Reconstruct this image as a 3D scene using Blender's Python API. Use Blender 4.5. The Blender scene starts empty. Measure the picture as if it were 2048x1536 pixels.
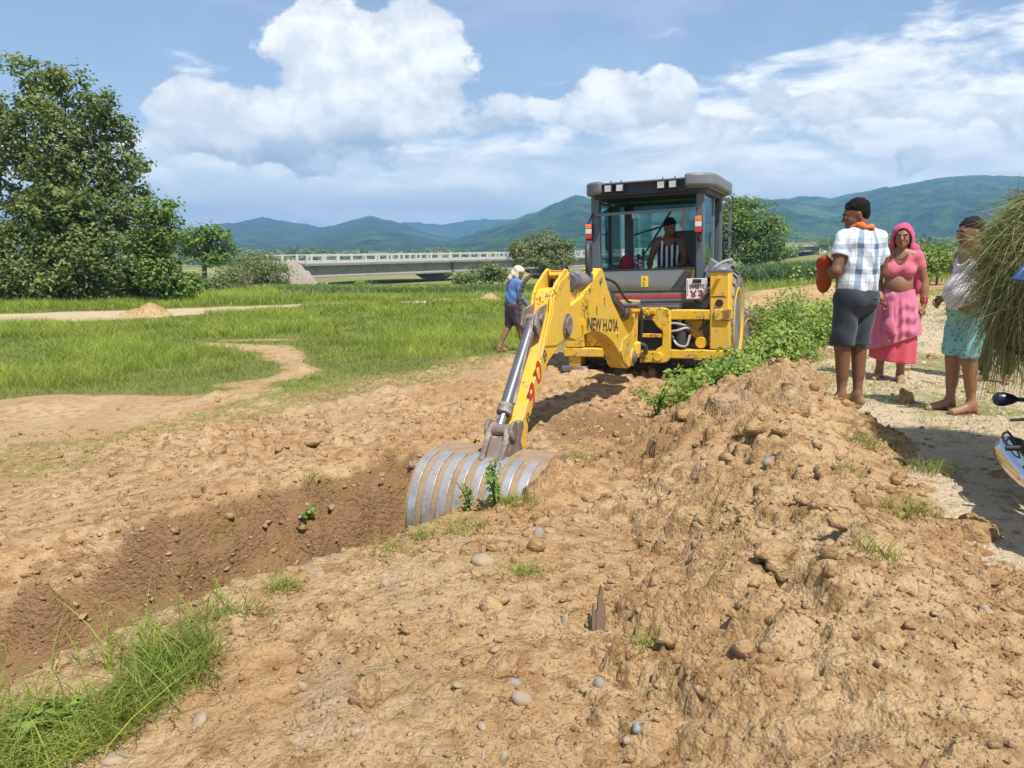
import bpy, bmesh, math, random
import numpy as np
from mathutils import Vector, Matrix

# ------------------------------------------------------------------ camera, sky, sun, exposure
scene = bpy.context.scene
COL = scene.collection
R_ = math.radians
F_PX, PITCH, CAM_Z = 1550.0, R_(10.24), 1.4           # focal length in pixels of a 2048 wide frame

cam_data = bpy.data.cameras.new('camera')
cam_data.sensor_width = 36.0
cam_data.lens = 36.0 * F_PX / 2048.0
cam_data.clip_start = 0.05
cam_data.clip_end = 30000
cam = bpy.data.objects.new('camera', cam_data)
cam.location = (0, 0, CAM_Z)
cam.rotation_euler = (R_(90) - PITCH, 0, 0)
COL.objects.link(cam)
scene.camera = cam

SUN_EL, SUN_AZ = R_(63), R_(150)      # azimuth clockwise from +Y: behind the camera, to the right
sun_data = bpy.data.lights.new('sun', 'SUN')
sun_data.energy = 4.6
sun_data.angle = R_(0.55)
sun_data.color = (1.0, 0.945, 0.86)
sun = bpy.data.objects.new('sun', sun_data)
sd = Vector((math.sin(SUN_AZ) * math.cos(SUN_EL), math.cos(SUN_AZ) * math.cos(SUN_EL), math.sin(SUN_EL)))
sun.rotation_euler = sd.to_track_quat('Z', 'Y').to_euler()
sun.location = (20, -30, 60)
COL.objects.link(sun)

scene.view_settings.view_transform = 'Standard'
scene.view_settings.look = 'None'
scene.view_settings.exposure = 0.59
scene.view_settings.gamma = 1.0
scene.view_settings.use_curve_mapping = False
scene.render.engine = 'CYCLES'
scene.cycles.use_denoising = True
scene.cycles.max_bounces = 6
scene.cycles.diffuse_bounces = 3
scene.cycles.glossy_bounces = 3
scene.cycles.transmission_bounces = 4
scene.cycles.transparent_max_bounces = 12
scene.cycles.volume_bounces = 0
scene.cycles.sample_clamp_indirect = 6.0


def cam_ray(px, py):
    c, s = math.cos(PITCH), math.sin(PITCH)
    u, v = (px - 1024) / F_PX, (768 - py) / F_PX
    return np.array([u, c + v * s, -s + v * c])


def at(px, py, Y):
    """the point of the place seen at a photo position, at distance Y ahead of the camera"""
    r = cam_ray(px, py)
    return np.array([0, 0, CAM_Z]) + r * (Y / r[1])


def az_el(px, py):
    r = cam_ray(px, py)
    r = r / np.linalg.norm(r)
    return math.atan2(r[0], r[1]), math.asin(r[2])


# ------------------------------------------------------------------ node expressions
class NX:
    """tiny expression layer over shader math nodes"""
    def __init__(self, tree):
        self.t = tree

    def math(self, op, *a, clamp=False):
        n = self.t.nodes.new('ShaderNodeMath'); n.operation = op; n.use_clamp = clamp
        for i, x in enumerate(a):
            if isinstance(x, (int, float)):
                n.inputs[i].default_value = x
            else:
                self.t.links.new(x, n.inputs[i])
        return n.outputs[0]

    def add(self, a, b): return self.math('ADD', a, b)
    def sub(self, a, b): return self.math('SUBTRACT', a, b)
    def mul(self, a, b): return self.math('MULTIPLY', a, b)

    def sstep(self, x, lo, hi):
        n = self.t.nodes.new('ShaderNodeMapRange'); n.interpolation_type = 'SMOOTHSTEP'
        n.inputs['From Min'].default_value = lo; n.inputs['From Max'].default_value = hi
        self.t.links.new(x, n.inputs['Value'])
        return n.outputs[0]

    def lin(self, x, a, b, c, d):
        n = self.t.nodes.new('ShaderNodeMapRange')
        for k, v in zip(('From Min', 'From Max', 'To Min', 'To Max'), (a, b, c, d)):
            n.inputs[k].default_value = v
        self.t.links.new(x, n.inputs['Value'])
        return n.outputs[0]

    def mix(self, f, a, b, mode='MIX'):
        n = self.t.nodes.new('ShaderNodeMix'); n.data_type = 'RGBA'; n.blend_type = mode; n.clamp_factor = True
        for s, x in ((0, f), (6, a), (7, b)):
            if isinstance(x, (int, float)):
                n.inputs[s].default_value = x
            elif isinstance(x, (tuple, list)):
                n.inputs[s].default_value = tuple(x)[:3] + (1,)
            else:
                self.t.links.new(x, n.inputs[s])
        return n.outputs[2]

    def noise(self, vec, scale, detail=4, rough=0.55, dist=0.0, out=0):
        n = self.t.nodes.new('ShaderNodeTexNoise')
        n.inputs['Scale'].default_value = scale; n.inputs['Detail'].default_value = detail
        n.inputs['Roughness'].default_value = rough; n.inputs['Distortion'].default_value = dist
        if vec is not None:
            self.t.links.new(vec, n.inputs['Vector'])
        return n.outputs[out]

    def voronoi(self, vec, scale, feature='F1', out='Distance'):
        n = self.t.nodes.new('ShaderNodeTexVoronoi'); n.feature = feature
        n.inputs['Scale'].default_value = scale
        if vec is not None:
            self.t.links.new(vec, n.inputs['Vector'])
        return n.outputs[out]

    def coord(self, which='Object'):
        return self.t.nodes.new('ShaderNodeTexCoord').outputs[which]

    def sep(self, v):
        n = self.t.nodes.new('ShaderNodeSeparateXYZ'); self.t.links.new(v, n.inputs[0])
        return n.outputs[0], n.outputs[1], n.outputs[2]

    def comb(self, x, y, z):
        n = self.t.nodes.new('ShaderNodeCombineXYZ')
        for i, q in enumerate((x, y, z)):
            if isinstance(q, (int, float)):
                n.inputs[i].default_value = q
            else:
                self.t.links.new(q, n.inputs[i])
        return n.outputs[0]

    def scale(self, v, s):
        n = self.t.nodes.new('ShaderNodeVectorMath'); n.operation = 'MULTIPLY'
        self.t.links.new(v, n.inputs[0]); n.inputs[1].default_value = s
        return n.outputs[0]

    def vadd(self, v, s):
        n = self.t.nodes.new('ShaderNodeVectorMath'); n.operation = 'ADD'
        self.t.links.new(v, n.inputs[0])
        if isinstance(s, tuple):
            n.inputs[1].default_value = s
        else:
            self.t.links.new(s, n.inputs[1])
        return n.outputs[0]

    def attr(self, name, out='Color'):
        n = self.t.nodes.new('ShaderNodeAttribute'); n.attribute_name = name
        return n.outputs[out]

    def bump(self, h, strength=0.5, dist=0.02):
        n = self.t.nodes.new('ShaderNodeBump')
        n.inputs['Strength'].default_value = strength; n.inputs['Distance'].default_value = dist
        self.t.links.new(h, n.inputs['Height'])
        return n.outputs[0]


def mat_new(name):
    m = bpy.data.materials.new(name); m.use_nodes = True
    t = m.node_tree
    b = t.nodes['Principled BSDF']
    return m, t, b, NX(t)


def put(t, x, sock):
    if isinstance(x, (int, float)):
        sock.default_value = x
    elif isinstance(x, (tuple, list)):
        sock.default_value = tuple(x)[:3] + (1,)
    else:
        t.links.new(x, sock)


def simple_mat(name, col, rough=0.6, metal=0.0, var=0.15, scale=6.0, dirt=None, dirt_amt=0.35, dirt_scale=3.0, bump=0.0, bscale=60, spec=0.5, coat=0.0):
    m, t, b, x = mat_new(name)
    co = x.coord('Object')
    n1 = x.noise(co, scale, 5, 0.6)
    dark = tuple(c * (1 - var) for c in col); light = tuple(min(1, c * (1 + var)) for c in col)
    c = x.mix(n1, dark, light)
    if dirt is not None:
        n2 = x.noise(co, dirt_scale, 8, 0.68, 0.3)
        n3 = x.noise(co, dirt_scale * 9, 4, 0.6)
        f = x.sstep(x.add(n2, x.mul(x.sub(n3, 0.5), 0.35)), 0.62 - dirt_amt * 0.3, 0.80 - dirt_amt * 0.15)
        c = x.mix(x.mul(f, min(1, 0.5 + dirt_amt)), c, dirt)
        put(t, x.lin(f, 0, 1, rough, min(1, rough + 0.3)), b.inputs['Roughness'])
    else:
        b.inputs['Roughness'].default_value = rough
    put(t, c, b.inputs['Base Color'])
    b.inputs['Metallic'].default_value = metal
    b.inputs['Specular IOR Level'].default_value = spec
    b.inputs['Coat Weight'].default_value = coat
    if bump:
        put(t, x.bump(x.noise(co, bscale, 4, 0.6), bump, 0.01), b.inputs['Normal'])
    return m


# ------------------------------------------------------------------ world: Nishita sky with clouds
world = bpy.data.worlds.new('World'); scene.world = world; world.use_nodes = True
wt = world.node_tree
for n in list(wt.nodes):
    wt.nodes.remove(n)
w = NX(wt)
sky = wt.nodes.new('ShaderNodeTexSky'); sky.sky_type = 'NISHITA'; sky.sun_disc = False
sky.sun_elevation = SUN_EL; sky.sun_rotation = SUN_AZ; sky.altitude = 100
sky.air_density = 1.0; sky.dust_density = 0.6; sky.ozone_density = 1.5
WS = 0.085
gen = w.coord('Generated')
dx, dy, dz = w.sep(gen)
AZ = w.math('ARCTAN2', dx, dy)
EL = w.math('ARCSINE', dz)


def blob_sum(lst, au, ev):
    tot = None
    for px, py, rx, ry, amp in lst:
        a0, e0 = az_el(px, py)
        u = w.mul(w.sub(au, a0), F_PX / rx); v = w.mul(w.sub(ev, e0), F_PX / ry)
        q = w.add(w.mul(u, u), w.mul(v, v))
        g = w.mul(w.math('POWER', 2.71828, w.mul(q, -1.0)), amp)
        tot = g if tot is None else w.add(tot, g)
    return tot


n_warp = w.noise(w.scale(gen, (1, 1, 1.3)), 9.0, 3, 0.5, 0, 1)
wx, wy, wz = w.sep(n_warp)
AZw = w.add(AZ, w.mul(w.sub(wx, 0.5), 0.07)); ELw = w.add(EL, w.mul(w.sub(wy, 0.5), 0.06))
cum = [(745, 140, 120, 95, 1.0), (855, 85, 75, 75, 1.0), (640, 75, 75, 48, 1.0), (620, 180, 100, 90, .9), (760, 235, 125, 75, .9), (560, 250, 90, 60, .6),
       (410, 245, 80, 52, 1.0), (350, 215, 50, 35, .8), (500, 300, 170, 45, .8), (1215, 175, 52, 62, 1.0), (1340, 180, 52, 50, 1.0), (1280, 225, 130, 34, .7),
       (1050, 215, 100, 36, .75), (1440, 260, 60, 30, .8), (1660, 215, 120, 30, .75), (1880, 205, 80, 42, .7), (1815, 315, 42, 30, .95), (1560, 190, 50, 25, .6),
       (1690, 300, 45, 22, .5), (980, 265, 50, 32, .6), (2040, 240, 80, 60, .6)]
cumf = blob_sum(cum, AZw, ELw)
fb = w.noise(w.scale(gen, (1, 1, 1.25)), 15.0, 9, 0.58)
fb2 = w.noise(w.vadd(w.scale(gen, (1, 1, 1.25)), (0.012, -0.01, 0.034)), 15.0, 6, 0.56)
dens = w.add(cumf, w.mul(w.sub(fb, 0.5), 1.9))
m_cum = w.sstep(dens, 0.43, 0.64)
# layered stratus low in the sky
strat_n = w.noise(w.scale(gen, (1, 1, 3.2)), 7.0, 9, 0.60, 0.4)
el_band = w.mul(w.sstep(EL, -0.04, 0.01), w.sub(1.0, w.sstep(w.sub(EL, w.mul(w.math('SINE', w.math('MAXIMUM', AZ, -0.05)), 0.22)), 0.085, 0.22)))
strat = w.sstep(w.add(w.mul(el_band, 0.56), w.mul(w.sub(strat_n, 0.5), 1.9)), 0.26, 0.66)
# thin high veil
veil_n = w.noise(w.scale(gen, (1, 1, 2.4)), 2.6, 6, 0.6, 0.5)
hor = w.sub(1.0, w.sstep(EL, 0.0, 0.16))
veil = w.add(w.add(0.14, w.mul(hor, 0.40)), w.mul(w.sstep(veil_n, 0.44, 0.76), 0.26))
# brightness of the clouds: lit tops, grey bases
emb = w.lin(w.sub(fb, fb2), -0.10, 0.13, 0.0, 1.0)
bases = blob_sum([(700, 318, 190, 45, .9), (450, 330, 130, 32, .55), (1080, 250, 160, 28, .45), (1250, 268, 160, 26, .4), (1740, 330, 170, 35, .5), (1560, 250, 120, 30, .35)], AZw, ELw)
core = w.sstep(dens, 0.5, 1.3)
bright = w.math('SUBTRACT', w.add(0.40, w.add(w.mul(emb, 0.46), w.mul(core, 0.16))), w.mul(bases, 0.55), clamp=True)
c_cum = w.mix(bright, tuple(x / WS for x in (0.34, 0.39, 0.46)), tuple(x / WS for x in (0.86, 0.85, 0.83)))
s2 = w.noise(w.vadd(w.scale(gen, (1, 1, 3.2)), (0, 0, 0.06)), 7.0, 7, 0.6, 0.4)
sb = w.math('ADD', w.lin(w.sub(strat_n, s2), -0.12, 0.14, 0.15, 0.9), 0.0, clamp=True)
c_str = w.mix(sb, tuple(x / WS for x in (0.66, 0.67, 0.68)), tuple(x / WS for x in (1.02, 0.98, 0.93)))
skyc = w.mix(1.0, sky.outputs[0], (0.95, 0.98, 1.06), 'MULTIPLY')
c0 = w.mix(veil, skyc, tuple(x / WS for x in (0.66, 0.70, 0.76)))
c0 = w.mix(w.mul(w.sub(1.0, w.sstep(EL, 0.03, 0.15)), 0.62), c0, tuple(x / WS for x in (1.00, 0.95, 0.88)))
c1 = w.mix(w.mul(strat, 0.86), c0, c_str)
c2 = w.mix(w.mul(m_cum, 0.97), c1, c_cum)
bg = wt.nodes.new('ShaderNodeBackground'); bg.inputs['Strength'].default_value = WS
wt.links.new(c2, bg.inputs['Color'])
wo = wt.nodes.new('ShaderNodeOutputWorld'); wt.links.new(bg.outputs[0], wo.inputs['Surface'])


# ------------------------------------------------------------------ mesh helpers
def tag(o, label=None, cat=None, group=None, kind=None):
    if label: o['label'] = label
    if cat: o['category'] = cat
    if group: o['group'] = group
    if kind: o['kind'] = kind
    return o


def empty(name, loc=(0, 0, 0), rot=(0, 0, 0)):
    o = bpy.data.objects.new(name, None); COL.objects.link(o)
    o.location = loc; o.rotation_euler = rot; o.empty_display_size = 0.2
    return o


def np_mesh(name, V, faces, mat=None, parent=None, smooth=False, tint=None, tris=None):
    """V (n,3); faces (m,k) int array; tint per-vertex colour"""
    me = bpy.data.meshes.new(name)
    V = np.ascontiguousarray(V, np.float32); faces = np.asarray(faces, np.int32)
    k = faces.shape[1]; m = len(faces)
    me.vertices.add(len(V)); me.vertices.foreach_set('co', V.ravel())
    me.loops.add(m * k); me.loops.foreach_set('vertex_index', faces.ravel())
    me.polygons.add(m); me.polygons.foreach_set('loop_start', np.arange(0, m * k, k, dtype=np.int32))
    me.update(calc_edges=True)
    if smooth:
        me.polygons.foreach_set('use_smooth', np.ones(m, bool))
    if tint is not None:
        ca = me.color_attributes.new('tint', 'FLOAT_COLOR', 'POINT')
        t4 = np.ones((len(V), 4), np.float32)
        tint = np.asarray(tint, np.float32)
        t4[:, :tint.shape[1]] = tint
        ca.data.foreach_set('color', t4.ravel())
    if mat is not None:
        for mm in (mat if isinstance(mat, (list, tuple)) else [mat]):
            me.materials.append(mm)
    o = bpy.data.objects.new(name, me); COL.objects.link(o)
    if parent is not None:
        o.parent = parent
    return o


class MB:
    def __init__(self, xf=None):
        self.v = []; self.f = []; self.xf = xf

    def _add(self, vs, fs):
        b = len(self.v)
        if self.xf is not None:
            vs = [self.xf(p) for p in vs]
        self.v += [tuple(p) for p in vs]
        self.f += [tuple(i + b for i in f) for f in fs]
        return self

    def box(self, lo, hi):
        (a, b, c), (d, e, f) = lo, hi
        vs = [(a, b, c), (d, b, c), (d, e, c), (a, e, c), (a, b, f), (d, b, f), (d, e, f), (a, e, f)]
        return self._add(vs, [(0, 3, 2, 1), (4, 5, 6, 7), (0, 1, 5, 4), (1, 2, 6, 5), (2, 3, 7, 6), (3, 0, 4, 7)])

    def hexa(self, vs):
        return self._add(vs, [(0, 3, 2, 1), (4, 5, 6, 7), (0, 1, 5, 4), (1, 2, 6, 5), (2, 3, 7, 6), (3, 0, 4, 7)])

    def bar(self, p, q, wx, wz, up=(0, 0, 1)):
        p, q, up = Vector(p), Vector(q), Vector(up)
        d = (q - p).normalized(); s = d.cross(up)
        if s.length < 1e-4: s = d.cross(Vector((0, 1, 0)))
        s.normalize(); u = s.cross(d).normalized()
        s *= wx / 2; u *= wz / 2
        return self.hexa([p - s - u, p + s - u, p + s + u, p - s + u, q - s - u, q + s - u, q + s + u, q - s + u])

    def prism(self, poly, fn, a, b):
        """poly [(u,v)]; fn(u,v,w)->point; w from a to b"""
        n = len(poly)
        vs = [fn(u, v, a) for u, v in poly] + [fn(u, v, b) for u, v in poly]
        fs = [tuple(range(n))[::-1], tuple(range(n, 2 * n))] + [(i, (i + 1) % n, n + (i + 1) % n, n + i) for i in range(n)]
        return self._add(vs, fs)

    def rings(self, rings, cap=True, closed=True):
        n = len(rings[0]); vs = [p for r in rings for p in r]; fs = []
        for i in range(len(rings) - 1):
            for j in range(n if closed else n - 1):
                a = i * n + j; b = i * n + (j + 1) % n
                fs.append((a, b, b + n, a + n))
        if cap:
            fs.append(tuple(range(n))[::-1]); k = (len(rings) - 1) * n
            fs.append(tuple(range(k, k + n)))
        return self._add(vs, fs)

    def cyl(self, p, q, r0, r1=None, n=14):
        return self.tube([p, q], [r0, r0 if r1 is None else r1], n)

    def tube(self, path, r, n=8, cap=True):
        path = [Vector(p) for p in path]
        rr = r if isinstance(r, (list, tuple, np.ndarray)) else [r] * len(path)
        rings = []; prev = None
        for i, p in enumerate(path):
            d = (path[min(i + 1, len(path) - 1)] - path[max(i - 1, 0)])
            if d.length < 1e-9: d = Vector((0, 0, 1))
            d.normalize()
            if prev is None:
                a = Vector((0, 0, 1)) if abs(d.z) < .9 else Vector((1, 0, 0))
                s = d.cross(a).normalized()
            else:
                s = (prev - d * prev.dot(d)).normalized()
            prev = s; u = d.cross(s)
            rings.append([p + (s * math.cos(2 * math.pi * k / n) + u * math.sin(2 * math.pi * k / n)) * rr[i] for k in range(n)])
        return self.rings(rings, cap)

    def lathe(self, prof, c, axis, n=32):
        """prof [(radius, along)] spun about axis through c"""
        ax = Vector(axis).normalized(); a = Vector((0, 0, 1)) if abs(ax.z) < .9 else Vector((1, 0, 0))
        s = ax.cross(a).normalized(); u = ax.cross(s); c = Vector(c)
        rings = [[c + ax * h + (s * math.cos(2 * math.pi * k / n) + u * math.sin(2 * math.pi * k / n)) * max(r, 1e-4) for k in range(n)] for r, h in prof]
        return self.rings(rings, True)

    def sphere(self, c, r, n=10, m=7, rot=None):
        r = r if isinstance(r, (tuple, list)) else (r, r, r)
        rings = []
        for i in range(1, m):
            t = math.pi * i / m
            rings.append([Vector((r[0] * math.sin(t) * math.cos(2 * math.pi * k / n), r[1] * math.sin(t) * math.sin(2 * math.pi * k / n), -r[2] * math.cos(t))) for k in range(n)])
        if rot is not None:
            rings = [[rot @ p for p in q] for q in rings]
        return self.rings([[p + Vector(c) for p in q] for q in rings])

    def build(self, name, mat, parent=None, smooth=35, bevel=0.0, seg=2, label=None):
        me = bpy.data.meshes.new(name)
        me.from_pydata(self.v, [], self.f)
        bm = bmesh.new(); bm.from_mesh(me)
        bmesh.ops.recalc_face_normals(bm, faces=bm.faces); bm.to_mesh(me); bm.free()
        me.update()
        if smooth:
            me.shade_smooth(); me.set_sharp_from_angle(angle=R_(smooth))
        me.materials.append(mat)
        o = bpy.data.objects.new(name, me); COL.objects.link(o)
        if parent is not None: o.parent = parent
        if bevel:
            b = o.modifiers.new('bevel', 'BEVEL'); b.width = bevel; b.segments = seg; b.limit_method = 'ANGLE'; b.angle_limit = R_(40)
        if label: o['label'] = label
        return o


def catmull(pts, n=8):
    pts = [np.array(p, float) for p in pts]
    P = [2 * pts[0] - pts[1]] + pts + [2 * pts[-1] - pts[-2]]
    out = []
    for i in range(1, len(P) - 2):
        for t in np.linspace(0, 1, n, endpoint=False):
            a, b, c, d = P[i - 1], P[i], P[i + 1], P[i + 2]
            out.append(.5 * ((2 * b) + (c - a) * t + (2 * a - 5 * b + 4 * c - d) * t * t + (3 * b - a - 3 * c + d) * t ** 3))
    out.append(pts[-1])
    return out


def text_obj(name, s, mat, parent, origin, xdir, ydir, size, extrude=0.002, xscale=1.0, shear=0.0, align='LEFT', bold=0.0):
    """flat lettering as a mesh, set on a plane spanned by xdir, ydir"""
    cu = bpy.data.curves.new(name, 'FONT'); cu.body = s; cu.size = size; cu.extrude = extrude
    cu.shear = shear; cu.align_x = align; cu.offset = bold; cu.resolution_u = 3
    tmp = bpy.data.objects.new('tmp', cu); COL.objects.link(tmp)
    dg = bpy.context.evaluated_depsgraph_get()
    me = bpy.data.meshes.new_from_object(tmp.evaluated_get(dg))
    bpy.data.objects.remove(tmp); me.name = name
    X, Y = Vector(xdir).normalized(), Vector(ydir).normalized(); Z = X.cross(Y).normalized()
    Mx = Matrix((X * xscale, Y, Z)).transposed().to_4x4(); Mx.translation = Vector(origin)
    me.transform(Mx)
    me.materials.clear(); me.materials.append(mat)
    o = bpy.data.objects.new(name, me); COL.objects.link(o); o.parent = parent
    return o


# ------------------------------------------------------------------ noise in numpy
def _hash(ix, iy, seed):
    h = (ix.astype(np.int64) * 374761393 + iy.astype(np.int64) * 668265263 + seed * 974711) & 0x7fffffff
    h = ((h ^ (h >> 13)) * 1274126177) & 0x7fffffff
    return ((h ^ (h >> 16)) & 0xffff).astype(np.float32) / 65535.0


def vnoise(x, y, seed=0):
    ix = np.floor(x); iy = np.floor(y)
    fx = x - ix; fy = y - iy
    fx = fx * fx * fx * (fx * (fx * 6 - 15) + 10); fy = fy * fy * fy * (fy * (fy * 6 - 15) + 10)
    ix = ix.astype(np.int64); iy = iy.astype(np.int64)
    a = _hash(ix, iy, seed); b = _hash(ix + 1, iy, seed); c = _hash(ix, iy + 1, seed); d = _hash(ix + 1, iy + 1, seed)
    return (a + (b - a) * fx) * (1 - fy) + (c + (d - c) * fx) * fy - 0.5      # -0.5..0.5


def fbm(x, y, scale, octv=4, seed=0, gain=0.5):
    s = 0; a = 1.0
    for o in range(octv):
        k = 2.03 ** o / scale
        s = s + a * vnoise(x * k + 17.3 * o, y * k - 9.1 * o, seed + o)
        a *= gain
    return s


def S(t):
    t = np.clip(t, 0, 1)
    return t * t * (3 - 2 * t)


def poly_dist(x, y, pts, extra=None):
    """distance to a polyline, side (+ on the left of travel), and value of extra interpolated at the nearest point"""
    best = np.full(np.shape(x), 1e9); side = np.zeros(np.shape(x)); ext = np.zeros(np.shape(x))
    for i in range(len(pts) - 1):
        ax, ay = pts[i][:2]; bx, by = pts[i + 1][:2]
        ux, uy = bx - ax, by - ay; L2 = ux * ux + uy * uy
        t = np.clip(((x - ax) * ux + (y - ay) * uy) / L2, 0, 1)
        ddx = x - ax - t * ux; ddy = y - ay - t * uy
        d = np.hypot(ddx, ddy); m = d < best
        best = np.where(m, d, best)
        side = np.where(m, np.sign(ux * (y - ay) - uy * (x - ax)), side)
        if extra is not None:
            ext = np.where(m, extra[i] + (extra[i + 1] - extra[i]) * t, ext)
    return best, side, ext
# ------------------------------------------------------------------ the lie of the land
PATH_EDGE = [(0.2, -6), (1.85, 2.7), (3.3, 8.4), (6.0, 13.2), (10.5, 20.5), (24, 38), (60, 80)]
TRENCH = [(-0.42, 5.80), (-0.95, 5.28), (-1.70, 4.42), (-2.55, 3.62), (-3.7, 2.85), (-7, 1.2)]
RIDGE = [(2.25, 6.0), (1.95, 5.2), (1.62, 4.3), (1.45, 3.4), (1.35, 2.6), (1.25, 1.8), (1.2, 0.6)]
RIDGE_H = [0.47, 0.36, 0.27, 0.22, 0.18, 0.13, 0.10]
RIDGE_L = [1.35, 1.35, 1.1, 1.05, 1.15, 1.2, 1.2]        # how far it spreads to the left
RIDGE_R = [0.42, 0.70, 0.74, 0.70, 0.62, 0.60, 0.60]      # and to the right
TRACKS = [[(-5.2, 4.6), (-3.2, 6.15), (-1.6, 7.5), (0.2, 9.3), (1.3, 10.6)], [(-6.6, 5.2), (-4.2, 7.2), (-2.3, 9.0), (-0.8, 10.6)]]
CURVE = [(-6.6, 17.0), (-5.0, 16.0), (-4.2, 15.0), (-3.7, 13.3), (-3.95, 11.3), (-4.5, 9.8), (-6.2, 8.5)]
FAR_TRACK = [(-40, 20.5), (-15.5, 22.4), (-11.2, 24.2), (-7, 28.4), (-2.8, 29.4), (-0.5, 29.6), (4, 30)]


def macro_z(x, y):
    x = np.asarray(x, float); y = np.asarray(y, float)
    d, s, _ = poly_dist(x, y, PATH_EDGE)
    d = d * s
    z = -0.36 * S((d + 0.2) / 1.9) - 0.40 * S((d - 3.2) / 4.5)
    r = np.hypot(x, y)
    # the ground falls to the river beyond the field, less so on the right
    side = S((x / np.maximum(y, 1) - 0.18) / 0.25)
    z = z - (3.6 * S((y - 28) / 86) + 3.9 * S((y - 110) / 100)) * (1 - 0.93 * side)
    # soil banks behind the machine and the weeds
    d2, _, _ = poly_dist(x, y, [(7.0, 23.5), (9.5, 26.5), (12.5, 29)])
    z = z + 0.42 * np.exp(-(d2 / 0.8) ** 2)
    d2, _, _ = poly_dist(x, y, [(4.6, 15.3), (6.2, 17.5)])
    z = z + 0.25 * np.exp(-(d2 / 0.7) ** 2)
    # rutted lumps by the bare patch on the left
    z = z + 0.10 * np.exp(-((x + 6.5) / 0.5) ** 2 - ((y - 10.2) / 0.5) ** 2)
    # flattened pad under the machine, hollow behind it
    z = z - 0.10 * np.exp(-((x - 1.3) / 0.9) ** 2 - ((y - 9.2) / 0.7) ** 2)
    # near bank
    z = z + 0.16 * np.exp(-((x + 0.2) / 1.0) ** 2 - ((y - 3.4) / 1.3) ** 2)
    # the trench
    dt, st, _ = poly_dist(x, y, TRENCH)
    wob = fbm(x, y, 0.9, 4, 71, .6) * 0.55
    near = (st > 0)      # camera side of the trench lies to the left of its run
    prof_near = 1 - S((dt + wob * .5 - 0.42) / 0.42)
    prof_far = 1 - S((dt + wob - 0.28) / 1.05)
    cut = np.where(near, prof_near, prof_far)
    endf = 1 - 0.35 * S((x + 0.9) / 0.6)
    z = z - 0.88 * cut * endf
    return z


def heap_top(x, y):
    """top of the spoil heap above z of the path, and its thickness"""
    d, s, h = poly_dist(x, y, RIDGE, RIDGE_H)
    _, _, wl = poly_dist(x, y, RIDGE, RIDGE_L)
    _, _, wr = poly_dist(x, y, RIDGE, RIDGE_R)
    wd = np.where(s < 0, wl, wr)
    wd = wd * (1 + fbm(x, y, 0.8, 3, 5) * 0.45)
    t = d / wd
    base = macro_z(x, y)
    prof = np.where(t < 1, 1 - S(t) * 0.55 - 0.45 * np.clip(t, 0, 1) ** 1.2, -0.35 * (t - 1))
    spill = -0.10 + 0.52 * np.exp(-((x - 0.25) / 0.25) ** 2 - ((y - 5.40) / 0.40) ** 2)
    return np.maximum(base + (h - np.minimum(base, 0) * 0.75) * prof + 0.02, base + spill)


def grass_amount(x, y):
    """0 bare .. 1 full field grass"""
    n = fbm(x, y, 2.2, 4, 31)
    g = (x + 4.7) * (-0.756) + (y - 6.9) * 0.654 + n * 1.3
    a = S((g + 0.1) / 0.5) * (0.40 + 0.60 * S((g - 1.0) / 2.6))
    d, _, _ = poly_dist(x, y, CURVE); a = a * (0.10 + 0.90 * S((d + n * .8 + fbm(x, y, .6, 3, 81) * .35 - 0.20) / 0.50))
    e = np.hypot((x + 5.9) / 1.7, (y - 10.0) / 1.05) + n * .5; a = a * S((e - 0.8) / 0.5)
    e = np.hypot((x + 8.6) / 2.2, (y - 8.2) / 1.2) + n * .5; a = a * (0.35 + .65 * S((e - 0.7) / 0.5))
    d, _, _ = poly_dist(x, y, FAR_TRACK); wdt = 0.35 + 1.5 * S((-x - 6) / 8)
    a = a * S((d + n * .5 - wdt) / 0.5)
    e = np.hypot((x + 5.8) / 0.95, (y - 17.6) / 0.22) + n * .4; a = a * S((e - 0.8) / 0.4)
    # machine's pad and the bank to the right of it
    pd, ps, _ = poly_dist(x, y, PATH_EDGE); pd = pd * ps
    e = np.hypot((x - 2.1) / 1.9, (y - 10.6) / 2.6); a = a * S((e + n * .3 - 0.85) / 0.3)
    right = S((pd - 0.1 + n * .4) / 0.5)
    soil_r = np.exp(-(poly_dist(x, y, [(3.9, 15.2), (8.5, 24.5), (13, 29.5)])[0] / 0.75) ** 2)
    a = a * right * (1 - 0.8 * S(soil_r + n * .4 - .2))
    return np.clip(a, 0, 1)


def grid_axis(a, b, fine, lo, hi, g_lo, g_hi):
    """fine steps in a..b growing outward to lo and hi"""
    mid = list(np.arange(a, b, fine)); s = fine; up = [mid[-1]]
    while up[-1] < hi: s *= g_hi; up.append(up[-1] + s)
    s = fine; dn = [mid[0]]
    while dn[-1] > lo: s *= g_lo; dn.append(dn[-1] - s)
    return np.array(dn[::-1][:-1] + mid + up[1:])


rng = np.random.default_rng(7)


def unit_(v):
    return v / np.linalg.norm(v, axis=-1, keepdims=True)


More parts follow.
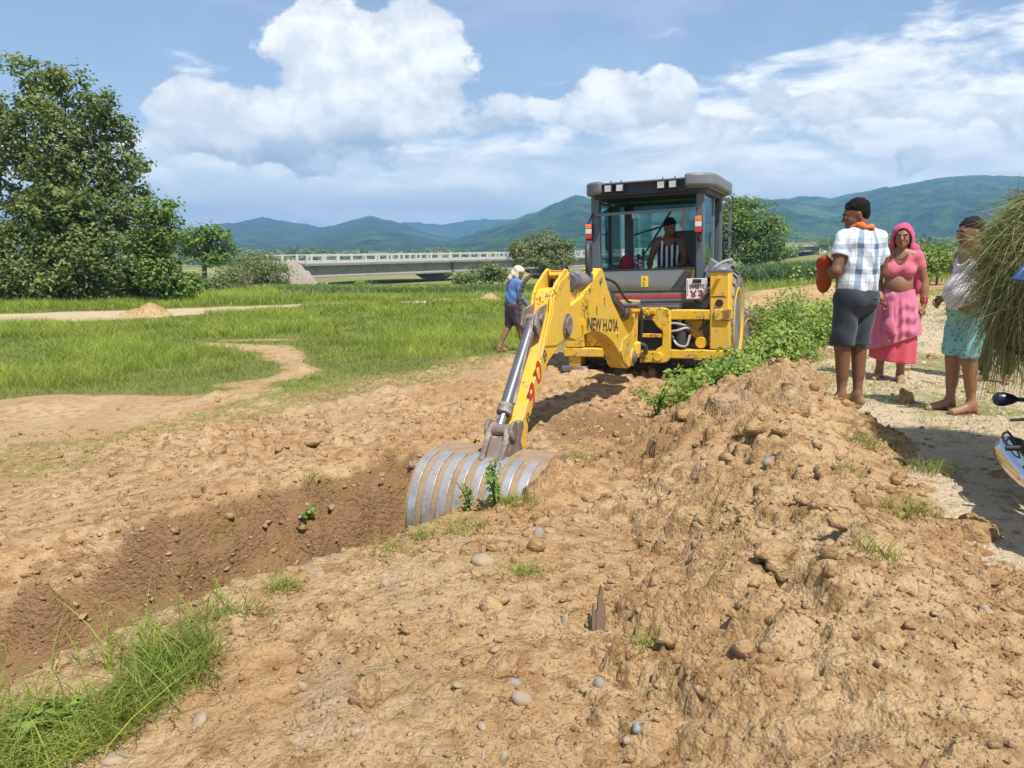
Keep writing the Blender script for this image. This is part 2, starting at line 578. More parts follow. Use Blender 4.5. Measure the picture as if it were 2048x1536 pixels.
def stamp_clods(Z, xs, ys, n, box, rlo, rhi, amp=1.0, power=2.2, dens=None):
    """press rounded crumbs of soil into a height grid Z[y,x]"""
    px = rng.uniform(box[0], box[1], n); py = rng.uniform(box[2], box[3], n)
    rr = rlo * (rhi / rlo) ** (rng.random(n) ** power)
    hh = rng.uniform(0.35, 0.9, n) * amp; asp = rng.uniform(0.65, 1.5, n); th = rng.uniform(0, math.pi, n)
    if dens is not None:
        keep = rng.random(n) < dens(px, py)
        px, py, rr, hh, asp, th = px[keep], py[keep], rr[keep], hh[keep], asp[keep], th[keep]
    tl = rng.normal(size=(n, 4)); tl[:, :2] = unit_(tl[:, :2]); tl = tl[:len(px)]
    i0 = np.searchsorted(xs, px - rr * 1.3); i1 = np.searchsorted(xs, px + rr * 1.3)
    j0 = np.searchsorted(ys, py - rr * 1.3); j1 = np.searchsorted(ys, py + rr * 1.3)
    for k in range(len(px)):
        if i1[k] - i0[k] < 2 or j1[k] - j0[k] < 2: continue
        X = xs[i0[k]:i1[k]] - px[k]; Y = ys[j0[k]:j1[k]] - py[k]
        c, s_ = math.cos(th[k]), math.sin(th[k])
        U = (X[None, :] * c + Y[:, None] * s_) * asp[k]; W = (-X[None, :] * s_ + Y[:, None] * c)
        q = 1 - (U * U + W * W) / rr[k] ** 2
        blk = Z[j0[k]:j1[k], i0[k]:i1[k]]
        jc, ic = blk.shape[0] // 2, blk.shape[1] // 2
        ang = np.sqrt(np.clip(1 - q, 0, 4)); edge = np.maximum(ang, np.maximum(np.abs(U * tl[k, 0] + W * tl[k, 1]), np.abs(U * tl[k, 1] - W * tl[k, 0] * .8)) / rr[k])
        top = blk[jc, ic] * .5 + blk.mean() * .5 + rr[k] * hh[k] * (np.minimum(1, 2.4 * np.clip(1 - edge, 0, 1)) + .28 * (U * tl[k, 2] + W * tl[k, 3]) / rr[k]) - rr[k] * 0.18
        np.maximum(blk, np.where(q > 0, top, -99), out=blk)


def grid_mesh(name, xs, ys, Z, mat, attrs, smooth=True, keep=None):
    nx, ny = len(xs), len(ys)
    X, Y = np.meshgrid(xs, ys)
    V = np.stack([X, Y, Z], -1).reshape(-1, 3)
    i = np.arange(nx * ny).reshape(ny, nx)
    Fq = np.stack([i[:-1, :-1], i[:-1, 1:], i[1:, 1:], i[1:, :-1]], -1).reshape(-1, 4)
    if keep is not None:
        kk = (keep[:-1, :-1] | keep[:-1, 1:] | keep[1:, 1:] | keep[1:, :-1]).ravel()
        Fq = Fq[kk]
        used = np.unique(Fq); re = np.full(len(V), -1); re[used] = np.arange(len(used))
        V = V[used]; Fq = re[Fq]; attrs = attrs.reshape(-1, attrs.shape[-1])[used]
    return np_mesh(name, V, Fq, mat, None, smooth, attrs.reshape(-1, attrs.shape[-1]))


# ---- soil material; tint: R grass cover, G pale dusty, B damp fresh soil
def soil_material(name):
    m, t, b, x = mat_new(name)
    co = x.coord('Object')
    r, g, bl = x.sep(x.attr('tint'))
    n1 = x.noise(co, 1.1, 6, 0.62); n2 = x.noise(co, 9.0, 6, 0.65); n3 = x.noise(co, 55.0, 5, 0.7); n4 = x.noise(co, 170.0, 3, 0.7)
    dry = x.mix(x.sstep(n1, 0.35, 0.65), (0.45, 0.292, 0.136), (0.54, 0.385, 0.208))
    dry = x.mix(x.sstep(n2, 0.42, 0.66), dry, (0.315, 0.186, 0.076))
    grey = x.sstep(x.noise(x.vadd(co, (5.3, 1.7, 0)), 0.75, 5, 0.6), 0.60, 0.74)
    dry = x.mix(x.mul(grey, 0.55), dry, (0.40, 0.315, 0.225))
    damp = x.mix(n2, (0.20, 0.120, 0.058), (0.315, 0.195, 0.092))
    pale = x.mix(n1, (0.52, 0.41, 0.265), (0.64, 0.54, 0.38))
    pale = x.mix(x.sstep(n2, 0.48, 0.70), pale, (0.36, 0.27, 0.165))
    turf = x.mix(n2, (0.12, 0.15, 0.032), (0.27, 0.265, 0.085))
    ed = x.mul(x.sub(n2, 0.5), 0.7)
    c = x.mix(x.sstep(x.add(bl, ed), 0.25, 0.75), dry, damp)
    c = x.mix(x.sstep(x.add(g, ed), 0.30, 0.70), c, pale)
    c = x.mix(x.sstep(x.add(r, x.mul(ed, 1.3)), 0.22, 0.72), c, turf)
    c = x.mix(x.mul(x.sstep(n3, 0.50, 0.70), 0.55), c, (0.26, 0.15, 0.065))
    c = x.mix(x.mul(x.sstep(n4, 0.60, 0.8), 0.35), c, (0.62, 0.50, 0.34))
    put(t, c, b.inputs['Base Color'])
    b.inputs['Roughness'].default_value = 0.95
    b.inputs['Specular IOR Level'].default_value = 0.12
    warp = x.vadd(co, x.scale(x.noise(co, 22.0, 3, 0.6, 0, 1), (0.012, 0.012, 0.012)))
    v1 = x.math('SUBTRACT', 1.0, x.voronoi(warp, 26.0)); v2 = x.math('SUBTRACT', 1.0, x.voronoi(warp, 70.0))
    h = x.add(x.add(x.mul(n2, 0.45), x.mul(n3, 0.45)), x.add(x.mul(n4, 0.25), x.add(x.mul(v1, 0.55), x.mul(v2, 0.30))))
    put(t, x.bump(h, 0.95, 0.036), b.inputs['Normal'])
    return m


M_SOIL = soil_material('soil')

gx = grid_axis(-2.5, 1.9, 0.0215, -3000, 3000, 1.05, 1.05)
gy = [1.35]
while gy[-1] < 30: gy.append(gy[-1] + max(0.014, gy[-1] * 0.0072))
st_ = gy[-1] - gy[-2]
while gy[-1] < 7000: st_ *= 1.045; gy.append(gy[-1] + st_)
gy = np.array([-60, -25, -10, -4, -1.5, -0.3, 0.3, 0.6, 0.8, 0.95, 1.05, 1.13, 1.2, 1.25, 1.29, 1.32] + gy)
GX, GY = np.meshgrid(gx, gy)
GZ = macro_z(GX, GY)
GR = grass_amount(GX, GY)
sx = np.gradient(gx)[None, :] * np.ones_like(GX); sy = np.gradient(gy)[:, None] * np.ones_like(GX)
sp = np.maximum(sx, sy)
pd_, ps_, _ = poly_dist(GX, GY, PATH_EDGE); PDS = pd_ * ps_
dtr, strn, _ = poly_dist(GX, GY, TRENCH)
loose = np.clip(1 - GR * 1.2, 0, 1) * np.where(PDS < 0.2, 0.35, 1.0) * S((60 - GY) / 30)
freshly = np.exp(-(dtr / 1.0) ** 2)
near_m = (GY < 60)
for k, (lam, amp) in enumerate([(1.6, 0.075), (0.7, 0.042), (0.33, 0.028), (0.16, 0.022), (0.08, 0.018), (0.042, 0.014)]):
    wgt = S((lam / np.maximum(sp, 1e-4) - 2.0) / 2.5)
    sel = (wgt > 0) & near_m
    nz = np.zeros_like(GZ); nz[sel] = vnoise(GX[sel] / lam + 3.1 * k, GY[sel] / lam - 1.7 * k, 200 + k)
    if k >= 1: nz = np.where(nz > 0, nz, nz * 0.6)
    GZ += nz * amp * wgt * (0.35 + 0.65 * loose) * (0.75 + 1.5 * freshly)
# big undulations far away
GZ += np.where(GY > 60, fbm(GX, GY, 60, 3, 9) * 1.2 * S((GY - 60) / 60), 0)
# wheel and lug marks on the graded strip
for tr in TRACKS:
    al = np.concatenate([[0], np.cumsum([math.dist(tr[i], tr[i + 1]) for i in range(len(tr) - 1)])])
    d, s_, e = poly_dist(GX, GY, tr, list(al))
    on = (d < 0.34) & (sp < 0.09)
    lug = np.sin((e + np.abs(d) * 0.8) / 0.21 * 2 * math.pi)
    brk = S((fbm(GX, GY, 1.1, 2, 44) + 0.25) / 0.4)
    GZ += np.where(on, (-0.03 + 0.032 * np.clip(lug * 2, -1, 1)) * brk * S((0.34 - d) / 0.08), 0)
inb = lambda x, y: np.clip(1.15 - grass_amount(x, y) * 1.6, 0, 1) * np.where(poly_dist(x, y, PATH_EDGE)[0] * poly_dist(x, y, PATH_EDGE)[1] < 0.15, 0.25, 1)
stamp_clods(GZ, gx, gy, 3500, (-5.5, 2.2, 1.5, 8.5), 0.025, 0.09, 0.65, 3.0, inb)
stamp_clods(GZ, gx, gy, 9000, (-2.4, 1.5, 1.5, 6.5), 0.016, 0.04, 0.65, 2.0, inb)
stamp_clods(GZ, gx, gy, 2500, (-4.5, 3, 6.5, 14.0), 0.06, 0.16, 0.7, 3.0, inb)

damp = np.exp(-(dtr / 1.15) ** 4) * 1.5 * S((macro_z(GX, GY) * -1 - 0.38) / 0.18)
damp = np.maximum(damp, 0.75 * np.exp(-((GX - 0.9) / 1.1) ** 2 - ((GY - 7.4) / 1.3) ** 2))
pale = S((0.25 - PDS + fbm(GX, GY, 0.9, 3, 12) * .5) / 0.5)
pale = np.maximum(pale, 0.40 * S((GR < 0.3) * 1.0) * S((fbm(GX, GY, 1.8, 3, 52) + 0.10) / 0.35) * (GY > 5.5) * (dtr > 0.9))
cd, _, _ = poly_dist(GX, GY, CURVE); pale = np.maximum(pale, 0.42 * S((0.5 - cd + fbm(GX, GY, .7, 3, 82) * .4) / 0.4))
pale = np.maximum(pale, 0.34 * (1 - S((np.hypot((GX + 5.9) / 1.7, (GY - 10.0) / 1.05) - 0.6) / 0.5)))
pale = np.maximum(pale, 0.6 * (poly_dist(GX, GY, FAR_TRACK)[0] < 3.0))
# weathered crust on the near bank
pale = np.maximum(pale, 0.42 * np.exp(-((GX + 0.35) / 0.75) ** 2 - ((GY - 3.6) / 1.5) ** 2))
# sparse turf on the path verge
verge = 0.55 * S((fbm(GX, GY, 1.3, 4, 77) + 0.05) / 0.3) * (PDS < 0.3) * (GY > 6.2) * np.exp(-((PDS + 1.2) / 0.9) ** 2)
gcol = np.where(GY > 48, np.clip(0.85 + fbm(GX, GY, 25, 3, 15) * .9, 0.2, 1), GR)
gcol = np.maximum(gcol, verge)
gcol = np.where((np.hypot(GX, GY) > 60) & (GX / np.maximum(GY, 1) > 0.3), 0.75, gcol)
attrs = np.stack([gcol, pale, np.clip(damp, 0, 1)], -1)
ground = grid_mesh('ground', gx, gy, GZ, M_SOIL, attrs)
tag(ground, 'bare dug soil, trench and field ground around the digger', kind='structure')


def ground_z(x, y):
    x = np.asarray(x, float); y = np.asarray(y, float)
    i = np.clip(np.searchsorted(gx, x) - 1, 0, len(gx) - 2); j = np.clip(np.searchsorted(gy, y) - 1, 0, len(gy) - 2)
    tx = np.clip((x - gx[i]) / (gx[i + 1] - gx[i]), 0, 1); ty = np.clip((y - gy[j]) / (gy[j + 1] - gy[j]), 0, 1)
    return (GZ[j, i] * (1 - tx) + GZ[j, i + 1] * tx) * (1 - ty) + (GZ[j + 1, i] * (1 - tx) + GZ[j + 1, i + 1] * tx) * ty


# ---- the spoil heap
hx = np.arange(-0.45, 3.3, 0.0125); hy = [1.2]
while hy[-1] < 7.3: hy.append(hy[-1] + max(0.0105, hy[-1] * 0.0036))
hy = np.array(hy)
HX, HY = np.meshgrid(hx, hy)
HZ = heap_top(HX, HY)
_gy, _gx = np.gradient(HZ, hy, hx); HSL = 1 / (1 + 1.6 * np.hypot(_gx, _gy))
for k, (lam, amp) in enumerate([(0.9, 0.13), (0.45, 0.10), (0.22, 0.06), (0.11, 0.036), (0.055, 0.026), (0.03, 0.015)]):
    nz = vnoise(HX / lam + 1.3 * k, HY / lam + 4.7 * k, 300 + k)
    HZ += (np.abs(nz) * 1.3 - 0.3 if k in (1, 2) else nz) * amp * (1 if k < 2 else HSL)
# clefts where the soil has split
for pts, dp, wd in [([(0.66, 4.60), (0.60, 4.1), (0.46, 3.55), (0.40, 3.2)], 0.30, 0.055), ([(0.98, 5.05), (1.25, 5.25), (1.42, 5.5)], 0.14, 0.08),
                    ([(1.2, 6.0), (1.5, 6.05), (1.75, 6.3)], 0.08, 0.06), ([(1.5, 4.1), (1.7, 3.85)], 0.08, 0.05), ([(1.05, 2.9), (1.15, 2.6)], .08, .05)]:
    d, s_, _ = poly_dist(HX, HY, pts)
    HZ -= dp * np.exp(-(d / wd) ** 2)
stamp_clods(HZ, hx, hy, 1100, (-0.2, 3.0, 1.3, 7.0), 0.04, 0.13, 0.75, 2.2)
stamp_clods(HZ, hx, hy, 8000, (-0.4, 3.2, 1.25, 7.2), 0.016, 0.042, 0.65, 2.4)
stamp_clods(HZ, hx, hy, 9000, (-0.2, 2.4, 1.25, 4.2), 0.013, 0.024, 0.7, 1.2)
GZH = ground_z(HX, HY)
keep = HZ > GZH - 0.05
hdamp = 0.55 * np.exp(-((HX - 1.0) / 0.7) ** 2 - ((HY - 6.2) / 0.7) ** 2) + 0.35 * S((fbm(HX, HY, 0.7, 4, 91) + 0.05) / 0.3) * (HY > 3.4)
hpale = 0.30 * S((fbm(HX, HY, 1.0, 4, 92)) / 0.3)
heap = grid_mesh('soil_heap', hx, hy, HZ, M_SOIL, np.stack([np.zeros_like(HZ), hpale, np.clip(hdamp, 0, 1)], -1), keep=keep)
tag(heap, 'long ridge of freshly dug orange brown soil beside the dirt path', 'soil heap')


def surf_z(x, y):
    g = ground_z(x, y); x = np.asarray(x, float); y = np.asarray(y, float)
    i = np.clip(np.searchsorted(hx, x) - 1, 0, len(hx) - 1); j = np.clip(np.searchsorted(hy, y) - 1, 0, len(hy) - 1)
    h = np.where((x > hx[0]) & (x < hx[-1]) & (y > hy[0]) & (y < hy[-1]), HZ[j, i], -99)
    return np.maximum(g, h)


def hit(px, py):
    r = cam_ray(px, py); r = r / r[1]
    ys = np.linspace(1.3, 30, 6000)
    zz = CAM_Z + r[2] * ys; xs = r[0] * ys
    b = np.nonzero(zz < surf_z(xs, ys))[0]
    k = b[0] if len(b) else -1
    return np.array([xs[k], ys[k], float(surf_z(xs[k], ys[k]))])
# ------------------------------------------------------------------ hills
def hill_material():
    m, t, b, x = mat_new('forest_hills')
    co = x.coord('Object')
    n1 = x.noise(co, 0.004, 6, 0.6); n2 = x.noise(co, 0.03, 6, 0.7); n3 = x.noise(co, 0.10, 4, 0.7)
    c = x.mix(x.sstep(n2, 0.38, 0.66), (0.016, 0.040, 0.012), (0.070, 0.125, 0.026))
    c = x.mix(x.mul(x.sstep(n1, 0.52, 0.68), 0.75), c, (0.13, 0.185, 0.055))
    c = x.mix(x.mul(x.sstep(n3, 0.55, 0.75), 0.5), c, (0.010, 0.026, 0.008))
    put(t, c, b.inputs['Base Color']); b.inputs['Roughness'].default_value = 1; b.inputs['Specular IOR Level'].default_value = 0
    put(t, x.bump(x.add(n2, x.mul(n3, .6)), 1.0, 14), b.inputs['Normal'])
    return m


M_HILL = hill_material()


def hill_range(name, ridge, dist, foot, seed, label, spur=0.35, base=-8.0):
    """ridge: [(photo x, photo y)] of the skyline, dist: metres to the crest"""
    az = []; hh = []
    for px, py in ridge:
        a, e = az_el(px, py); az.append(a); hh.append(CAM_Z + math.tan(e) * dist)
    A = np.linspace(az[0], az[-1], 300); H = np.interp(A, az, hh)
    H = H + np.abs(fbm(A * 60, A * 0 + seed, 1.0, 5, seed)) * dist * 0.0035 - dist * 0.0008
    T = np.concatenate([np.linspace(0, 1, 52), np.linspace(1.03, 1.4, 6)])
    AA, TT = np.meshgrid(A, T)
    HH = H[None, :]
    D = foot + (dist - foot) * TT
    xx = np.sin(AA) * D; yy = np.cos(AA) * D
    L = dist * 0.17
    ridged = 0.5 - np.abs(fbm(xx + yy * .25, yy * .55, L, 6, seed + 3, 0.5))
    prof = np.where(TT <= 1, S(TT) * 0.35 + 0.65 * TT, 1 - S((TT - 1) / 0.45) * 0.9)
    env = np.clip(np.minimum(TT, 1) * (1 - TT) * 4, 0, 1)
    Z = base + (HH - base) * (prof + spur * env * (ridged - 0.42))
    Z = np.maximum(Z, base - 3)
    V = np.stack([xx, yy, Z], -1).reshape(-1, 3)
    i = np.arange(V.shape[0]).reshape(len(T), len(A))
    Fq = np.stack([i[:-1, :-1], i[:-1, 1:], i[1:, 1:], i[1:, :-1]], -1).reshape(-1, 4)
    o = np_mesh(name, V, Fq, M_HILL, None, True)
    return tag(o, label, kind='structure')


hill_range('hill', [(-900, 470), (-500, 455), (-200, 462), (100, 470), (345, 460), (400, 455), (470, 445), (525, 435), (560, 440), (600, 446), (650, 456), (690, 462), (760, 476), (900, 500)], 2500, 1100, 11,
           'blue forested hill with a small knob behind the bridge', 0.5)
hill_range('hill', [(500, 500), (600, 468), (650, 455), (700, 441), (740, 430), (790, 444), (830, 456), (870, 470), (920, 484), (1000, 500)], 2100, 950, 23,
           'rounded dark blue hill in the middle of the skyline', 0.45)
hill_range('hill', [(650, 470), (760, 447), (830, 446), (880, 449), (940, 440), (985, 439), (1030, 437), (1090, 432), (1200, 430), (1500, 440)], 2900, 2300, 37,
           'palest and farthest range in the gap of the hills', 0.3)
hill_range('hill', [(840, 502), (900, 482), (950, 465), (1020, 441), (1080, 421), (1120, 402), (1150, 389), (1180, 396), (1230, 412), (1300, 425), (1380, 418), (1450, 405), (1520, 398), (1570, 400), (1610, 408), (1680, 430), (1800, 470), (1950, 500)],
           1650, 700, 41, 'pointed green hill rising behind the digger cab', 0.8)
hill_range('hill', [(1380, 470), (1450, 425), (1520, 402), (1570, 397), (1620, 392), (1660, 396), (1700, 388), (1760, 377), (1850, 361), (1900, 352), (1960, 349), (2010, 352), (2100, 358), (2300, 372), (2700, 392), (3200, 420), (3800, 455)],
           2050, 800, 53, 'long high green ridge behind the standing people', 0.8)

# ------------------------------------------------------------------ foliage helpers
def leaf_material(name, a, b_, trans=0.35, rough=0.55):
    m, t, b, x = mat_new(name)
    r, g, bl = x.sep(x.attr('tint'))
    c = x.mix(r, a, b_)
    c = x.mix(x.mul(g, 0.6), c, (0.24, 0.20, 0.07))
    put(t, c, b.inputs['Base Color']); b.inputs['Roughness'].default_value = rough; b.inputs['Specular IOR Level'].default_value = 0.3
    tr = t.nodes.new('ShaderNodeBsdfTranslucent')
    put(t, x.mix(0.5, c, x.mix(1.0, c, (1.3, 1.5, 0.5), 'MULTIPLY')), tr.inputs['Color'])
    ms = t.nodes.new('ShaderNodeMixShader'); ms.inputs[0].default_value = trans
    out = t.nodes['Material Output']
    t.links.new(b.outputs[0], ms.inputs[1]); t.links.new(tr.outputs[0], ms.inputs[2]); t.links.new(ms.outputs[0], out.inputs[0])
    return m


M_TREE = leaf_material('tree_leaves', (0.042, 0.085, 0.022), (0.27, 0.315, 0.10))
M_TREE_PALE = leaf_material('pale_tree_leaves', (0.055, 0.100, 0.028), (0.29, 0.31, 0.14))
M_TREE_LIGHT = leaf_material('light_tree_leaves', (0.055, 0.115, 0.020), (0.24, 0.33, 0.075))
M_WEED = leaf_material('weed_leaves', (0.075, 0.155, 0.025), (0.33, 0.42, 0.085))
M_GRASS = leaf_material('grass_blades', (0.135, 0.225, 0.026), (0.40, 0.47, 0.075), 0.4, 0.6)
M_MAIZE = leaf_material('maize_leaves', (0.045, 0.100, 0.035), (0.13, 0.20, 0.085), 0.35)
M_HAY = leaf_material('cut_grass', (0.105, 0.125, 0.050), (0.36, 0.37, 0.17), 0.3, 0.7)
M_BARK = simple_mat('bark', (0.13, 0.105, 0.08), 0.9, var=0.4, scale=14, bump=0.6, bscale=40)


def unit(v):
    return v / np.maximum(np.linalg.norm(v, axis=-1, keepdims=True), 1e-9)


def leaves(C, N, L, Wd, r, roll_dir=None):
    """diamond leaves: centres, normals, lengths, widths"""
    n = len(C)
    a = unit(np.cross(N, r.normal(size=(n, 3)) if roll_dir is None else roll_dir))
    b = np.cross(N, a)
    L = np.broadcast_to(np.asarray(L, float), (n,))[:, None]; Wd = np.broadcast_to(np.asarray(Wd, float), (n,))[:, None]
    V = np.stack([C - a * L / 2, C + b * Wd / 2 + N * Wd * .12, C + a * L / 2 - N * L * .10, C - b * Wd / 2 + N * Wd * .12], 1).reshape(-1, 3)
    Fq = np.arange(4 * n).reshape(n, 4)
    return V, Fq


def crown_points(blobs, n, r, clump=0.45, per=26, shell=0.55):
    """clumped leaf positions through ellipsoid lobes [(x,y,z,rx,ry,rz)]"""
    B = np.array(blobs, float)
    vol = (B[:, 3] * B[:, 4] * B[:, 5]) ** (2 / 3)
    nc = max(1, n // per)
    k = r.choice(len(B), nc, p=vol / vol.sum())
    d = unit(r.normal(size=(nc, 3)))
    rad = shell + (1.0 - shell) * r.random(nc) ** 0.6
    rad = np.where(r.random(nc) < 0.10, rad * 1.14, rad)
    cc = B[k, :3] + d * B[k, 3:] * rad[:, None]
    cs = clump * r.uniform(0.55, 1.25, nc)
    idx = np.repeat(np.arange(nc), per)
    off = r.normal(size=(len(idx), 3)) * 0.5
    P = cc[idx] + off * cs[idx][:, None] * np.array([1, 1, 0.7])
    Nn = unit(0.55 * d[idx] + off * 0.5 + np.array([0, 0, 0.75]) + r.normal(size=(len(idx), 3)) * 0.55)
    tcl = r.random(nc)
    T = np.clip(tcl[idx] * 0.7 + r.random(len(idx)) * 0.45 - 0.05, 0, 1)
    return P, Nn, T


def make_tree(name, label, base, blobs, n, leaf=(0.16, 0.10), mat=None, clump=0.5, per=26, seed=1, trunk_r=0.2, limbs=8, cat='tree', group=None, yellow=0.12, shell=0.55, limb_pts=None, trunk_top=None):
    r = np.random.default_rng(seed)
    root = empty(name, tuple(base)); tag(root, label, cat, group)
    base = np.array(base, float)
    P, Nn, T = crown_points(blobs, n, r, clump, per, shell)
    P[:, 2] = np.maximum(P[:, 2], base[2] + 0.05)
    V, Fq = leaves(P - base, Nn, leaf[0] * r.uniform(0.65, 1.3, len(P)), leaf[1] * r.uniform(0.7, 1.3, len(P)), r)
    yel = (r.random(len(P)) < yellow) * r.random(len(P)) * 0.8
    np_mesh('crown', V, Fq, mat or M_TREE, root, False, np.repeat(np.stack([T, yel, yel * 0], -1), 4, 0))
    B = np.array(blobs); ctr = B[:, :3].mean(0)
    top = np.array(trunk_top) if trunk_top is not None else np.array([base[0] * .6 + ctr[0] * .4, base[1] * .6 + ctr[1] * .4, base[2] + (ctr[2] - base[2]) * 0.75])
    mb = MB()
    mid = (base + top) / 2 + r.normal(size=3) * trunk_r * 0.4
    mb.tube([p - base for p in catmull([base - [0, 0, .1], mid, top], 5)], list(np.linspace(trunk_r * 1.2, trunk_r * 0.62, 11)), 9)
    mb.build('trunk', M_BARK, root)
    mb = MB()
    order = np.argsort(-B[:, 3])[:limbs]
    for q in order:
        e = B[q, :3]
        s_ = top + (base - top) * r.uniform(0.0, 0.35)
        m_ = s_ * .5 + e * .5 + r.normal(size=3) * 0.12 * np.linalg.norm(e - s_) + [0, 0, .05 * np.linalg.norm(e - s_)]
        path = catmull([s_, m_, e], 5)
        mb.tube([p - base for p in path], list(np.linspace(trunk_r * .55, trunk_r * .12, len(path))), 6)
        for _ in range(3):
            t_ = path[r.integers(3, len(path))]
            e2 = B[q, :3] + unit(r.normal(size=3)) * B[q, 3:] * 0.9
            mb.tube([t_ - base, (t_ + e2) / 2 - base + r.normal(size=3) * .08, e2 - base], [trunk_r * .2, trunk_r * .12, trunk_r * .04], 5)
    if limb_pts:
        for pts, r0, r1 in limb_pts:
            path = catmull(pts, 5)
            mb.tube([p - base for p in path], list(np.linspace(r0, r1, len(path))), 7)
    mb.build('limb', M_BARK, root)
    return root


def pxblobs(lst, Y, yd=0.9, jit=0.0, seed=0):
    """[(photo x, photo y, radius x, radius y)] at distance Y -> lobes with depth"""
    r = np.random.default_rng(seed); out = []
    for q in lst:
        px, py, rx, ry = q[:4]
        yy = Y + (q[4] if len(q) > 4 else r.uniform(-jit, jit))
        p = at(px, py, yy); k = yy / F_PX
        out.append((p[0], p[1], p[2], rx * k, (rx + ry) / 2 * k * yd, ry * k))
    return out


def gp(px, Y):
    x_ = at(px, 600, Y)[0]
    return np.array([x_, Y, float(ground_z(x_, Y))])


# ------------------------------------------------------------------ the bridge
M_CONC = simple_mat('concrete', (0.235, 0.225, 0.205), 0.85, var=0.15, scale=0.5, dirt=(0.15, 0.14, 0.125), dirt_amt=0.4, dirt_scale=0.35, bump=0.15, bscale=8)
M_CONC_W = simple_mat('painted_concrete', (0.50, 0.49, 0.47), 0.8, var=0.08, scale=1.0)
M_RUBBLE = simple_mat('stone_pitching', (0.27, 0.235, 0.185), 0.95, var=0.45, scale=3.0, bump=1.0, bscale=3)


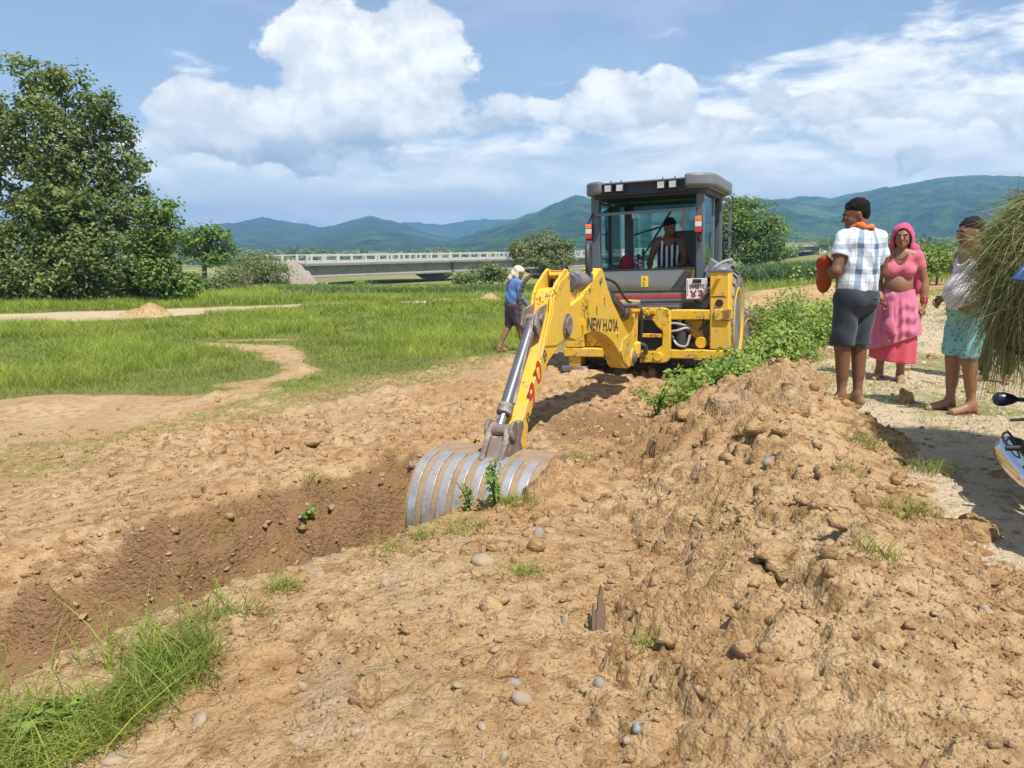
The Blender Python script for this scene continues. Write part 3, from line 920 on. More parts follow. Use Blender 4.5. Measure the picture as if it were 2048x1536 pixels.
def build_bridge():
    P = [np.array([-28.2, 95.74, -0.92]), np.array([12.0, 148.0, -0.92]), np.array([97.0, 261.0, 0.9])]
    root = empty('bridge', tuple(P[0])); tag(root, 'long concrete girder bridge with white railing crossing the far field', 'bridge')
    seglen = [np.linalg.norm(P[1] - P[0]), np.linalg.norm(P[2] - P[1])]; tot = sum(seglen)

    def pt(s):
        if s < seglen[0]:
            q = P[0] + (P[1] - P[0]) * s / seglen[0]; d = unit(P[1] - P[0])
        else:
            q = P[1] + (P[2] - P[1]) * (s - seglen[0]) / seglen[1]; d = unit(P[2] - P[1])
        n_ = np.array([d[1], -d[0], 0.0]); n_ /= np.linalg.norm(n_)
        return q - P[0], d, n_          # n_ points to the camera side
    # span joints: the pier in view stands below photo x 866
    ssum = np.linspace(0, seglen[0], 4000); pxs = []
    for s in ssum:
        q = pt(s)[0] + P[0]; pxs.append(1024 + F_PX * q[0] / (q[1] * math.cos(PITCH) + (CAM_Z - q[2]) * math.sin(PITCH)))
    s_p = ssum[np.argmin(np.abs(np.array(pxs) - 868))]
    span = s_p - 0.3
    joints = [0.3] + [0.3 + span * k for k in range(1, 20) if 0.3 + span * k < tot - 4] + [tot - 1]
    half = 4.2

    def sect(mb, s0, s1, prof, cuts=1):
        rs = []
        for s in np.linspace(s0, s1, cuts + 1):
            q, d, n_ = pt(s); rs.append([Vector(q + n_ * u + np.array([0, 0, v])) for u, v in prof])
        mb.rings(rs)
    for a, b in zip(joints[:-1], joints[1:]):
        mb = MB(); sect(mb, a + .06, b - .06, [(half, 0), (-half, 0), (-half, -.28), (half, -.28)], 3)
        mb.build('deck', M_CONC, root, 0)
        for u in (half - .75, 0.0, -half + .75):
            mb = MB(); sect(mb, a + .25, b - .25, [(u + .22, -.285), (u - .22, -.285), (u - .22, -1.45), (u - .38, -1.62), (u - .38, -1.78), (u + .38, -1.78), (u + .38, -1.62), (u + .22, -1.45)], 3)
            mb.build('girder', M_CONC, root, 0)
        for s in (a + .8, b - .8):
            q, d, n_ = pt(s); mb = MB()
            mb.bar(q + n_ * (half - 1.0) + [0, 0, -.98], q - n_ * (half - 1.0) + [0, 0, -.98], .3, 1.3)
            mb.build('cross_beam', M_CONC, root, 0)
    for side in (1, -1):
        mb = MB()
        for s0 in np.arange(0.6, tot - 1.5, 12):
            s1 = min(s0 + 11.95, tot - 1)
            for zz, wd, ht in ((.08, .26, .16), (.90, .16, .12)):
                q0, d, n_ = pt(s0); q1, d1, n1 = pt(s1)
                mb.bar(q0 + n_ * side * (half - .18) + [0, 0, zz], q1 + n1 * side * (half - .18) + [0, 0, zz], wd, ht)
        mb.build('railing', M_CONC_W, root, 0)
        mb = MB()
        for s in np.arange(0.8, tot - 1, 2.3):
            q, d, n_ = pt(s); b0 = q + n_ * side * (half - .2)
            mb.bar(b0 + [0, 0, .162], b0 + [0, 0, 1.02], .24, .30, tuple(d))
        tag(mb.build('railing_post', M_CONC_W, root, 0), kind='stuff')
    for s in joints[1:-1]:
        q, d, n_ = pt(s); zb = float(macro_z(q[0] + P[0][0], q[1] + P[0][1])) - P[0][2] - 1.5
        mb = MB()
        c = q + [0, 0, -1.79]
        pr = [(-2.9, 0), (2.9, 0), (2.9, -.45), (1.5, -1.0), (-1.5, -1.0), (-2.9, -.45)]
        mb.prism(pr, lambda u, v, w_: Vector(c + n_ * u + np.array([0, 0, v]) + d * w_), -1.0, 1.0)
        cp = mb.build('pier', M_CONC, root, 0)
        mb = MB(); mb.cyl(q + [0, 0, zb], q + [0, 0, -2.78], 1.05, 1.05, 20); mb.build('column', M_CONC, cp)
    # far abutment with its sloped wing
    q, d, n_ = pt(tot - 1)
    mb = MB(); mb.bar(q + n_ * (half + .2) + [0, 0, -3.0], q - n_ * (half + .2) + [0, 0, -3.0], 1.6, 6.0, (0, 0, 1)); mb.build('abutment', M_CONC, root, 0)
    mb = MB()
    b0 = q + d * 1.0
    mb.hexa([Vector(b0 + n_ * (half) + [0, 0, -6]), Vector(b0 + n_ * (half + 6) + d * 3 + [0, 0, -6]), Vector(b0 + n_ * (half + 6) + d * 26 + [0, 0, -6]), Vector(b0 + n_ * half + d * 26 + [0, 0, -6]),
             Vector(b0 + n_ * half + [0, 0, -.35]), Vector(b0 + n_ * (half + .6) + [0, 0, -.4]), Vector(b0 + n_ * (half + 4) + d * 26 + [0, 0, -3.6]), Vector(b0 + n_ * half + d * 26 + [0, 0, -3.0])])
    mb.build('wing_wall', M_CONC_W, root, 0)
    return P, pt


BR_P, BR_PT = build_bridge()


def mound(name, label, cx, cy, rx, ry, h, mat, seed, cat, rough=0.12, n=46, z0=None, kind=None, tint=(0, 0.3, 0)):
    a = np.linspace(-1.25, 1.25, n); U, W = np.meshgrid(a, a)
    x_ = cx + U * rx; y_ = cy + W * ry
    r_ = np.hypot(U, W)
    z = ground_z(x_, y_) + h * np.where(r_ < 1, (1 - r_ ** 1.5), -(r_ - 1) * .9) * (1 + fbm(x_, y_, rx * .5, 3, seed)) + fbm(x_, y_, rx * .35, 4, seed + 1) * h * rough * 4 * (r_ < 1.1)
    V = np.stack([x_ - cx, y_ - cy, z - float(ground_z(cx, cy))], -1).reshape(-1, 3)
    i = np.arange(n * n).reshape(n, n)
    Fq = np.stack([i[:-1, :-1], i[:-1, 1:], i[1:, 1:], i[1:, :-1]], -1).reshape(-1, 4)
    o = np_mesh(name, V, Fq, mat, None, True, np.tile(np.array([tint]), (n * n, 1)))
    o.location = (cx, cy, float(ground_z(cx, cy)))
    return tag(o, label, cat, kind=kind)


q = at(575, 560, 84)
mound('stone_embankment', 'stone pitched bank under the near end of the bridge', at(588, 560, 84)[0] - 1.5, 86, 4.2, 5, 2.6, M_RUBBLE, 3, 'embankment', 0.16)
for px, Y, rx, h, lab in [(292, 24.3, .75, .26, 'small brown heap of soil beside the far track, nearest the big tree'), (973, 29.2, .75, .24, 'pale rounded soil heap by the end of the far track'), (885, 29.0, .55, .15, 'low pale soil heap in the middle of the far track')]:
    g_ = gp(px, Y); mound('spoil_mound', lab, g_[0], g_[1], rx, rx * .8, h, M_SOIL, int(px), 'soil heap', 0.12, 30)

# ------------------------------------------------------------------ trees
YT = 31.0
big = [(112, 440, 62, 42, -1.7), (60, 425, 50, 40, -1.5), (165, 430, 45, 38, -1.6), (110, 395, 50, 34, -1.8), (60, 470, 80, 45), (170, 470, 70, 45), (250, 470, 40, 40), (-30, 470, 70, 60), (230, 410, 40, 40), (265, 440, 30, 30), (95, 160, 45, 40), (30, 190, 70, 70), (130, 215, 75, 70), (205, 215, 30, 40), (215, 300, 60, 60), (95, 300, 95, 70), (15, 300, 60, 80), (180, 380, 75, 55), (250, 345, 45, 35), (270, 400, 38, 30),
       (120, 430, 80, 50), (40, 395, 40, 30), (210, 455, 70, 45), (150, 340, 90, 60), (-60, 260, 80, 110), (-90, 420, 80, 60), (235, 260, 22, 40), (282, 330, 22, 14)]
tb = gp(118, YT)
limbp = [([at(118, 470, YT), at(80, 425, YT + .3), at(20, 370, YT + .1), at(-20, 345, YT)], .12, .04), ([at(120, 480, YT), at(100, 440, YT + .1), at(60, 395, YT - .2)], .10, .03),
         ([at(118, 420, YT), at(150, 330, YT + .2), at(185, 250, YT + .1)], .10, .03), ([at(116, 420, YT), at(95, 300, YT), at(85, 170, YT)], .16, .03)]
make_tree('broadleaf_tree', 'tallest leafy tree with a bare forked limb, on the left', tb, pxblobs(big, YT, .9, 1.2, 4), 32000, (0.19, 0.115), M_TREE, 0.36, 24, 5, 0.34, 9, yellow=.10, shell=.35, limb_pts=limbp, trunk_top=at(118, 330, YT))
low = [(40, 520, 90, 70), (150, 520, 80, 60), (240, 530, 70, 60), (90, 570, 110, 45), (220, 575, 100, 40), (-60, 540, 90, 80), (300, 560, 50, 45)]
make_tree('thicket', 'dense dark thicket under the tallest tree', gp(150, 29.5), pxblobs(low, 29.5, .7, .8, 6), 17000, (0.17, 0.10), M_TREE, 0.45, 26, 8, 0.14, 5, 'thicket', yellow=.08, shell=.5)
make_tree('slim_tree', 'slim upright tree at the right edge of the thicket', gp(312, 29.0), pxblobs([(312, 425, 36, 28), (325, 455, 34, 38), (305, 500, 36, 45), (320, 550, 45, 40), (345, 412, 14, 10), (360, 575, 42, 30)], 29, .9, .4, 2), 6500, (0.17, 0.10), M_TREE_LIGHT, 0.36, 22, 9, 0.12, 4, yellow=.10)
make_tree('feathery_tree', 'feathery flat topped tree between the thicket and the bridge', gp(412, 62), pxblobs([(385, 478, 28, 16), (420, 470, 34, 16), (440, 495, 26, 18), (400, 500, 34, 16), (430, 515, 30, 10)], 62, .9, 1, 3), 3800, (0.30, 0.16), M_TREE_LIGHT, 0.7, 20, 12, 0.22, 5, yellow=.05)
make_tree('shrub', 'pale green shrub at the near end of the bridge', gp(525, 58), pxblobs([(500, 545, 42, 25), (545, 545, 30, 22), (520, 530, 40, 18), (560, 570, 22, 14), (470, 570, 30, 16)], 58, .8, 1, 3), 5200, (0.26, 0.09), M_TREE_PALE, 0.6, 22, 13, 0.08, 4, 'shrub', yellow=.05)
make_tree('shrub', 'low grassy bush between the thicket and the pale shrub', gp(420, 40), pxblobs([(385, 575, 40, 24), (430, 575, 36, 18), (455, 560, 25, 18)], 40, .8, 1, 3), 3200, (0.24, 0.07), M_TREE_PALE, 0.5, 20, 14, 0.06, 3, 'shrub', yellow=.2)
make_tree('pale_tree', 'rounded pale flowering tree left of the digger cab', gp(1085, 52), pxblobs([(1085, 490, 42, 26), (1060, 505, 42, 26), (1115, 510, 36, 26), (1085, 530, 50, 18), (1035, 500, 22, 14), (1130, 490, 18, 12)], 52, .9, 1, 5), 8200, (0.20, 0.085), M_TREE_PALE, 0.42, 22, 15, 0.14, 6, yellow=.35)
make_tree('round_tree', 'full round green tree just right of the digger cab', gp(1495, 60), pxblobs([(1500, 440, 50, 40), (1540, 465, 38, 35), (1455, 455, 45, 40), (1490, 500, 60, 28), (1550, 500, 32, 22), (1480, 415, 30, 20), (1420, 490, 40, 35)], 60, .9, 1.5, 6), 13000, (0.26, 0.11), M_TREE_LIGHT, 0.6, 24, 16, 0.25, 6, yellow=.10)
for px, py, rx, ry, Y, n, lab in [(985, 545, 28, 13, 66, 1500, 'low dark bush beside the pale tree'), (930, 557, 16, 8, 62, 700, 'small dark bush near the bridge pier'), (730, 572, 8, 7, 55, 300, 'tiny bush in the far grass below the bridge'), (1700, 507, 24, 9, 160, 700, 'bush beside the far end of the bridge'),
                                  (1870, 520, 42, 22, 34, 2600, 'leafy bush beside the dirt path behind the woman'), (1800, 495, 30, 10, 120, 900, 'low dark bush behind the woman'), (1960, 478, 40, 8, 150, 900, 'hedge like bush far along the path')]:
    make_tree('bush', lab, gp(px, Y), pxblobs([(px - rx * .4, py, rx * .6, ry), (px + rx * .4, py + 2, rx * .6, ry * .85)], Y, .9, .3, int(px)), n, (0.0045 * Y if Y > 60 else .0052 * Y, .0024 * Y), M_TREE if Y > 60 and px < 1000 else M_WEED, 0.012 * Y, 18, int(px), .05, 2, 'bush', yellow=.08)

# far tree belt on the river plain and at the hill feet, seen as one mass
r = np.random.default_rng(99); Pn = []; Nn_ = []; Tn = []; Ln = []
for (y0, y1, x0f, x1f, cnt, hgt) in [(330, 380, -.62, .10, 210, 5.5), (480, 640, -.65, .5, 300, 7), (230, 300, .30, .70, 150, 4.5), (420, 600, .28, .75, 260, 7)]:
    yy = r.uniform(y0, y1, cnt); xx = yy * r.uniform(x0f, x1f, cnt)
    zz = macro_z(xx, yy); hh = hgt * r.uniform(.5, 1.25, cnt); ww = hh * r.uniform(.6, 1.1, cnt)
    k = np.repeat(np.arange(cnt), 34)
    d = unit(r.normal(size=(len(k), 3))); rad = r.uniform(.4, 1, len(k))[:, None]
    Pn.append(np.stack([xx[k], yy[k], zz[k] + hh[k] * .5], -1) + d * rad * np.stack([ww[k], ww[k], hh[k] * .55], -1) * .8)
    Nn_.append(unit(d + [0, 0, .7] + r.normal(size=d.shape) * .4)); Tn.append(np.clip(r.random(cnt)[k] * .6 + r.random(len(k)) * .3, 0, 1)); Ln.append(hh[k] * .38)
Pn = np.concatenate(Pn); Nn_ = np.concatenate(Nn_); Tn = np.concatenate(Tn); Ln = np.concatenate(Ln)
V, Fq = leaves(Pn, Nn_, Ln, Ln * .7, r)
tag(np_mesh('far_woods', V, Fq, M_TREE, None, False, np.repeat(np.stack([Tn, Tn * 0, Tn * 0], -1), 4, 0)), 'belt of far trees on the river plain below the hills', 'woods', kind='stuff')

# ------------------------------------------------------------------ grass
def blade_mesh(name, X, Y, H, Wd, mat, r, lean=0.35, tint=None, yel=None, segs=2, z=None, label=None, flat=0.0, cat='grass', parent=None, origin=None):
    n = len(X)
    Z = ground_z(X, Y) if z is None else z
    th = r.uniform(0, 2 * math.pi, n); ln = H * lean * r.uniform(0.2, 1.8, n); fl = r.uniform(0, 2 * math.pi, n)
    dxy = np.stack([np.cos(th), np.sin(th)], -1); wv = np.stack([np.cos(fl), np.sin(fl)], -1)
    B = np.stack([X, Y, Z - 0.01], -1); rows = []
    for s in range(segs):
        t = s / segs
        c = B.copy(); c[:, :2] += dxy * (ln * t ** 2)[:, None]; c[:, 2] += H * (t - 0.18 * lean * t ** 2)
        wd = Wd * (1 - 0.55 * t) * 0.5
        rows.append(np.concatenate([c[:, :2] - wv * wd[:, None], c[:, 2:]], -1)); rows.append(np.concatenate([c[:, :2] + wv * wd[:, None], c[:, 2:]], -1))
    tip = B.copy(); tip[:, :2] += dxy * ln[:, None]; tip[:, 2] += H * (1 - 0.18 * lean - flat)
    rows.append(tip); m = len(rows)
    V = np.stack(rows, 1).reshape(-1, 3)
    if origin is not None: V = V - np.asarray(origin)
    b = np.arange(n)[:, None] * m; tri = []
    for s in range(segs - 1):
        a = 2 * s; tri += [b + np.array([a, a + 1, a + 3]), b + np.array([a, a + 3, a + 2])]
    tri.append(b + np.array([m - 3, m - 2, m - 1]))
    tri = np.concatenate(tri, 0)
    tint = r.random(n) if tint is None else tint
    yel = np.zeros(n) if yel is None else yel
    o = np_mesh(name, V, tri, mat, parent, False, np.repeat(np.stack([tint, yel, yel * 0], -1), m, 0))
    if label: tag(o, label, cat, kind='stuff')
    return o


r = np.random.default_rng(21)


def scatter_field(n, y0, y1, xl, xr, r):
    """density falling with distance"""
    u = r.random(n); Y = y0 + (y1 - y0) * u
    return Y * (xl + (xr - xl) * r.random(n)), Y


# the mown and standing grass of the field, thinning to bare soil
X, Y = scatter_field(222000, 7.0, 31, -.86, .30, r)
ga = grass_amount(X, Y)
keepm = r.random(len(X)) < ga * 1.05
X, Y, ga = X[keepm], Y[keepm], ga[keepm]
pn = fbm(X, Y, 1.7, 4, 61, .65)
tall = S((pn + 0.12) / 0.30) * S((ga - .55) / .4)
cdist = np.hypot(X, Y)
# trodden lane where the man walks
gg = (X + 4.7) * (-0.756) + (Y - 6.9) * 0.654
tramp = np.exp(-((gg - 1.9) / 1.3) ** 2) * (X > -3.2)
H = (0.075 + 0.20 * tall * (1 - .75 * tramp)) * r.uniform(.55, 1.3, len(X)) * (0.45 + .55 * ga)
Wd = np.clip(0.00082 * Y, 0.0075, 0.024) * r.uniform(.7, 1.3, len(X))
ti = np.clip(0.55 - tall * .35 + pn * 1.5 + fbm(X, Y, .35, 2, 71) * .6 + r.normal(size=len(X)) * .2, 0, 1); ye = np.clip(r.random(len(X)) ** 3 * .7 + .35 * (1 - ga) + .30 * tramp + .25 * S(fbm(X, Y, 3.5, 2, 65) * 3), 0, 1)
blade_mesh('field_grass', X, Y, H, Wd, M_GRASS, r, 0.75, ti, ye, 2, label='bright green field grass left of the digger')
# beyond the track: rank grass and the maize strip
X, Y = scatter_field(42000, 27, 52, -.70, .70, r)
ga = grass_amount(X, Y); k = r.random(len(X)) < ga * (0.35 + .65 * S((fbm(X, Y, 6, 3, 17) + .2) / .3)); X, Y = X[k], Y[k]
right = X > 0.22 * Y
H = np.where(right, 0.45, np.where(Y > 33, .26, .32)) * r.uniform(.6, 1.3, len(X))
blade_mesh('rank_grass', X, Y, H, .028 * r.uniform(.7, 1.4, len(X)), M_GRASS, r, 0.5, np.clip(.55 + fbm(X, Y, 4, 2, 66) + r.normal(size=len(X)) * .15, 0, 1), np.clip(r.random(len(X)) ** 2 * .6 + .2 * right, 0, 1), 2, label='rank yellow green grass beyond the dirt track')
X, Y = scatter_field(17000, 38, 62, .20, .62, r)
k = (Y > 44) | (X < .25 * Y); X, Y = X[k], Y[k]
blade_mesh('maize_rows', X, Y, 1.25 * r.uniform(.6, 1.2, len(X)), .10 * r.uniform(.7, 1.3, len(X)), M_MAIZE, r, 0.75, np.clip(r.random(len(X)), 0, 1), r.random(len(X)) ** 4 * .5, 3, label='grey green maize standing beyond the right field', cat='maize')
X, Y = scatter_field(22000, 36, 60, -.30, .22, r)
k = r.random(len(X)) < S((fbm(X, Y, 9, 2, 19) + .22) / .2); X, Y = X[k], Y[k]
blade_mesh('tall_reeds', X, Y, .26 * r.uniform(.5, 1.3, len(X)), .06 * r.uniform(.7, 1.3, len(X)), M_MAIZE, r, 0.7, np.clip(r.random(len(X)), 0, 1), r.random(len(X)) ** 4 * .5, 2, label='tall blue green crop in front of the bridge', cat='crop')

# ------------------------------------------------------------------ haze
hz = MB(); hz.box((-4200, -120, -14), (4200, 4200, 196))
haze = hz.build('haze', None, None, 0) if False else None
me = bpy.data.meshes.new('haze'); me.from_pydata(hz.v, [], hz.f); me.update()
haze = bpy.data.objects.new('haze', me); COL.objects.link(haze)
hm = bpy.data.materials.new('haze'); hm.use_nodes = True
ht = hm.node_tree; ht.nodes.remove(ht.nodes['Principled BSDF'])
pv = ht.nodes.new('ShaderNodeVolumePrincipled'); pv.inputs['Density'].default_value = 0.00041
pv.inputs['Color'].default_value = (0.29, 0.61, 1.0, 1); pv.inputs['Anisotropy'].default_value = 0.1
ht.links.new(pv.outputs[0], ht.nodes['Material Output'].inputs['Volume'])
me.materials.append(hm); tag(haze, kind='stuff')
# ------------------------------------------------------------------ backhoe loader
RUST = (0.105, 0.045, 0.020); DUST = (0.40, 0.27, 0.14); GRIME = (0.06, 0.04, 0.025)
def yellow_paint(name, amt, scale, dirt):
    m, t, b, x = mat_new(name)
    co = x.coord('Object')
    n1 = x.noise(co, 2.0, 4, 0.6); n2 = x.noise(co, scale, 9, 0.72, 0.4); n3 = x.noise(co, 34.0, 4, 0.6)
    n4 = x.noise(x.scale(co, (9, 9, 1.6)), 1.0, 5, 0.65)
    c = x.mix(n1, (0.66, 0.385, 0.018), (0.80, 0.505, 0.035))
    dust = x.sstep(x.add(n4, x.mul(n1, .35)), 0.60, 0.85)
    c = x.mix(x.mul(dust, 0.55), c, (0.52, 0.36, 0.15))
    chips = x.sstep(x.add(n2, x.mul(x.sub(n3, .5), .55)), 0.66 - amt * .16, 0.73 - amt * .14)
    c = x.mix(x.mul(chips, 0.85), c, dirt)
    spots = x.sstep(x.noise(co, 16.0, 2, 0.5), 0.71, 0.74)
    c = x.mix(x.mul(spots, .7), c, (0.17, 0.075, 0.02))
    put(t, c, b.inputs['Base Color'])
    put(t, x.add(x.lin(n3, 0, 1, 0.38, 0.55), x.mul(x.math('MAXIMUM', chips, dust), .3)), b.inputs['Roughness'])
    b.inputs['Specular IOR Level'].default_value = 0.4
    put(t, x.bump(x.sub(x.mul(n1, .3), x.mul(chips, .3)), 0.25, 0.01), b.inputs['Normal'])
    return m


M_YEL = yellow_paint('yellow_paint', 0.30, 2.6, RUST)
M_YELW = yellow_paint('worn_yellow_paint', 0.75, 3.2, (0.15, 0.075, 0.03))
M_GREYP = simple_mat('grey_plastic', (0.135, 0.15, 0.165), 0.5, var=.12, dirt=(.25, .22, .18), dirt_amt=.15)
M_PILLAR = simple_mat('slate_pillar_paint', (0.085, 0.105, 0.13), 0.42, var=.12, dirt=(.22, .20, .17), dirt_amt=.12)
M_BLACK = simple_mat('black_plastic', (0.018, 0.019, 0.021), 0.55)
M_NAVY = simple_mat('dark_recess', (0.020, 0.025, 0.04), 0.6)
M_LOWP = simple_mat('grey_side_panel', (0.17, 0.165, 0.165), 0.55, dirt=(.12, .085, .06), dirt_amt=.4)
M_SKIRT = simple_mat('dirty_skirt', (0.055, 0.05, 0.05), 0.7, dirt=(.22, .15, .10), dirt_amt=.5)
M_RED = simple_mat('red_stripe', (0.50, 0.035, 0.035), 0.5)
M_TYRE = simple_mat('dusty_tyre', (0.13, 0.12, 0.11), 0.92, var=.3, scale=5, dirt=(.34, .26, .18), dirt_amt=.75, dirt_scale=2.4, bump=.3, bscale=50)
M_RIM = yellow_paint('dusty_rim', 0.7, 2.5, (0.40, 0.28, 0.14))
M_STEEL = simple_mat('worn_steel', (0.46, 0.465, 0.47), 0.40, 0.6, var=.25, scale=9, dirt=(.30, .235, .165), dirt_amt=.7, dirt_scale=5)
M_EARTHY = simple_mat('earth_caked_steel', (0.29, 0.205, 0.125), 0.85, var=.3, scale=8, dirt=(.20, .13, .08), dirt_amt=.5, bump=.5, bscale=40)
M_OLDST = simple_mat('brown_cast_steel', (0.175, 0.135, 0.115), 0.6, 0.25, var=.3, scale=7, dirt=(.42, .36, .30), dirt_amt=.6, dirt_scale=5)
M_CYL = simple_mat('grey_cylinder_paint', (0.115, 0.118, 0.128), 0.38, 0.25, var=.2, scale=5, dirt=(.36, .29, .22), dirt_amt=.30, dirt_scale=3.2)
M_CYLD = simple_mat('dark_cylinder', (0.06, 0.06, 0.062), 0.45, 0.2, var=.2, dirt=(.25, .19, .13), dirt_amt=.35)
M_CHROME = simple_mat('chrome_rod', (0.72, 0.73, 0.75), 0.14, 1.0, var=.03)
M_HOSE = simple_mat('rubber_hose', (0.035, 0.034, 0.033), 0.55, var=.2, dirt=(.18, .13, .09), dirt_amt=.3, dirt_scale=8)
M_HOSEG = simple_mat('grey_hose', (0.34, 0.33, 0.31), 0.5)
M_LAMPG = simple_mat('lamp_glass', (0.50, 0.52, 0.50), 0.10, 0.5, var=.5, scale=22)
M_ORANGE = simple_mat('orange_lens', (0.75, 0.20, 0.025), 0.25); M_WHITEL = simple_mat('white_lens', (0.62, 0.60, 0.56), 0.3); M_REDL = simple_mat('red_lens', (0.52, 0.02, 0.025), 0.25)
M_BOARD = simple_mat('white_board', (0.72, 0.67, 0.70), 0.6, var=.08, dirt=(.5, .42, .40), dirt_amt=.2)
M_MAROON = simple_mat('maroon_ink', (0.24, 0.012, 0.045), 0.7); M_INK = simple_mat('dark_ink', (0.045, 0.025, 0.02), 0.7)
M_LETTER = simple_mat('black_lettering', (0.030, 0.024, 0.016), 0.6, dirt=(.70, .44, .03), dirt_amt=.22, dirt_scale=9)
M_STICK = simple_mat('yellow_sticker', (0.80, 0.58, 0.03), 0.5)
M_REDCL = simple_mat('red_cloth', (0.20, 0.012, 0.028), 0.9); M_SEAT = simple_mat('seat_vinyl', (0.03, 0.03, 0.034), 0.6)


def glass_mat(name, tint, refl=0.10, dark=0.0):
    m, t, b, x = mat_new(name)
    t.nodes.remove(b)
    tr = t.nodes.new('ShaderNodeBsdfTransparent'); tr.inputs[0].default_value = tint + (1,)
    gl = t.nodes.new('ShaderNodeBsdfGlossy'); gl.inputs['Roughness'].default_value = 0.04; gl.inputs['Color'].default_value = (.9, .95, 1, 1)
    df = t.nodes.new('ShaderNodeBsdfDiffuse'); df.inputs[0].default_value = (.30, .30, .28, 1)
    lw = t.nodes.new('ShaderNodeLayerWeight'); lw.inputs[0].default_value = 0.35
    m1 = t.nodes.new('ShaderNodeMixShader'); m2 = t.nodes.new('ShaderNodeMixShader')
    n = x.noise(x.coord('Object'), 3.0, 5, 0.65)
    put(t, x.lin(n, 0.35, 0.75, dark, dark + .10), m2.inputs[0])
    put(t, x.lin(lw.outputs['Facing'], 0, 1, refl, .7), m1.inputs[0])
    t.links.new(tr.outputs[0], m2.inputs[1]); t.links.new(df.outputs[0], m2.inputs[2])
    t.links.new(m2.outputs[0], m1.inputs[1]); t.links.new(gl.outputs[0], m1.inputs[2])
    t.links.new(m1.outputs[0], t.nodes['Material Output'].inputs[0])
    return m


M_GLASS = glass_mat('teal_cab_glass', (0.60, 0.80, 0.79), 0.07, 0.02)
M_DGLASS = glass_mat('smoked_cab_glass', (0.20, 0.26, 0.29), 0.16, 0.08)

_a, _r, _p = R_(23.4), R_(2.3), R_(-1.0)
_Rz = np.array([[math.cos(_a), math.sin(_a), 0], [-math.sin(_a), math.cos(_a), 0], [0, 0, 1]])
_Ry = np.array([[math.cos(_r), 0, -math.sin(_r)], [0, 1, 0], [math.sin(_r), 0, math.cos(_r)]])
_Rx = np.array([[1, 0, 0], [0, math.cos(_p), -math.sin(_p)], [0, math.sin(_p), math.cos(_p)]])
MR = _Rz @ _Ry @ _Rx; MT = np.array([2.10, 10.98, -0.40])
BH = empty('backhoe_loader'); Mx4 = Matrix(MR.tolist()).to_4x4(); Mx4.translation = Vector(MT); BH.matrix_world = Mx4
tag(BH, 'yellow backhoe loader with grey cab digging its rear bucket into the trench', 'backhoe loader')


def w2l(p):
    return MR.T @ (np.asarray(p, float) - MT)


BA = np.array([1.51, 9.92]); BD = np.array([-0.36966745, -0.92916413]); BN = np.array([0.92916413, -0.36966745])


def BP(s, z, o=0.0):
    q = BA + BD * s + BN * o
    return Vector(w2l((q[0], q[1], z)))


def pl(px, py, Y):
    return w2l(at(px, py, Y))


def plate(poly, o0, o1):
    mb = MB(); mb.prism(poly, lambda u, v, w_: BP(u, v, w_), o0, o1); return mb


# --- chassis, hood and loader
mb = MB(); mb.box((-.36, -.6, .42), (.36, 2.6, .80)); mb.build('chassis', M_BLACK, BH, bevel=.01)
mb = MB(); mb.box((-.42, -.62, .36), (.42, .35, .98)); mb.build('transmission', M_SKIRT, BH, bevel=.03)
mb = MB(); mb.prism([(-.42, .82), (.42, .82), (.42, 1.34), (.32, 1.46), (-.32, 1.46), (-.42, 1.34)], lambda u, v, w_: Vector((u, w_, v)), 1.2, 3.0); mb.build('hood', M_YEL, BH, bevel=.02)
for sx_ in (-1, 1):
    mb = MB(); mb.bar((sx_ * .62, 1.15, 1.35), (sx_ * .62, 2.6, 1.0), .12, .22); mb.bar((sx_ * .62, 2.6, 1.0), (sx_ * .62, 3.25, .32), .12, .20)
    mb.build('loader_arm', M_YELW, BH, bevel=.01)
mb = MB(); prof = [(3.25, .62), (3.2, .25), (3.3, .0), (3.55, -.1), (4.0, -.12), (4.02, -.10), (3.58, -.06), (3.34, .03), (3.26, .26), (3.30, .62)]
mb.prism(prof, lambda u, v, w_: Vector((w_, u, v)), -1.12, 1.12)
for sx_ in (-1.12, 1.10):
    mb.prism([(3.25, .60), (3.2, .25), (3.3, 0), (3.55, -.1), (4.0, -.11), (3.7, .40)], lambda u, v, w_: Vector((w_, u, v)), sx_, sx_ + .02)
mb.bar((1.02, 3.18, .2), (1.02, 3.18, .74), .16, .06)
mb.build('loader_bucket', M_EARTHY, BH)
mb = MB(); mb.cyl((.25, 1.8, 1.46), (.25, 1.8, 2.1), .035, n=10); mb.build('exhaust_pipe', M_BLACK, BH)


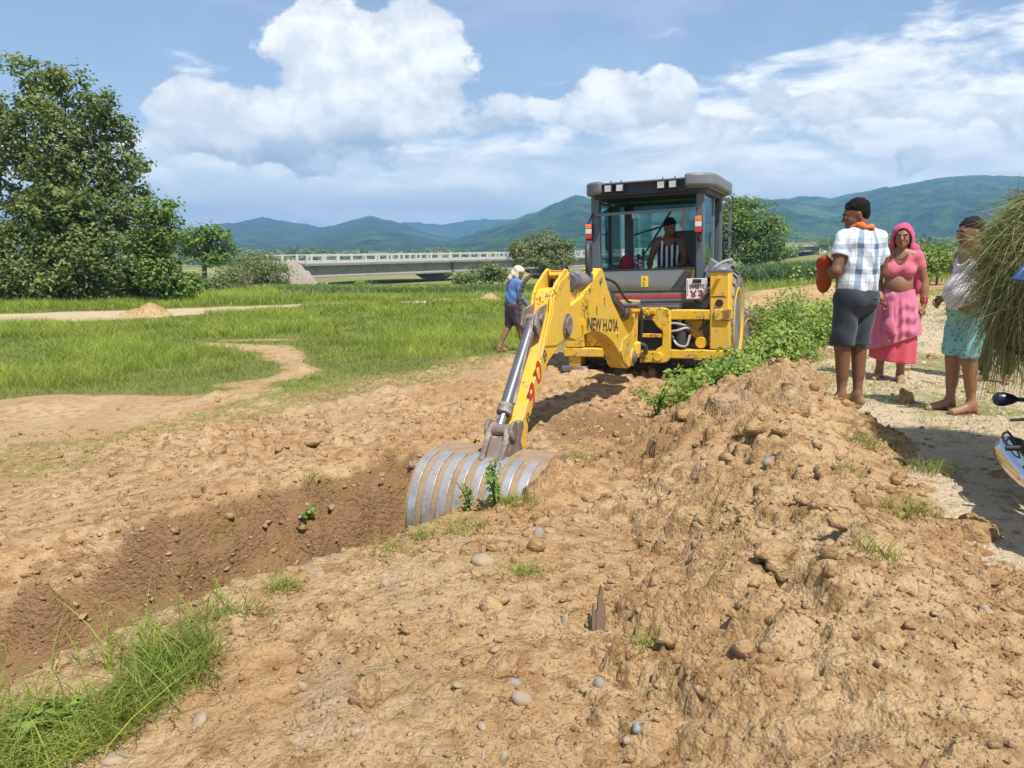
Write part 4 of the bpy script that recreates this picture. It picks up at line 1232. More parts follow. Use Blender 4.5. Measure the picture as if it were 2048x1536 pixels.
def wheel(cx, cy, cz, Rr, W, steer, side, nl):
    hub = Vector((cx, cy, cz)); rz = Matrix.Rotation(-steer, 3, 'Z')
    X = lambda p: hub + rz @ Vector(p)
    root = empty('wheel', hub); root.parent = BH
    sub = lambda p: rz @ Vector(p)
    mb = MB(sub)
    h = W / 2
    mb.lathe([(Rr * .58, -h * .86), (Rr * .78, -h), (Rr * .90, -h * .96), (Rr * .945, -h * .72), (Rr * .955, 0), (Rr * .945, h * .72), (Rr * .90, h * .96), (Rr * .78, h), (Rr * .58, h * .86)], (0, 0, 0), (1, 0, 0), 48)
    for k in range(nl):
        for sd_ in (-1, 1):
            a0 = 2 * math.pi * (k + (.5 if sd_ > 0 else 0)) / nl; da = .36
            pts = []
            for (xx, aa, rr) in ((.02, 0, .95), (h * .55, da * .55, .955), (h * .98, da, .90)):
                a_ = a0 + aa
                pts.append((sd_ * xx, a_, rr))
            wd = .15 * 2 * math.pi * Rr / nl * 2.0
            rings = []
            for (xx, a_, rr) in pts:
                c_ = np.array([0, math.cos(a_), math.sin(a_)]); tg = np.array([0, -math.sin(a_), math.cos(a_)]) * wd * .5
                e_ = np.array([xx, 0, 0])
                rings.append([Vector(e_ + c_ * Rr * (rr - .05) - tg * 1.3), Vector(e_ + c_ * Rr * (rr - .05) + tg * 1.3), Vector(e_ + c_ * Rr * (rr + .055) + tg * .8), Vector(e_ + c_ * Rr * (rr + .055) - tg * .8)])
            mb.rings(rings)
    mb.build('tyre', M_TYRE, root)
    mb = MB(sub)
    mb.lathe([(.02, h * .30 * side), (Rr * .30, h * .50 * side), (Rr * .34, h * .62 * side), (Rr * .54, h * .76 * side), (Rr * .60, h * .95 * side), (Rr * .665, h * 1.0 * side), (Rr * .68, h * .96 * side), (Rr * .62, h * .85 * side), (Rr * .60, -h * .8 * side), (.02, -h * .8 * side)], (0, 0, 0), (1, 0, 0), 40)
    for k in range(8):
        a_ = 2 * math.pi * k / 8; mb.cyl((h * .30 * side, math.cos(a_) * Rr * .24, math.sin(a_) * Rr * .24), (h * .42 * side, math.cos(a_) * Rr * .24, math.sin(a_) * Rr * .24), .017, n=6)
    mb.build('rim', M_RIM, root)
    return root


for sd_ in (-1, 1):
    wheel(sd_ * .90, 0, .70, .71, .43, 0, sd_, 22)
    wheel(sd_ * .84 + .02, 2.15, .33, .43, .33, R_(16), sd_, 18)
mb = MB(); mb.cyl((-.9, 0, .7), (.9, 0, .7), .13); mb.cyl((-.84, 2.15, .36), (.84, 2.15, .36), .08); mb.build('axle', M_SKIRT, BH)

# --- cab
XL, XR, YB, YF = -.83, .707, -.45, 1.15
for nm, x0, x1, y0, y1, z0, z1 in (('pillar', XL, XL + .118, YB, YB + .10, .98, 2.46), ('pillar', XR - .102, XR, YB, YB + .10, 1.0, 2.50),
                                   ('pillar', XL, XL + .05, .36, .43, 1.0, 2.46), ('pillar', XR - .05, XR, .36, .43, 1.0, 2.49),
                                   ('pillar', XL + .06, XL + .20, YF - .10, YF, 1.0, 2.46), ('pillar', XR - .10, XR, YF - .10, YF, 1.0, 2.49)):
    mb = MB(); mb.box((x0, y0, z0), (x1, y1, z1)); mb.build(nm, M_PILLAR, BH, bevel=.012)
mb = MB(); mb.box((XL + .02, YB + .02, .90), (XR - .02, YF, .99)); mb.build('cab_floor', M_BLACK, BH)
mb = MB(); mb.box((XL, YB + .11, .99), (XL + .04, .35, 1.40)); mb.box((XR - .04, YB + .11, .99), (XR, .35, 1.40)); mb.box((XL + .21, YF - .05, .99), (XR - .11, YF - .01, 1.22)); mb.build('cab_side_wall', M_GREYP, BH)
# roof
roof = None
def rr_poly(x0, x1, y0, y1, r, n=6):
    out = []
    for cx_, cy_, a0 in ((x1 - r, y1 - r, 0), (x0 + r, y1 - r, 90), (x0 + r, y0 + r, 180), (x1 - r, y0 + r, 270)):
        for k in range(n + 1):
            a_ = R_(a0 + 90 * k / n); out.append((cx_ + r * math.cos(a_), cy_ + r * math.sin(a_)))
    return out
flatz = lambda u, v, w_: Vector((u, v, w_))
mb = MB(); mb.prism(rr_poly(-.86, .80, -.54, 1.24, .16), flatz, 2.485, 2.625); roof = mb.build('roof', M_GREYP, BH, bevel=.025)
mb = MB(); mb.prism(rr_poly(-.80, .74, -.50, 1.18, .12), flatz, 2.42, 2.483); mb.build('roof_lining', M_NAVY, roof)
lc = [(-.62, -.655), (-.70, -.645), (-.79, -.60), (-.865, -.51), (-.905, -.40), (-.915, -.25), (-.915, .75), (-.79, .75), (-.79, -.40), (-.70, -.52), (-.62, -.53)]
rc = [(.49, -.665), (.62, -.655), (.72, -.61), (.80, -.53), (.85, -.42), (.865, -.25), (.865, 1.0), (.84, 1.16), (.70, 1.25), (.62, 1.25), (.73, 1.0), (.73, -.40), (.64, -.53), (.49, -.54)]
for poly, z0, z1 in ((lc, 2.475, 2.648), (rc, 2.50, 2.668)):
    mb = MB(); mb.prism(poly, flatz, z0, z1); mb.build('roof_corner', M_GREYP, roof, bevel=.035, seg=3)
mb = MB(); mb.box((-.615, -.575, 2.45), (.485, -.545, 2.60)); mb.build('lamp_panel', M_NAVY, roof)
mb = MB(); mb.box((-.615, -.63, 2.601), (.485, -.55, 2.618)); mb.build('roof_lip', M_GREYP, roof)
for lx in (-.525, -.365, .187, .340):
    mb = MB(); mb.box((lx - .055, -.66, 2.487), (lx + .055, -.59, 2.590)); h_ = mb.build('work_lamp', M_BLACK, roof, bevel=.008)
    mb = MB(); mb.box((lx - .043, -.667, 2.500), (lx + .043, -.661, 2.580)); mb.build('lens', M_LAMPG, h_, bevel=.002)
for bx in (-.50, -.36, .2, .36):
    mb = MB(); mb.cyl((bx, -.59, 2.618), (bx, -.59, 2.645), .008, n=6); mb.build('bolt', M_BLACK, roof)
# rear wall of the cab
mb = MB(); mb.box((-.69, YB - .005, 1.17), (.595, YB + .005, 1.44)); mb.build('lower_rear_glass', M_DGLASS, BH)
mb = MB(); mb.box((-.705, YB - .015, 1.44), (.60, YB + .03, 1.465)); mb.box((-.705, YB - .012, 1.145), (.60, YB + .03, 1.170)); mb.build('window_frame', M_BLACK, BH, bevel=.004)
mb = MB(); mb.box((-.705, YB - .01, 1.00), (.60, YB + .03, 1.143)); pn_ = mb.build('rear_panel', M_LOWP, BH, bevel=.004)
mb = MB(); mb.box((-.702, YB - .014, 1.070), (.50, YB - .0105, 1.108)); mb.build('red_stripe', M_RED, pn_)
mb = MB(); mb.box((-.70, YB - .02, 1.028), (.52, YB - .0105, 1.042)); mb.build('trim_strip', M_GREYP, pn_)
mb = MB(); mb.box((-.72, YB - .03, .86), (.70, YB + .03, .998)); mb.build('rear_skirt', M_SKIRT, BH, bevel=.01)
# raised rear pane with its handle bar
mb = MB(); mb.bar((-.76, YB - .03, 2.215), (.60, YB - .03, 2.225), .035, .035); mb.box((-.24, YB - .05, 2.14), (-.19, YB - .02, 2.21)); rp = mb.build('raised_pane_rail', M_GREYP, BH)
mb = MB(); mb.hexa([Vector(p) for p in ((-.70, -.44, 2.23), (.59, -.44, 2.24), (.59, .30, 2.40), (-.70, .30, 2.40), (-.70, -.445, 2.238), (.59, -.445, 2.248), (.59, .295, 2.408), (-.70, .295, 2.408))]); mb.build('raised_pane', M_GLASS, rp)
# side and front panes
for nm, lo, hi in (('side_pane', (XL + .015, YB + .11, 1.41), (XL + .021, .355, 2.42)), ('side_pane', (XL + .015, .435, 1.05), (XL + .021, YF - .11, 2.42)), ('side_pane', (XR - .021, YB + .11, 1.41), (XR - .015, .355, 2.42)),
                   ('windscreen', (XL + .21, YF - .045, 1.23), (XR - .11, YF - .039, 2.42))):
    mb = MB(); mb.box(lo, hi); mb.build(nm, M_GLASS, BH)
mb = MB()
for z_ in (1.415, 2.40): mb.bar((XL + .02, YB + .1, z_), (XL + .02, .36, z_), .03, .03)
mb.bar((XL + .05, .30, 1.55), (XL + .05, .30, 2.3), .03, .03); mb.tube([Vector(p) for p in ((XL + .08, .1, 1.75), (XL + .08, .04, 1.75), (XL + .08, .02, 1.9), (XL + .08, .04, 2.0), (XL + .08, .1, 2.0))], .012, 6)
mb.build('door_frame', M_BLACK, BH)
# open right-hand door, seen edge on, its handle and mirror
mb = MB(); yo = .80
for p_, q_ in (((.735, yo, 1.02), (.735, yo, 2.44)), ((.80, yo + .46, 1.02), (.80, yo + .46, 2.44)), ((.735, yo, 2.44), (.80, yo + .46, 2.44)), ((.735, yo, 1.42), (.80, yo + .46, 1.42)), ((.735, yo, 1.02), (.80, yo + .46, 1.02))):
    mb.bar(p_, q_, .035, .035)
dr = mb.build('door', M_GREYP, BH)
mb = MB(); mb.tube([Vector(p) for p in catmull([(.80, yo + .42, 1.72), (.87, yo + .44, 1.76), (.87, yo + .44, 1.95), (.80, yo + .42, 1.98)], 4)], .012, 6); mb.tube([Vector(p) for p in catmull([(.80, yo + .42, 2.34), (.84, yo + .44, 2.36), (.84, yo + .44, 2.48), (.80, yo + .42, 2.5)], 4)], .010, 6); mb.build('handle', M_BLACK, dr)
mb = MB(); mb.box((.745, yo + .10, 1.66), (.775, yo + .16, 1.82)); mb.build('latch', M_BLACK, dr)
mb = MB(); mb.sphere((.60, .62, 2.16), (.10, .03, .10), 14, 8); mb.tube([Vector((.60, .62, 2.2)), Vector((.63, .75, 2.35)), Vector((.66, 1.0, 2.42))], .012, 6); mb.build('round_mirror', M_BLACK, BH)
# wiper
mb = MB(); wp = YF - .075
mb.bar((-.50, wp, 1.62), (-.02, wp, 2.36), .018, .022); mb.bar((-.62, wp - .01, 1.98), (-.16, wp - .02, 2.10), .022, .022); mb.build('wiper', M_BLACK, BH)
# inside the cab
mb = MB(); mb.prism(rr_poly(.02, .52, .28, .42, .05), flatz, 1.40, 1.98); mb.prism(rr_poly(.02, .52, -.10, .42, .06), flatz, 1.26, 1.40); mb.box((.12, .0, .99), (.42, .34, 1.26)); mb.build('seat', M_SEAT, BH, bevel=.02)
mb = MB()
ring = [Vector((.33 + .19 * math.cos(a_), .86 + .17 * math.sin(a_), 1.62 + .07 * math.sin(a_))) for a_ in np.linspace(0, 2 * math.pi, 25)]
mb.tube(ring, .016, 8); mb.tube([Vector((.33, .86, 1.60)), Vector((.33, 1.02, 1.1))], .035, 8); mb.bar((.15, .86, 1.62), (.51, .86, 1.62), .03, .015); mb.build('steering_wheel', M_BLACK, BH)
mb = MB(); mb.box((.05, .95, 1.1), (.60, 1.06, 1.52)); mb.build('dashboard', M_BLACK, BH, bevel=.03)
for lx, lh in ((-.22, 1.66), (-.15, 1.72), (.50, 1.70)):
    mb = MB(); mb.tube([Vector((lx, -.22, 1.1)), Vector((lx, -.24, lh - .08))], .010, 6); mb.sphere((lx, -.24, lh - .03), (.024, .024, .05), 8, 6); mb.build('control_lever', M_BLACK, BH)
for lx, rz_ in ((.45, .05),):
    mb = MB(); mb.sphere((.46, -.20, 1.47), (.16, .10, .045), 14, 8); mb.build('control_console', M_BLACK, BH)
mb = MB(); mb.sphere((-.42, -.12, 1.50), (.115, .09, .17), 12, 9); mb.build('hung_cloth', M_REDCL, BH)
def spotted():
    m, t, b, x = mat_new('spotted_cloth'); n = x.noise(x.coord('Object'), 34, 2, .5)
    put(t, x.mix(x.sstep(n, .48, .54), (.05, .06, .10), (.62, .62, .64)), b.inputs['Base Color']); b.inputs['Roughness'].default_value = .9
    return m
mb = MB(); mb.sphere((-.28, -.02, 1.47), (.085, .08, .18), 12, 9); mb.build('hung_bag', spotted(), BH)
mb = MB(); mb.prism([(-.05, 1.95), (.03, 1.95), (.02, 2.35), (-.01, 2.36)], lambda u, v, w_: Vector((u + .17, w_, v)), .98, 1.0); mb.build('window_flag', simple_mat('white_cloth', (.75, .70, .72), .9), BH)
# sticker on the lower pane
mb = MB(); mb.box((-.127, YB - .012, 1.225), (-.030, YB - .0065, 1.370)); stk = mb.build('sticker', M_STICK, BH)
text_obj('sticker_mark', 'S', M_BLACK, stk, (-.115, YB - .0125, 1.235), (1, 0, 0), (0, 0, 1), .075, .001, 1.2)
text_obj('sticker_mark', 'x', M_BLACK, stk, (-.108, YB - .0125, 1.305), (1, 0, 0), (0, 0, 1), .075, .001, 1.2)
# tail lamps
for x0, z0, z1 in ((-.895, 1.893, 2.10), (.601, 1.916, 2.133)):
    mb = MB(); mb.box((x0, YB - .06, z0 - .02), (x0 + .094, YB - .012, z1 + .004)); tl = mb.build('tail_lamp', M_BLACK, BH, bevel=.004)
    d_ = (z1 - z0) / 3
    for k, mm in enumerate((M_REDL, M_WHITEL, M_ORANGE)):
        mb = MB(); mb.box((x0 + .005, YB - .078, z0 + d_ * k + .003), (x0 + .089, YB - .0605, z0 + d_ * (k + 1) - .003)); mb.build('lens', mm, tl, bevel=.004)
mb = MB(); mb.bar((-.86, YB - .04, 2.1), (-.80, YB - .02, 2.24), .03, .02); mb.bar((.648, YB - .04, 1.87), (.67, YB - .02, 1.80), .05, .03); mb.build('lamp_bracket', M_BLACK, BH)
# number board
mb = MB(); mb.box((.498, YB - .075, 1.046), (.768, YB - .068, 1.323)); bd = mb.build('number_board', M_BOARD, BH, bevel=.002)
yb_ = YB - .0765
text_obj('board_lettering', '\u0932\u0916\u0923', M_INK, bd, (.635, yb_, 1.185), (1, 0, 0), (0, 0, 1), .088, .001, 1.05, align='CENTER', bold=.001)
text_obj('board_lettering', '\u096a\u0969', M_MAROON, bd, (.637, yb_, 1.078), (1, 0, 0), (0, 0, 1), .135, .001, 1.25, align='CENTER', bold=.0035)
mb = MB()
for k in range(6): mb.box((.508, yb_ - .001, 1.10 + k * .035), (.516, yb_, 1.122 + k * .035)); mb.box((.75, yb_ - .001, 1.10 + k * .035), (.758, yb_, 1.122 + k * .035))
mb.box((.51, yb_ - .001, 1.054), (.755, yb_, 1.060)); mb.build('board_edging', M_MAROON, bd, 0)
mb = MB(); mb.box((.585, YB - .10, 1.262), (.695, YB - .0755, 1.312)); mb.build('plate_lamp', M_BLACK, bd, bevel=.006)
# fenders
for sd_ in (-1, 1):
    mb = MB()
    arc = [(0.80 * math.cos(a_), .70 + .80 * math.sin(a_)) for a_ in np.linspace(R_(20), R_(118), 10)]; arc2 = [(u * .96, .70 + (v - .70) * .96) for u, v in arc[::-1]]
    mb.prism([(u, v) for u, v in arc + arc2], lambda u, v, w_: Vector((w_, u, v)), sd_ * .70, sd_ * 1.02); mb.build('fender', M_GREYP, BH, bevel=.01)
mb = MB(); mb.prism([(.715, 1.30), (1.06, 1.43), (.95, 1.47), (.80, 1.58)], lambda u, v, w_: Vector((u, w_, v)), -.50, -.30); mb.build('fender_corner', M_LOWP, BH, bevel=.01)
mb = MB(); mb.tube([Vector(p) for p in catmull([(.86, -.72, 1.41), (.90, -.68, 1.47), (1.0, -.64, 1.53), (1.10, -.60, 1.55)], 5)], .018, 7); mb.build('fender_hose', M_HOSEG, BH)

# --- rear frame with stabiliser towers
mb = MB(); mb.box((-1.10, -.85, .80), (-.03, -.66, .925)); mb.box((.34, -.85, .80), (.855, -.66, .925)); tbm = mb.build('frame_beam', M_YELW, BH, bevel=.012)
mb = MB(); mb.box((-1.125, -.86, .295), (1.095, -.62, .41)); mb.build('frame_beam', M_YELW, BH, bevel=.012)
mb = MB(); mb.box((-.85, -.70, .42), (-.30, -.66, .79)); mb.build('back_plate', M_YELW, BH, bevel=.01)
for sd_ in (-1, 1):
    x0, x1 = (.858, 1.098) if sd_ > 0 else (-1.098, -.858)
    mb = MB(); mb.box((x0, -.852, .42), (x1, -.56, 1.405)); tw = mb.build('stabilizer_tower', M_YEL, BH, bevel=.014)
    mb = MB(); mb.box((x0 + .06, -.885, .79), (x1 + .012, -.54, .935)); mb.build('collar', M_YELW, tw, bevel=.012)
    mb = MB(); mb.prism(rr_poly(x0 - .01, x1 + .01, -.87, -.55, .03), flatz, 1.406, 1.43); mb.sphere(((x0 + x1) / 2, -.70, 1.43), (.12, .13, .055), 14, 8); mb.build('tower_cap', M_GREYP, tw)
    mb = MB(); mb.cyl(((x0 + x1) / 2, -.87, 1.01), ((x0 + x1) / 2, -.852, 1.01), .048, n=18); mb.build('port_plug', M_BLACK, tw)
    mb = MB(); mb.cyl(((x0 + x1) / 2 - .01, -.92, 1.335), ((x0 + x1) / 2 - .01, -.85, 1.335), .024, n=10); mb.bar(((x0 + x1) / 2 - .01, -.90, 1.33), ((x0 + x1) / 2 - .035, -.885, 1.25), .02, .02); mb.build('tower_pin', M_YELW, tw)
    mb = MB(); mb.box((x0 + .02, -.856, 1.085), (x1 - .045, -.8525, 1.103)); mb.build('tower_stripe', simple_mat('brown_tape', (.20, .05, .03), .7), tw)
    mb = MB(); mb.box((x0 + .035, -.82, .16), (x1 - .035, -.60, .419)); lg = mb.build('stabilizer_leg', M_YELW, BH, bevel=.01)
    mb = MB(); mb.prism(rr_poly(x0 - .06, x1 + .06, -.92, -.50, .05), flatz, .10, .16); mb.build('stabilizer_foot', M_OLDST, lg)
# carriage (C shaped) and king post
C_ = [(-.03, .965), (.28, .965), (.345, .94), (.372, .88), (.372, .32), (.34, .262), (.28, .245), (-.03, .245), (-.03, .39), (.17, .39), (.20, .43), (.268, .47), (.272, .66), (.20, .72), (.14, .80), (.12, .86), (-.03, .86)]
mb = MB(); mb.prism(C_, lambda u, v, w_: Vector((u, w_, v)), -.955, -.868); mb.build('swing_carriage', M_YELW, BH, bevel=.012)
mb = MB(); mb.box((-.02, -.94, .575), (.262, -.88, .625)); mb.build('carriage_shelf', M_YELW, BH, bevel=.006)
for bx_, bz_, br_ in ((.22, .33, .06), (.06, .91, .03), (.15, .91, .03)):
    mb = MB(); mb.cyl((bx_, -1.0, bz_), (bx_, -.95, bz_), br_, n=16); mb.build('carriage_pin', M_YELW, BH, bevel=.006)
mb = MB(); mb.box((-.50, -.86, .42), (.26, -.70, .80)); mb.build('carriage_back', M_NAVY, BH)
kp = empty('king_post', (0, 0, 0)); kp.parent = BH
mb = MB()
for (z0, z1, r0) in ((.02, .17, .17), (.56, .70, .15)):
    q0, q1 = BP(.10, z0), BP(.10, z1); mb.cyl(q0, q1, r0, n=20)
mb.hexa([BP(.22, .0, -.10), BP(.22, .0, .10), BP(-.04, .0, .10), BP(-.04, .0, -.10), BP(.20, .68, -.10), BP(.20, .68, .10), BP(-.04, .70, .10), BP(-.04, .70, -.10)])
mb.build('post_casting', M_YELW, kp, bevel=.01)
mb = MB(); mb.cyl(BP(.46, .03, -.20), BP(.46, .03, .20), .05, n=16); mb.cyl(BP(.30, .66, -.19), BP(.30, .66, .19), .045, n=16); mb.build('post_pin', M_OLDST, kp)
mb = MB()
for pts, r0 in (([(-.12, -1.0, .98), (-.02, -1.08, 1.0), (.03, -1.08, .92), (.02, -1.04, .70), (-.01, -1.0, .55)], .022), ([(-.18, -1.0, .96), (-.06, -1.06, 1.02), (-.02, -1.05, .86), (-.03, -1.02, .62)], .018), ([(0.0, -1.02, .50), (.06, -1.0, .46), (.06, -1.0, .36)], .03)):
    mb.tube([Vector(p) for p in catmull(pts, 5)], r0, 8)
mb.build('post_hose', M_HOSE, kp)
for pts in ([(.28, -.84, .745), (.42, -.87, .755), (.52, -.83, .73), (.60, -.75, .70)], [(.28, -.84, .64), (.44, -.87, .66), (.55, -.82, .69), (.66, -.74, .66)], [(.36, -.80, .60), (.44, -.85, .48), (.56, -.85, .46), (.60, -.80, .60)]):
    mb = MB(); mb.tube([Vector(p) for p in catmull(pts, 6)], .016, 8); mb.build('hydraulic_hose', M_HOSEG, BH)
mb = MB(); mb.prism([(.50, .78), (.85, .78), (.85, .44), (.74, .44), (.62, .56), (.50, .66)], lambda u, v, w_: Vector((u, w_, v)), -.66, -.60); mb.cyl((.74, -.80, .50), (.74, -.66, .50), .075, n=16); mb.build('inner_bracket', M_YELW, BH, bevel=.006)
mb = MB(); mb.cyl((.48, -.78, .45), (.48, -.78, .75), .07, n=14); mb.build('swing_cylinder', M_CYLD, BH)

# --- boom
boom_poly = [(.30, -.02), (.33, .20), (.82, .435), (1.43, .775), (1.70, .985), (1.82, 1.105), (1.90, 1.150), (1.98, 1.155), (2.06, 1.125), (2.20, 1.065), (2.60, .905), (2.98, .845), (3.12, .80), (3.21, .72), (3.215, .61),
             (3.12, .555), (2.98, .545), (2.80, .50), (2.62, .515), (2.42, .526), (2.20, .522), (1.97, .497), (1.68, .425), (1.385, .325), (1.15, .205), (.99, .085), (.93, .0), (.80, -.055), (.60, -.09), (.42, -.085)]
bmo = plate(boom_poly, -.045, .135).build('boom', M_YEL, BH, smooth=30, bevel=.010)
for s_, z_, rr_ in ((3.13, .675, .085), (.46, .03, .08)):
    mb = MB(); mb.cyl(BP(s_, z_, -.085), BP(s_, z_, .185), rr_, n=22); mb.build('pivot_pin', M_OLDST, bmo, bevel=.006)
    for o_ in (-.072, .14):
        mb = MB(); mb.cyl(BP(s_, z_, o_), BP(s_, z_, o_ + .025), rr_ * 1.35, n=24); mb.build('pivot_boss', M_YELW if s_ < 1 else M_OLDST, bmo, bevel=.004)
mb = MB(); mb.cyl(BP(1.965, 1.03, -.06), BP(1.965, 1.03, .150), .032, n=14); mb.build('boom_pin', M_OLDST, bmo)
mb = MB()
for s_, z_ in ((1.80, .87), (2.55, .80), (2.1, .80), (2.6, .66)):
    mb.bar(BP(s_, z_, .135), BP(s_, z_, .175), .03, .05)
mb.build('hose_clip', M_YEL, bmo)
mb = MB()
for s_, z_ in ((1.2, .40), (2.35, .96)): mb.cyl(BP(s_, z_, .135), BP(s_, z_, .15), .02, n=8)
mb.build('grease_nipple', M_YELW, bmo)
mb = plate([(.36, -.06), (.36, .22), (.62, .34), (.95, .30), (1.06, .18), (.90, .03), (.62, -.07)], .136, .150); mb.build('boom_foot_plate', M_YELW, bmo, bevel=.005)
# lettering runs from the tip towards the foot of the boom
xd = BP(1.45, .545, 0) - BP(2.475, .655, 0); yd_ = BP(2.0, 1.0, 0) - BP(2.0, .5, 0)
text_obj('boom_lettering', "NEW H.O'IA", M_LETTER, bmo, BP(2.42, .560, .1365), xd, yd_, .185, .0008, 1.24, bold=.004)
# boom lift cylinder
mb = MB(); mb.cyl(BP(1.72, .965, .02), BP(.62, .60, .02), .085, n=20); mb.cyl(BP(.66, .61, .02), BP(.50, .56, .02), .098, n=20); lc_ = mb.build('boom_cylinder', M_CYLD, BH, bevel=.006)
mb = MB(); mb.cyl(BP(.52, .565, .02), BP(.28, .50, .02), .04, n=14); mb.build('piston_rod', M_CHROME, lc_)
mb = MB(); mb.tube([Vector(p) for p in catmull([BP(1.70, 1.05, .10), BP(1.3, .97, .13), BP(.95, .82, .13), BP(.62, .72, .12), BP(.40, .70, .10)], 5)], .016, 7); mb.build('cylinder_pipe', M_HOSE, lc_)
# crowd cylinder between boom peak and dipper head
mb = MB(); mb.cyl(BP(2.05, 1.03, .05), BP(2.78, 1.05, .05), .085, n=20); mb.cyl(BP(2.70, 1.045, .05), BP(2.84, 1.05, .05), .098, n=20); cc_ = mb.build('crowd_cylinder', M_CYL, BH, bevel=.006)
mb = MB(); mb.cyl(BP(2.84, 1.05, .05), BP(3.06, 1.06, .05), .042, n=14); mb.build('piston_rod', M_CHROME, cc_)
mb = MB(); mb.tube([Vector(p) for p in catmull([BP(2.25, .98, .10), BP(2.30, 1.18, .10), BP(2.26, 1.36, .08), BP(2.16, 1.40, .06), BP(2.08, 1.30, .05), BP(2.06, 1.12, .05)], 6)], .030, 8); mb.tube([Vector(p) for p in catmull([BP(2.95, 1.06, .05), BP(2.93, 1.2, .05), BP(2.86, 1.2, .05), BP(2.8, 1.1, .05)], 5)], .018, 7); mb.build('looped_hose', M_HOSE, cc_)
mb = plate([(2.25, .90), (2.9, .84), (2.9, .95), (2.3, 1.0)], -.10, .10); mb.build('boom_tip_web', M_YELW, bmo)

# --- dipper
dip_side = [(3.03, 1.12), (3.08, 1.175), (3.15, 1.185), (3.24, 1.15), (3.45, 1.045), (3.53, .955), (3.555, .84), (3.78, .475), (4.22, .03), (4.42, -.19), (4.43, -.30), (4.36, -.37), (4.24, -.36), (4.15, -.25), (4.08, -.02), (3.90, .20), (3.60, .42), (3.30, .515), (3.10, .545), (2.99, .60), (2.965, .70), (3.0, .90)]
dip_box = [(3.22, 1.02), (3.44, 1.02), (3.50, .945), (3.53, .84), (3.765, .465), (4.20, .025), (4.39, -.19), (4.24, -.33), (4.16, -.25), (4.10, -.02), (3.90, .20), (3.60, .42), (3.30, .53), (3.10, .56), (3.12, .80)]
dpo = plate(dip_box, -.022, .118).build('dipper', M_YEL, BH, smooth=30, bevel=.008)
for o_ in (-.046, .120):
    plate(dip_side, o_, o_ + .022).build('dipper_cheek', M_YEL, dpo, smooth=30, bevel=.006)
plate([(3.03, .96), (3.10, 1.13), (3.34, 1.075), (3.50, .93), (3.54, .80), (3.70, .56), (3.40, .53), (3.12, .57), (3.0, .66)], .1425, .150).build('dipper_doubler', M_YEL, dpo, bevel=.003)
mb = MB(); mb.cyl(BP(3.09, 1.12, -.055), BP(3.09, 1.12, .155), .03, n=14); mb.bar(BP(3.16, 1.165, -.03), BP(3.16, 1.165, .11), .05, .012); mb.build('dipper_pin', M_YELW, dpo)
# lettering down the dipper
dx_ = BP(3.62, .64, 0) - BP(4.12, .07, 0); dy_ = BP(3.62, .64, 0) - BP(3.86, .85, 0)
for s0, z0, tx, sz, mm, bo in ((4.09, -.055, 'B', .14, M_LETTER, .001), (4.00, .060, '9', .27, M_RED, .006), (3.855, .225, '0', .27, M_RED, .002), (3.70, .40, 'B', .14, M_LETTER, .001)):
    text_obj('dipper_lettering', tx, mm, dpo, BP(s0, z0, .1428), dx_, -dy_, sz, .0008, 1.15, shear=.25, bold=bo)
# bucket cylinder on the dipper's face
cb0, cb1 = BP(3.69, .745, .022), BP(4.32, .095, .022)
mb = MB(); mb.cyl(cb0, cb1, .050, n=22)
mb.cyl(cb0 + (cb0 - cb1).normalized() * .08, cb0, .042, n=16)
bc = mb.build('bucket_cylinder', M_CYL, BH, bevel=.004)
cd_ = (cb1 - cb0).normalized()
mb = MB(); mb.cyl(cb1 - cd_ * .085, cb1, .061, n=22); mb.build('gland', M_OLDST, bc, bevel=.008)
mb = MB(); mb.cyl(cb1, cb1 + cd_ * .16, .029, n=16); mb.build('piston_rod', M_CHROME, bc)
plate([(3.53, .84), (3.52, .90), (3.74, .86), (3.79, .74), (3.70, .62)], -.044, -.024).build('cylinder_lug', M_OLDST, bc)
plate([(3.53, .84), (3.52, .90), (3.74, .86), (3.79, .74), (3.70, .62)], .075, .095).build('cylinder_lug', M_OLDST, bc)
mb = MB(); mb.cyl(BP(3.67, .79, -.035), BP(3.67, .79, .115), .035, n=14); mb.build('cylinder_pin', M_OLDST, bc)
mb = MB(); mb.tube([cb0 + Vector(BP(0, 0, .02) - BP(0, 0, 0)) + Vector((0, 0, .06)), cb1 - cd_ * .1 + Vector(BP(0, 0, .060) - BP(0, 0, 0))], .014, 7); mb.build('cylinder_pipe', M_OLDST, bc)
mb = MB(); hp = [pl(1046, 700, 6.62), pl(1047, 672, 6.72), pl(1042, 630, 6.82), pl(1040, 595, 6.88), pl(1048, 566, 6.95), pl(1063, 551, 7.05), pl(1080, 552, 7.15), pl(1093, 562, 7.22), pl(1101, 585, 7.25)]
cp_ = catmull(hp, 14)
rad = [.0165 + .0035 * math.sin(i * 1.6) for i in range(len(cp_))]
mb.tube([Vector(p) for p in cp_], rad, 9); mb.build('corrugated_hose', M_HOSE, bc)
mb = MB(); mb.tube([Vector(p) for p in catmull([pl(1044, 722, 6.56), pl(1036, 752, 6.45), pl(1030, 790, 6.32), pl(1026, 812, 6.25)], 14)], [.0165 + .0035 * math.sin(i * 1.6) for i in range(43)], 9); mb.build('corrugated_hose', M_HOSE, bc)
mb = MB(); mb.tube([Vector(p) for p in catmull([pl(1109, 560, 7.35), pl(1108, 548, 7.25), pl(1103, 560, 7.1), pl(1102, 595, 6.98), pl(1098, 622, 6.92), pl(1088, 640, 6.88), pl(1076, 652, 6.85)], 8)], .020, 9); mb.cyl(Vector(pl(1084, 645, 6.86)), Vector(pl(1073, 657, 6.84)), .027, n=10); mb.build('pressure_hose', M_HOSE, bc)
mb = MB(); rs = np.random.default_rng(3)
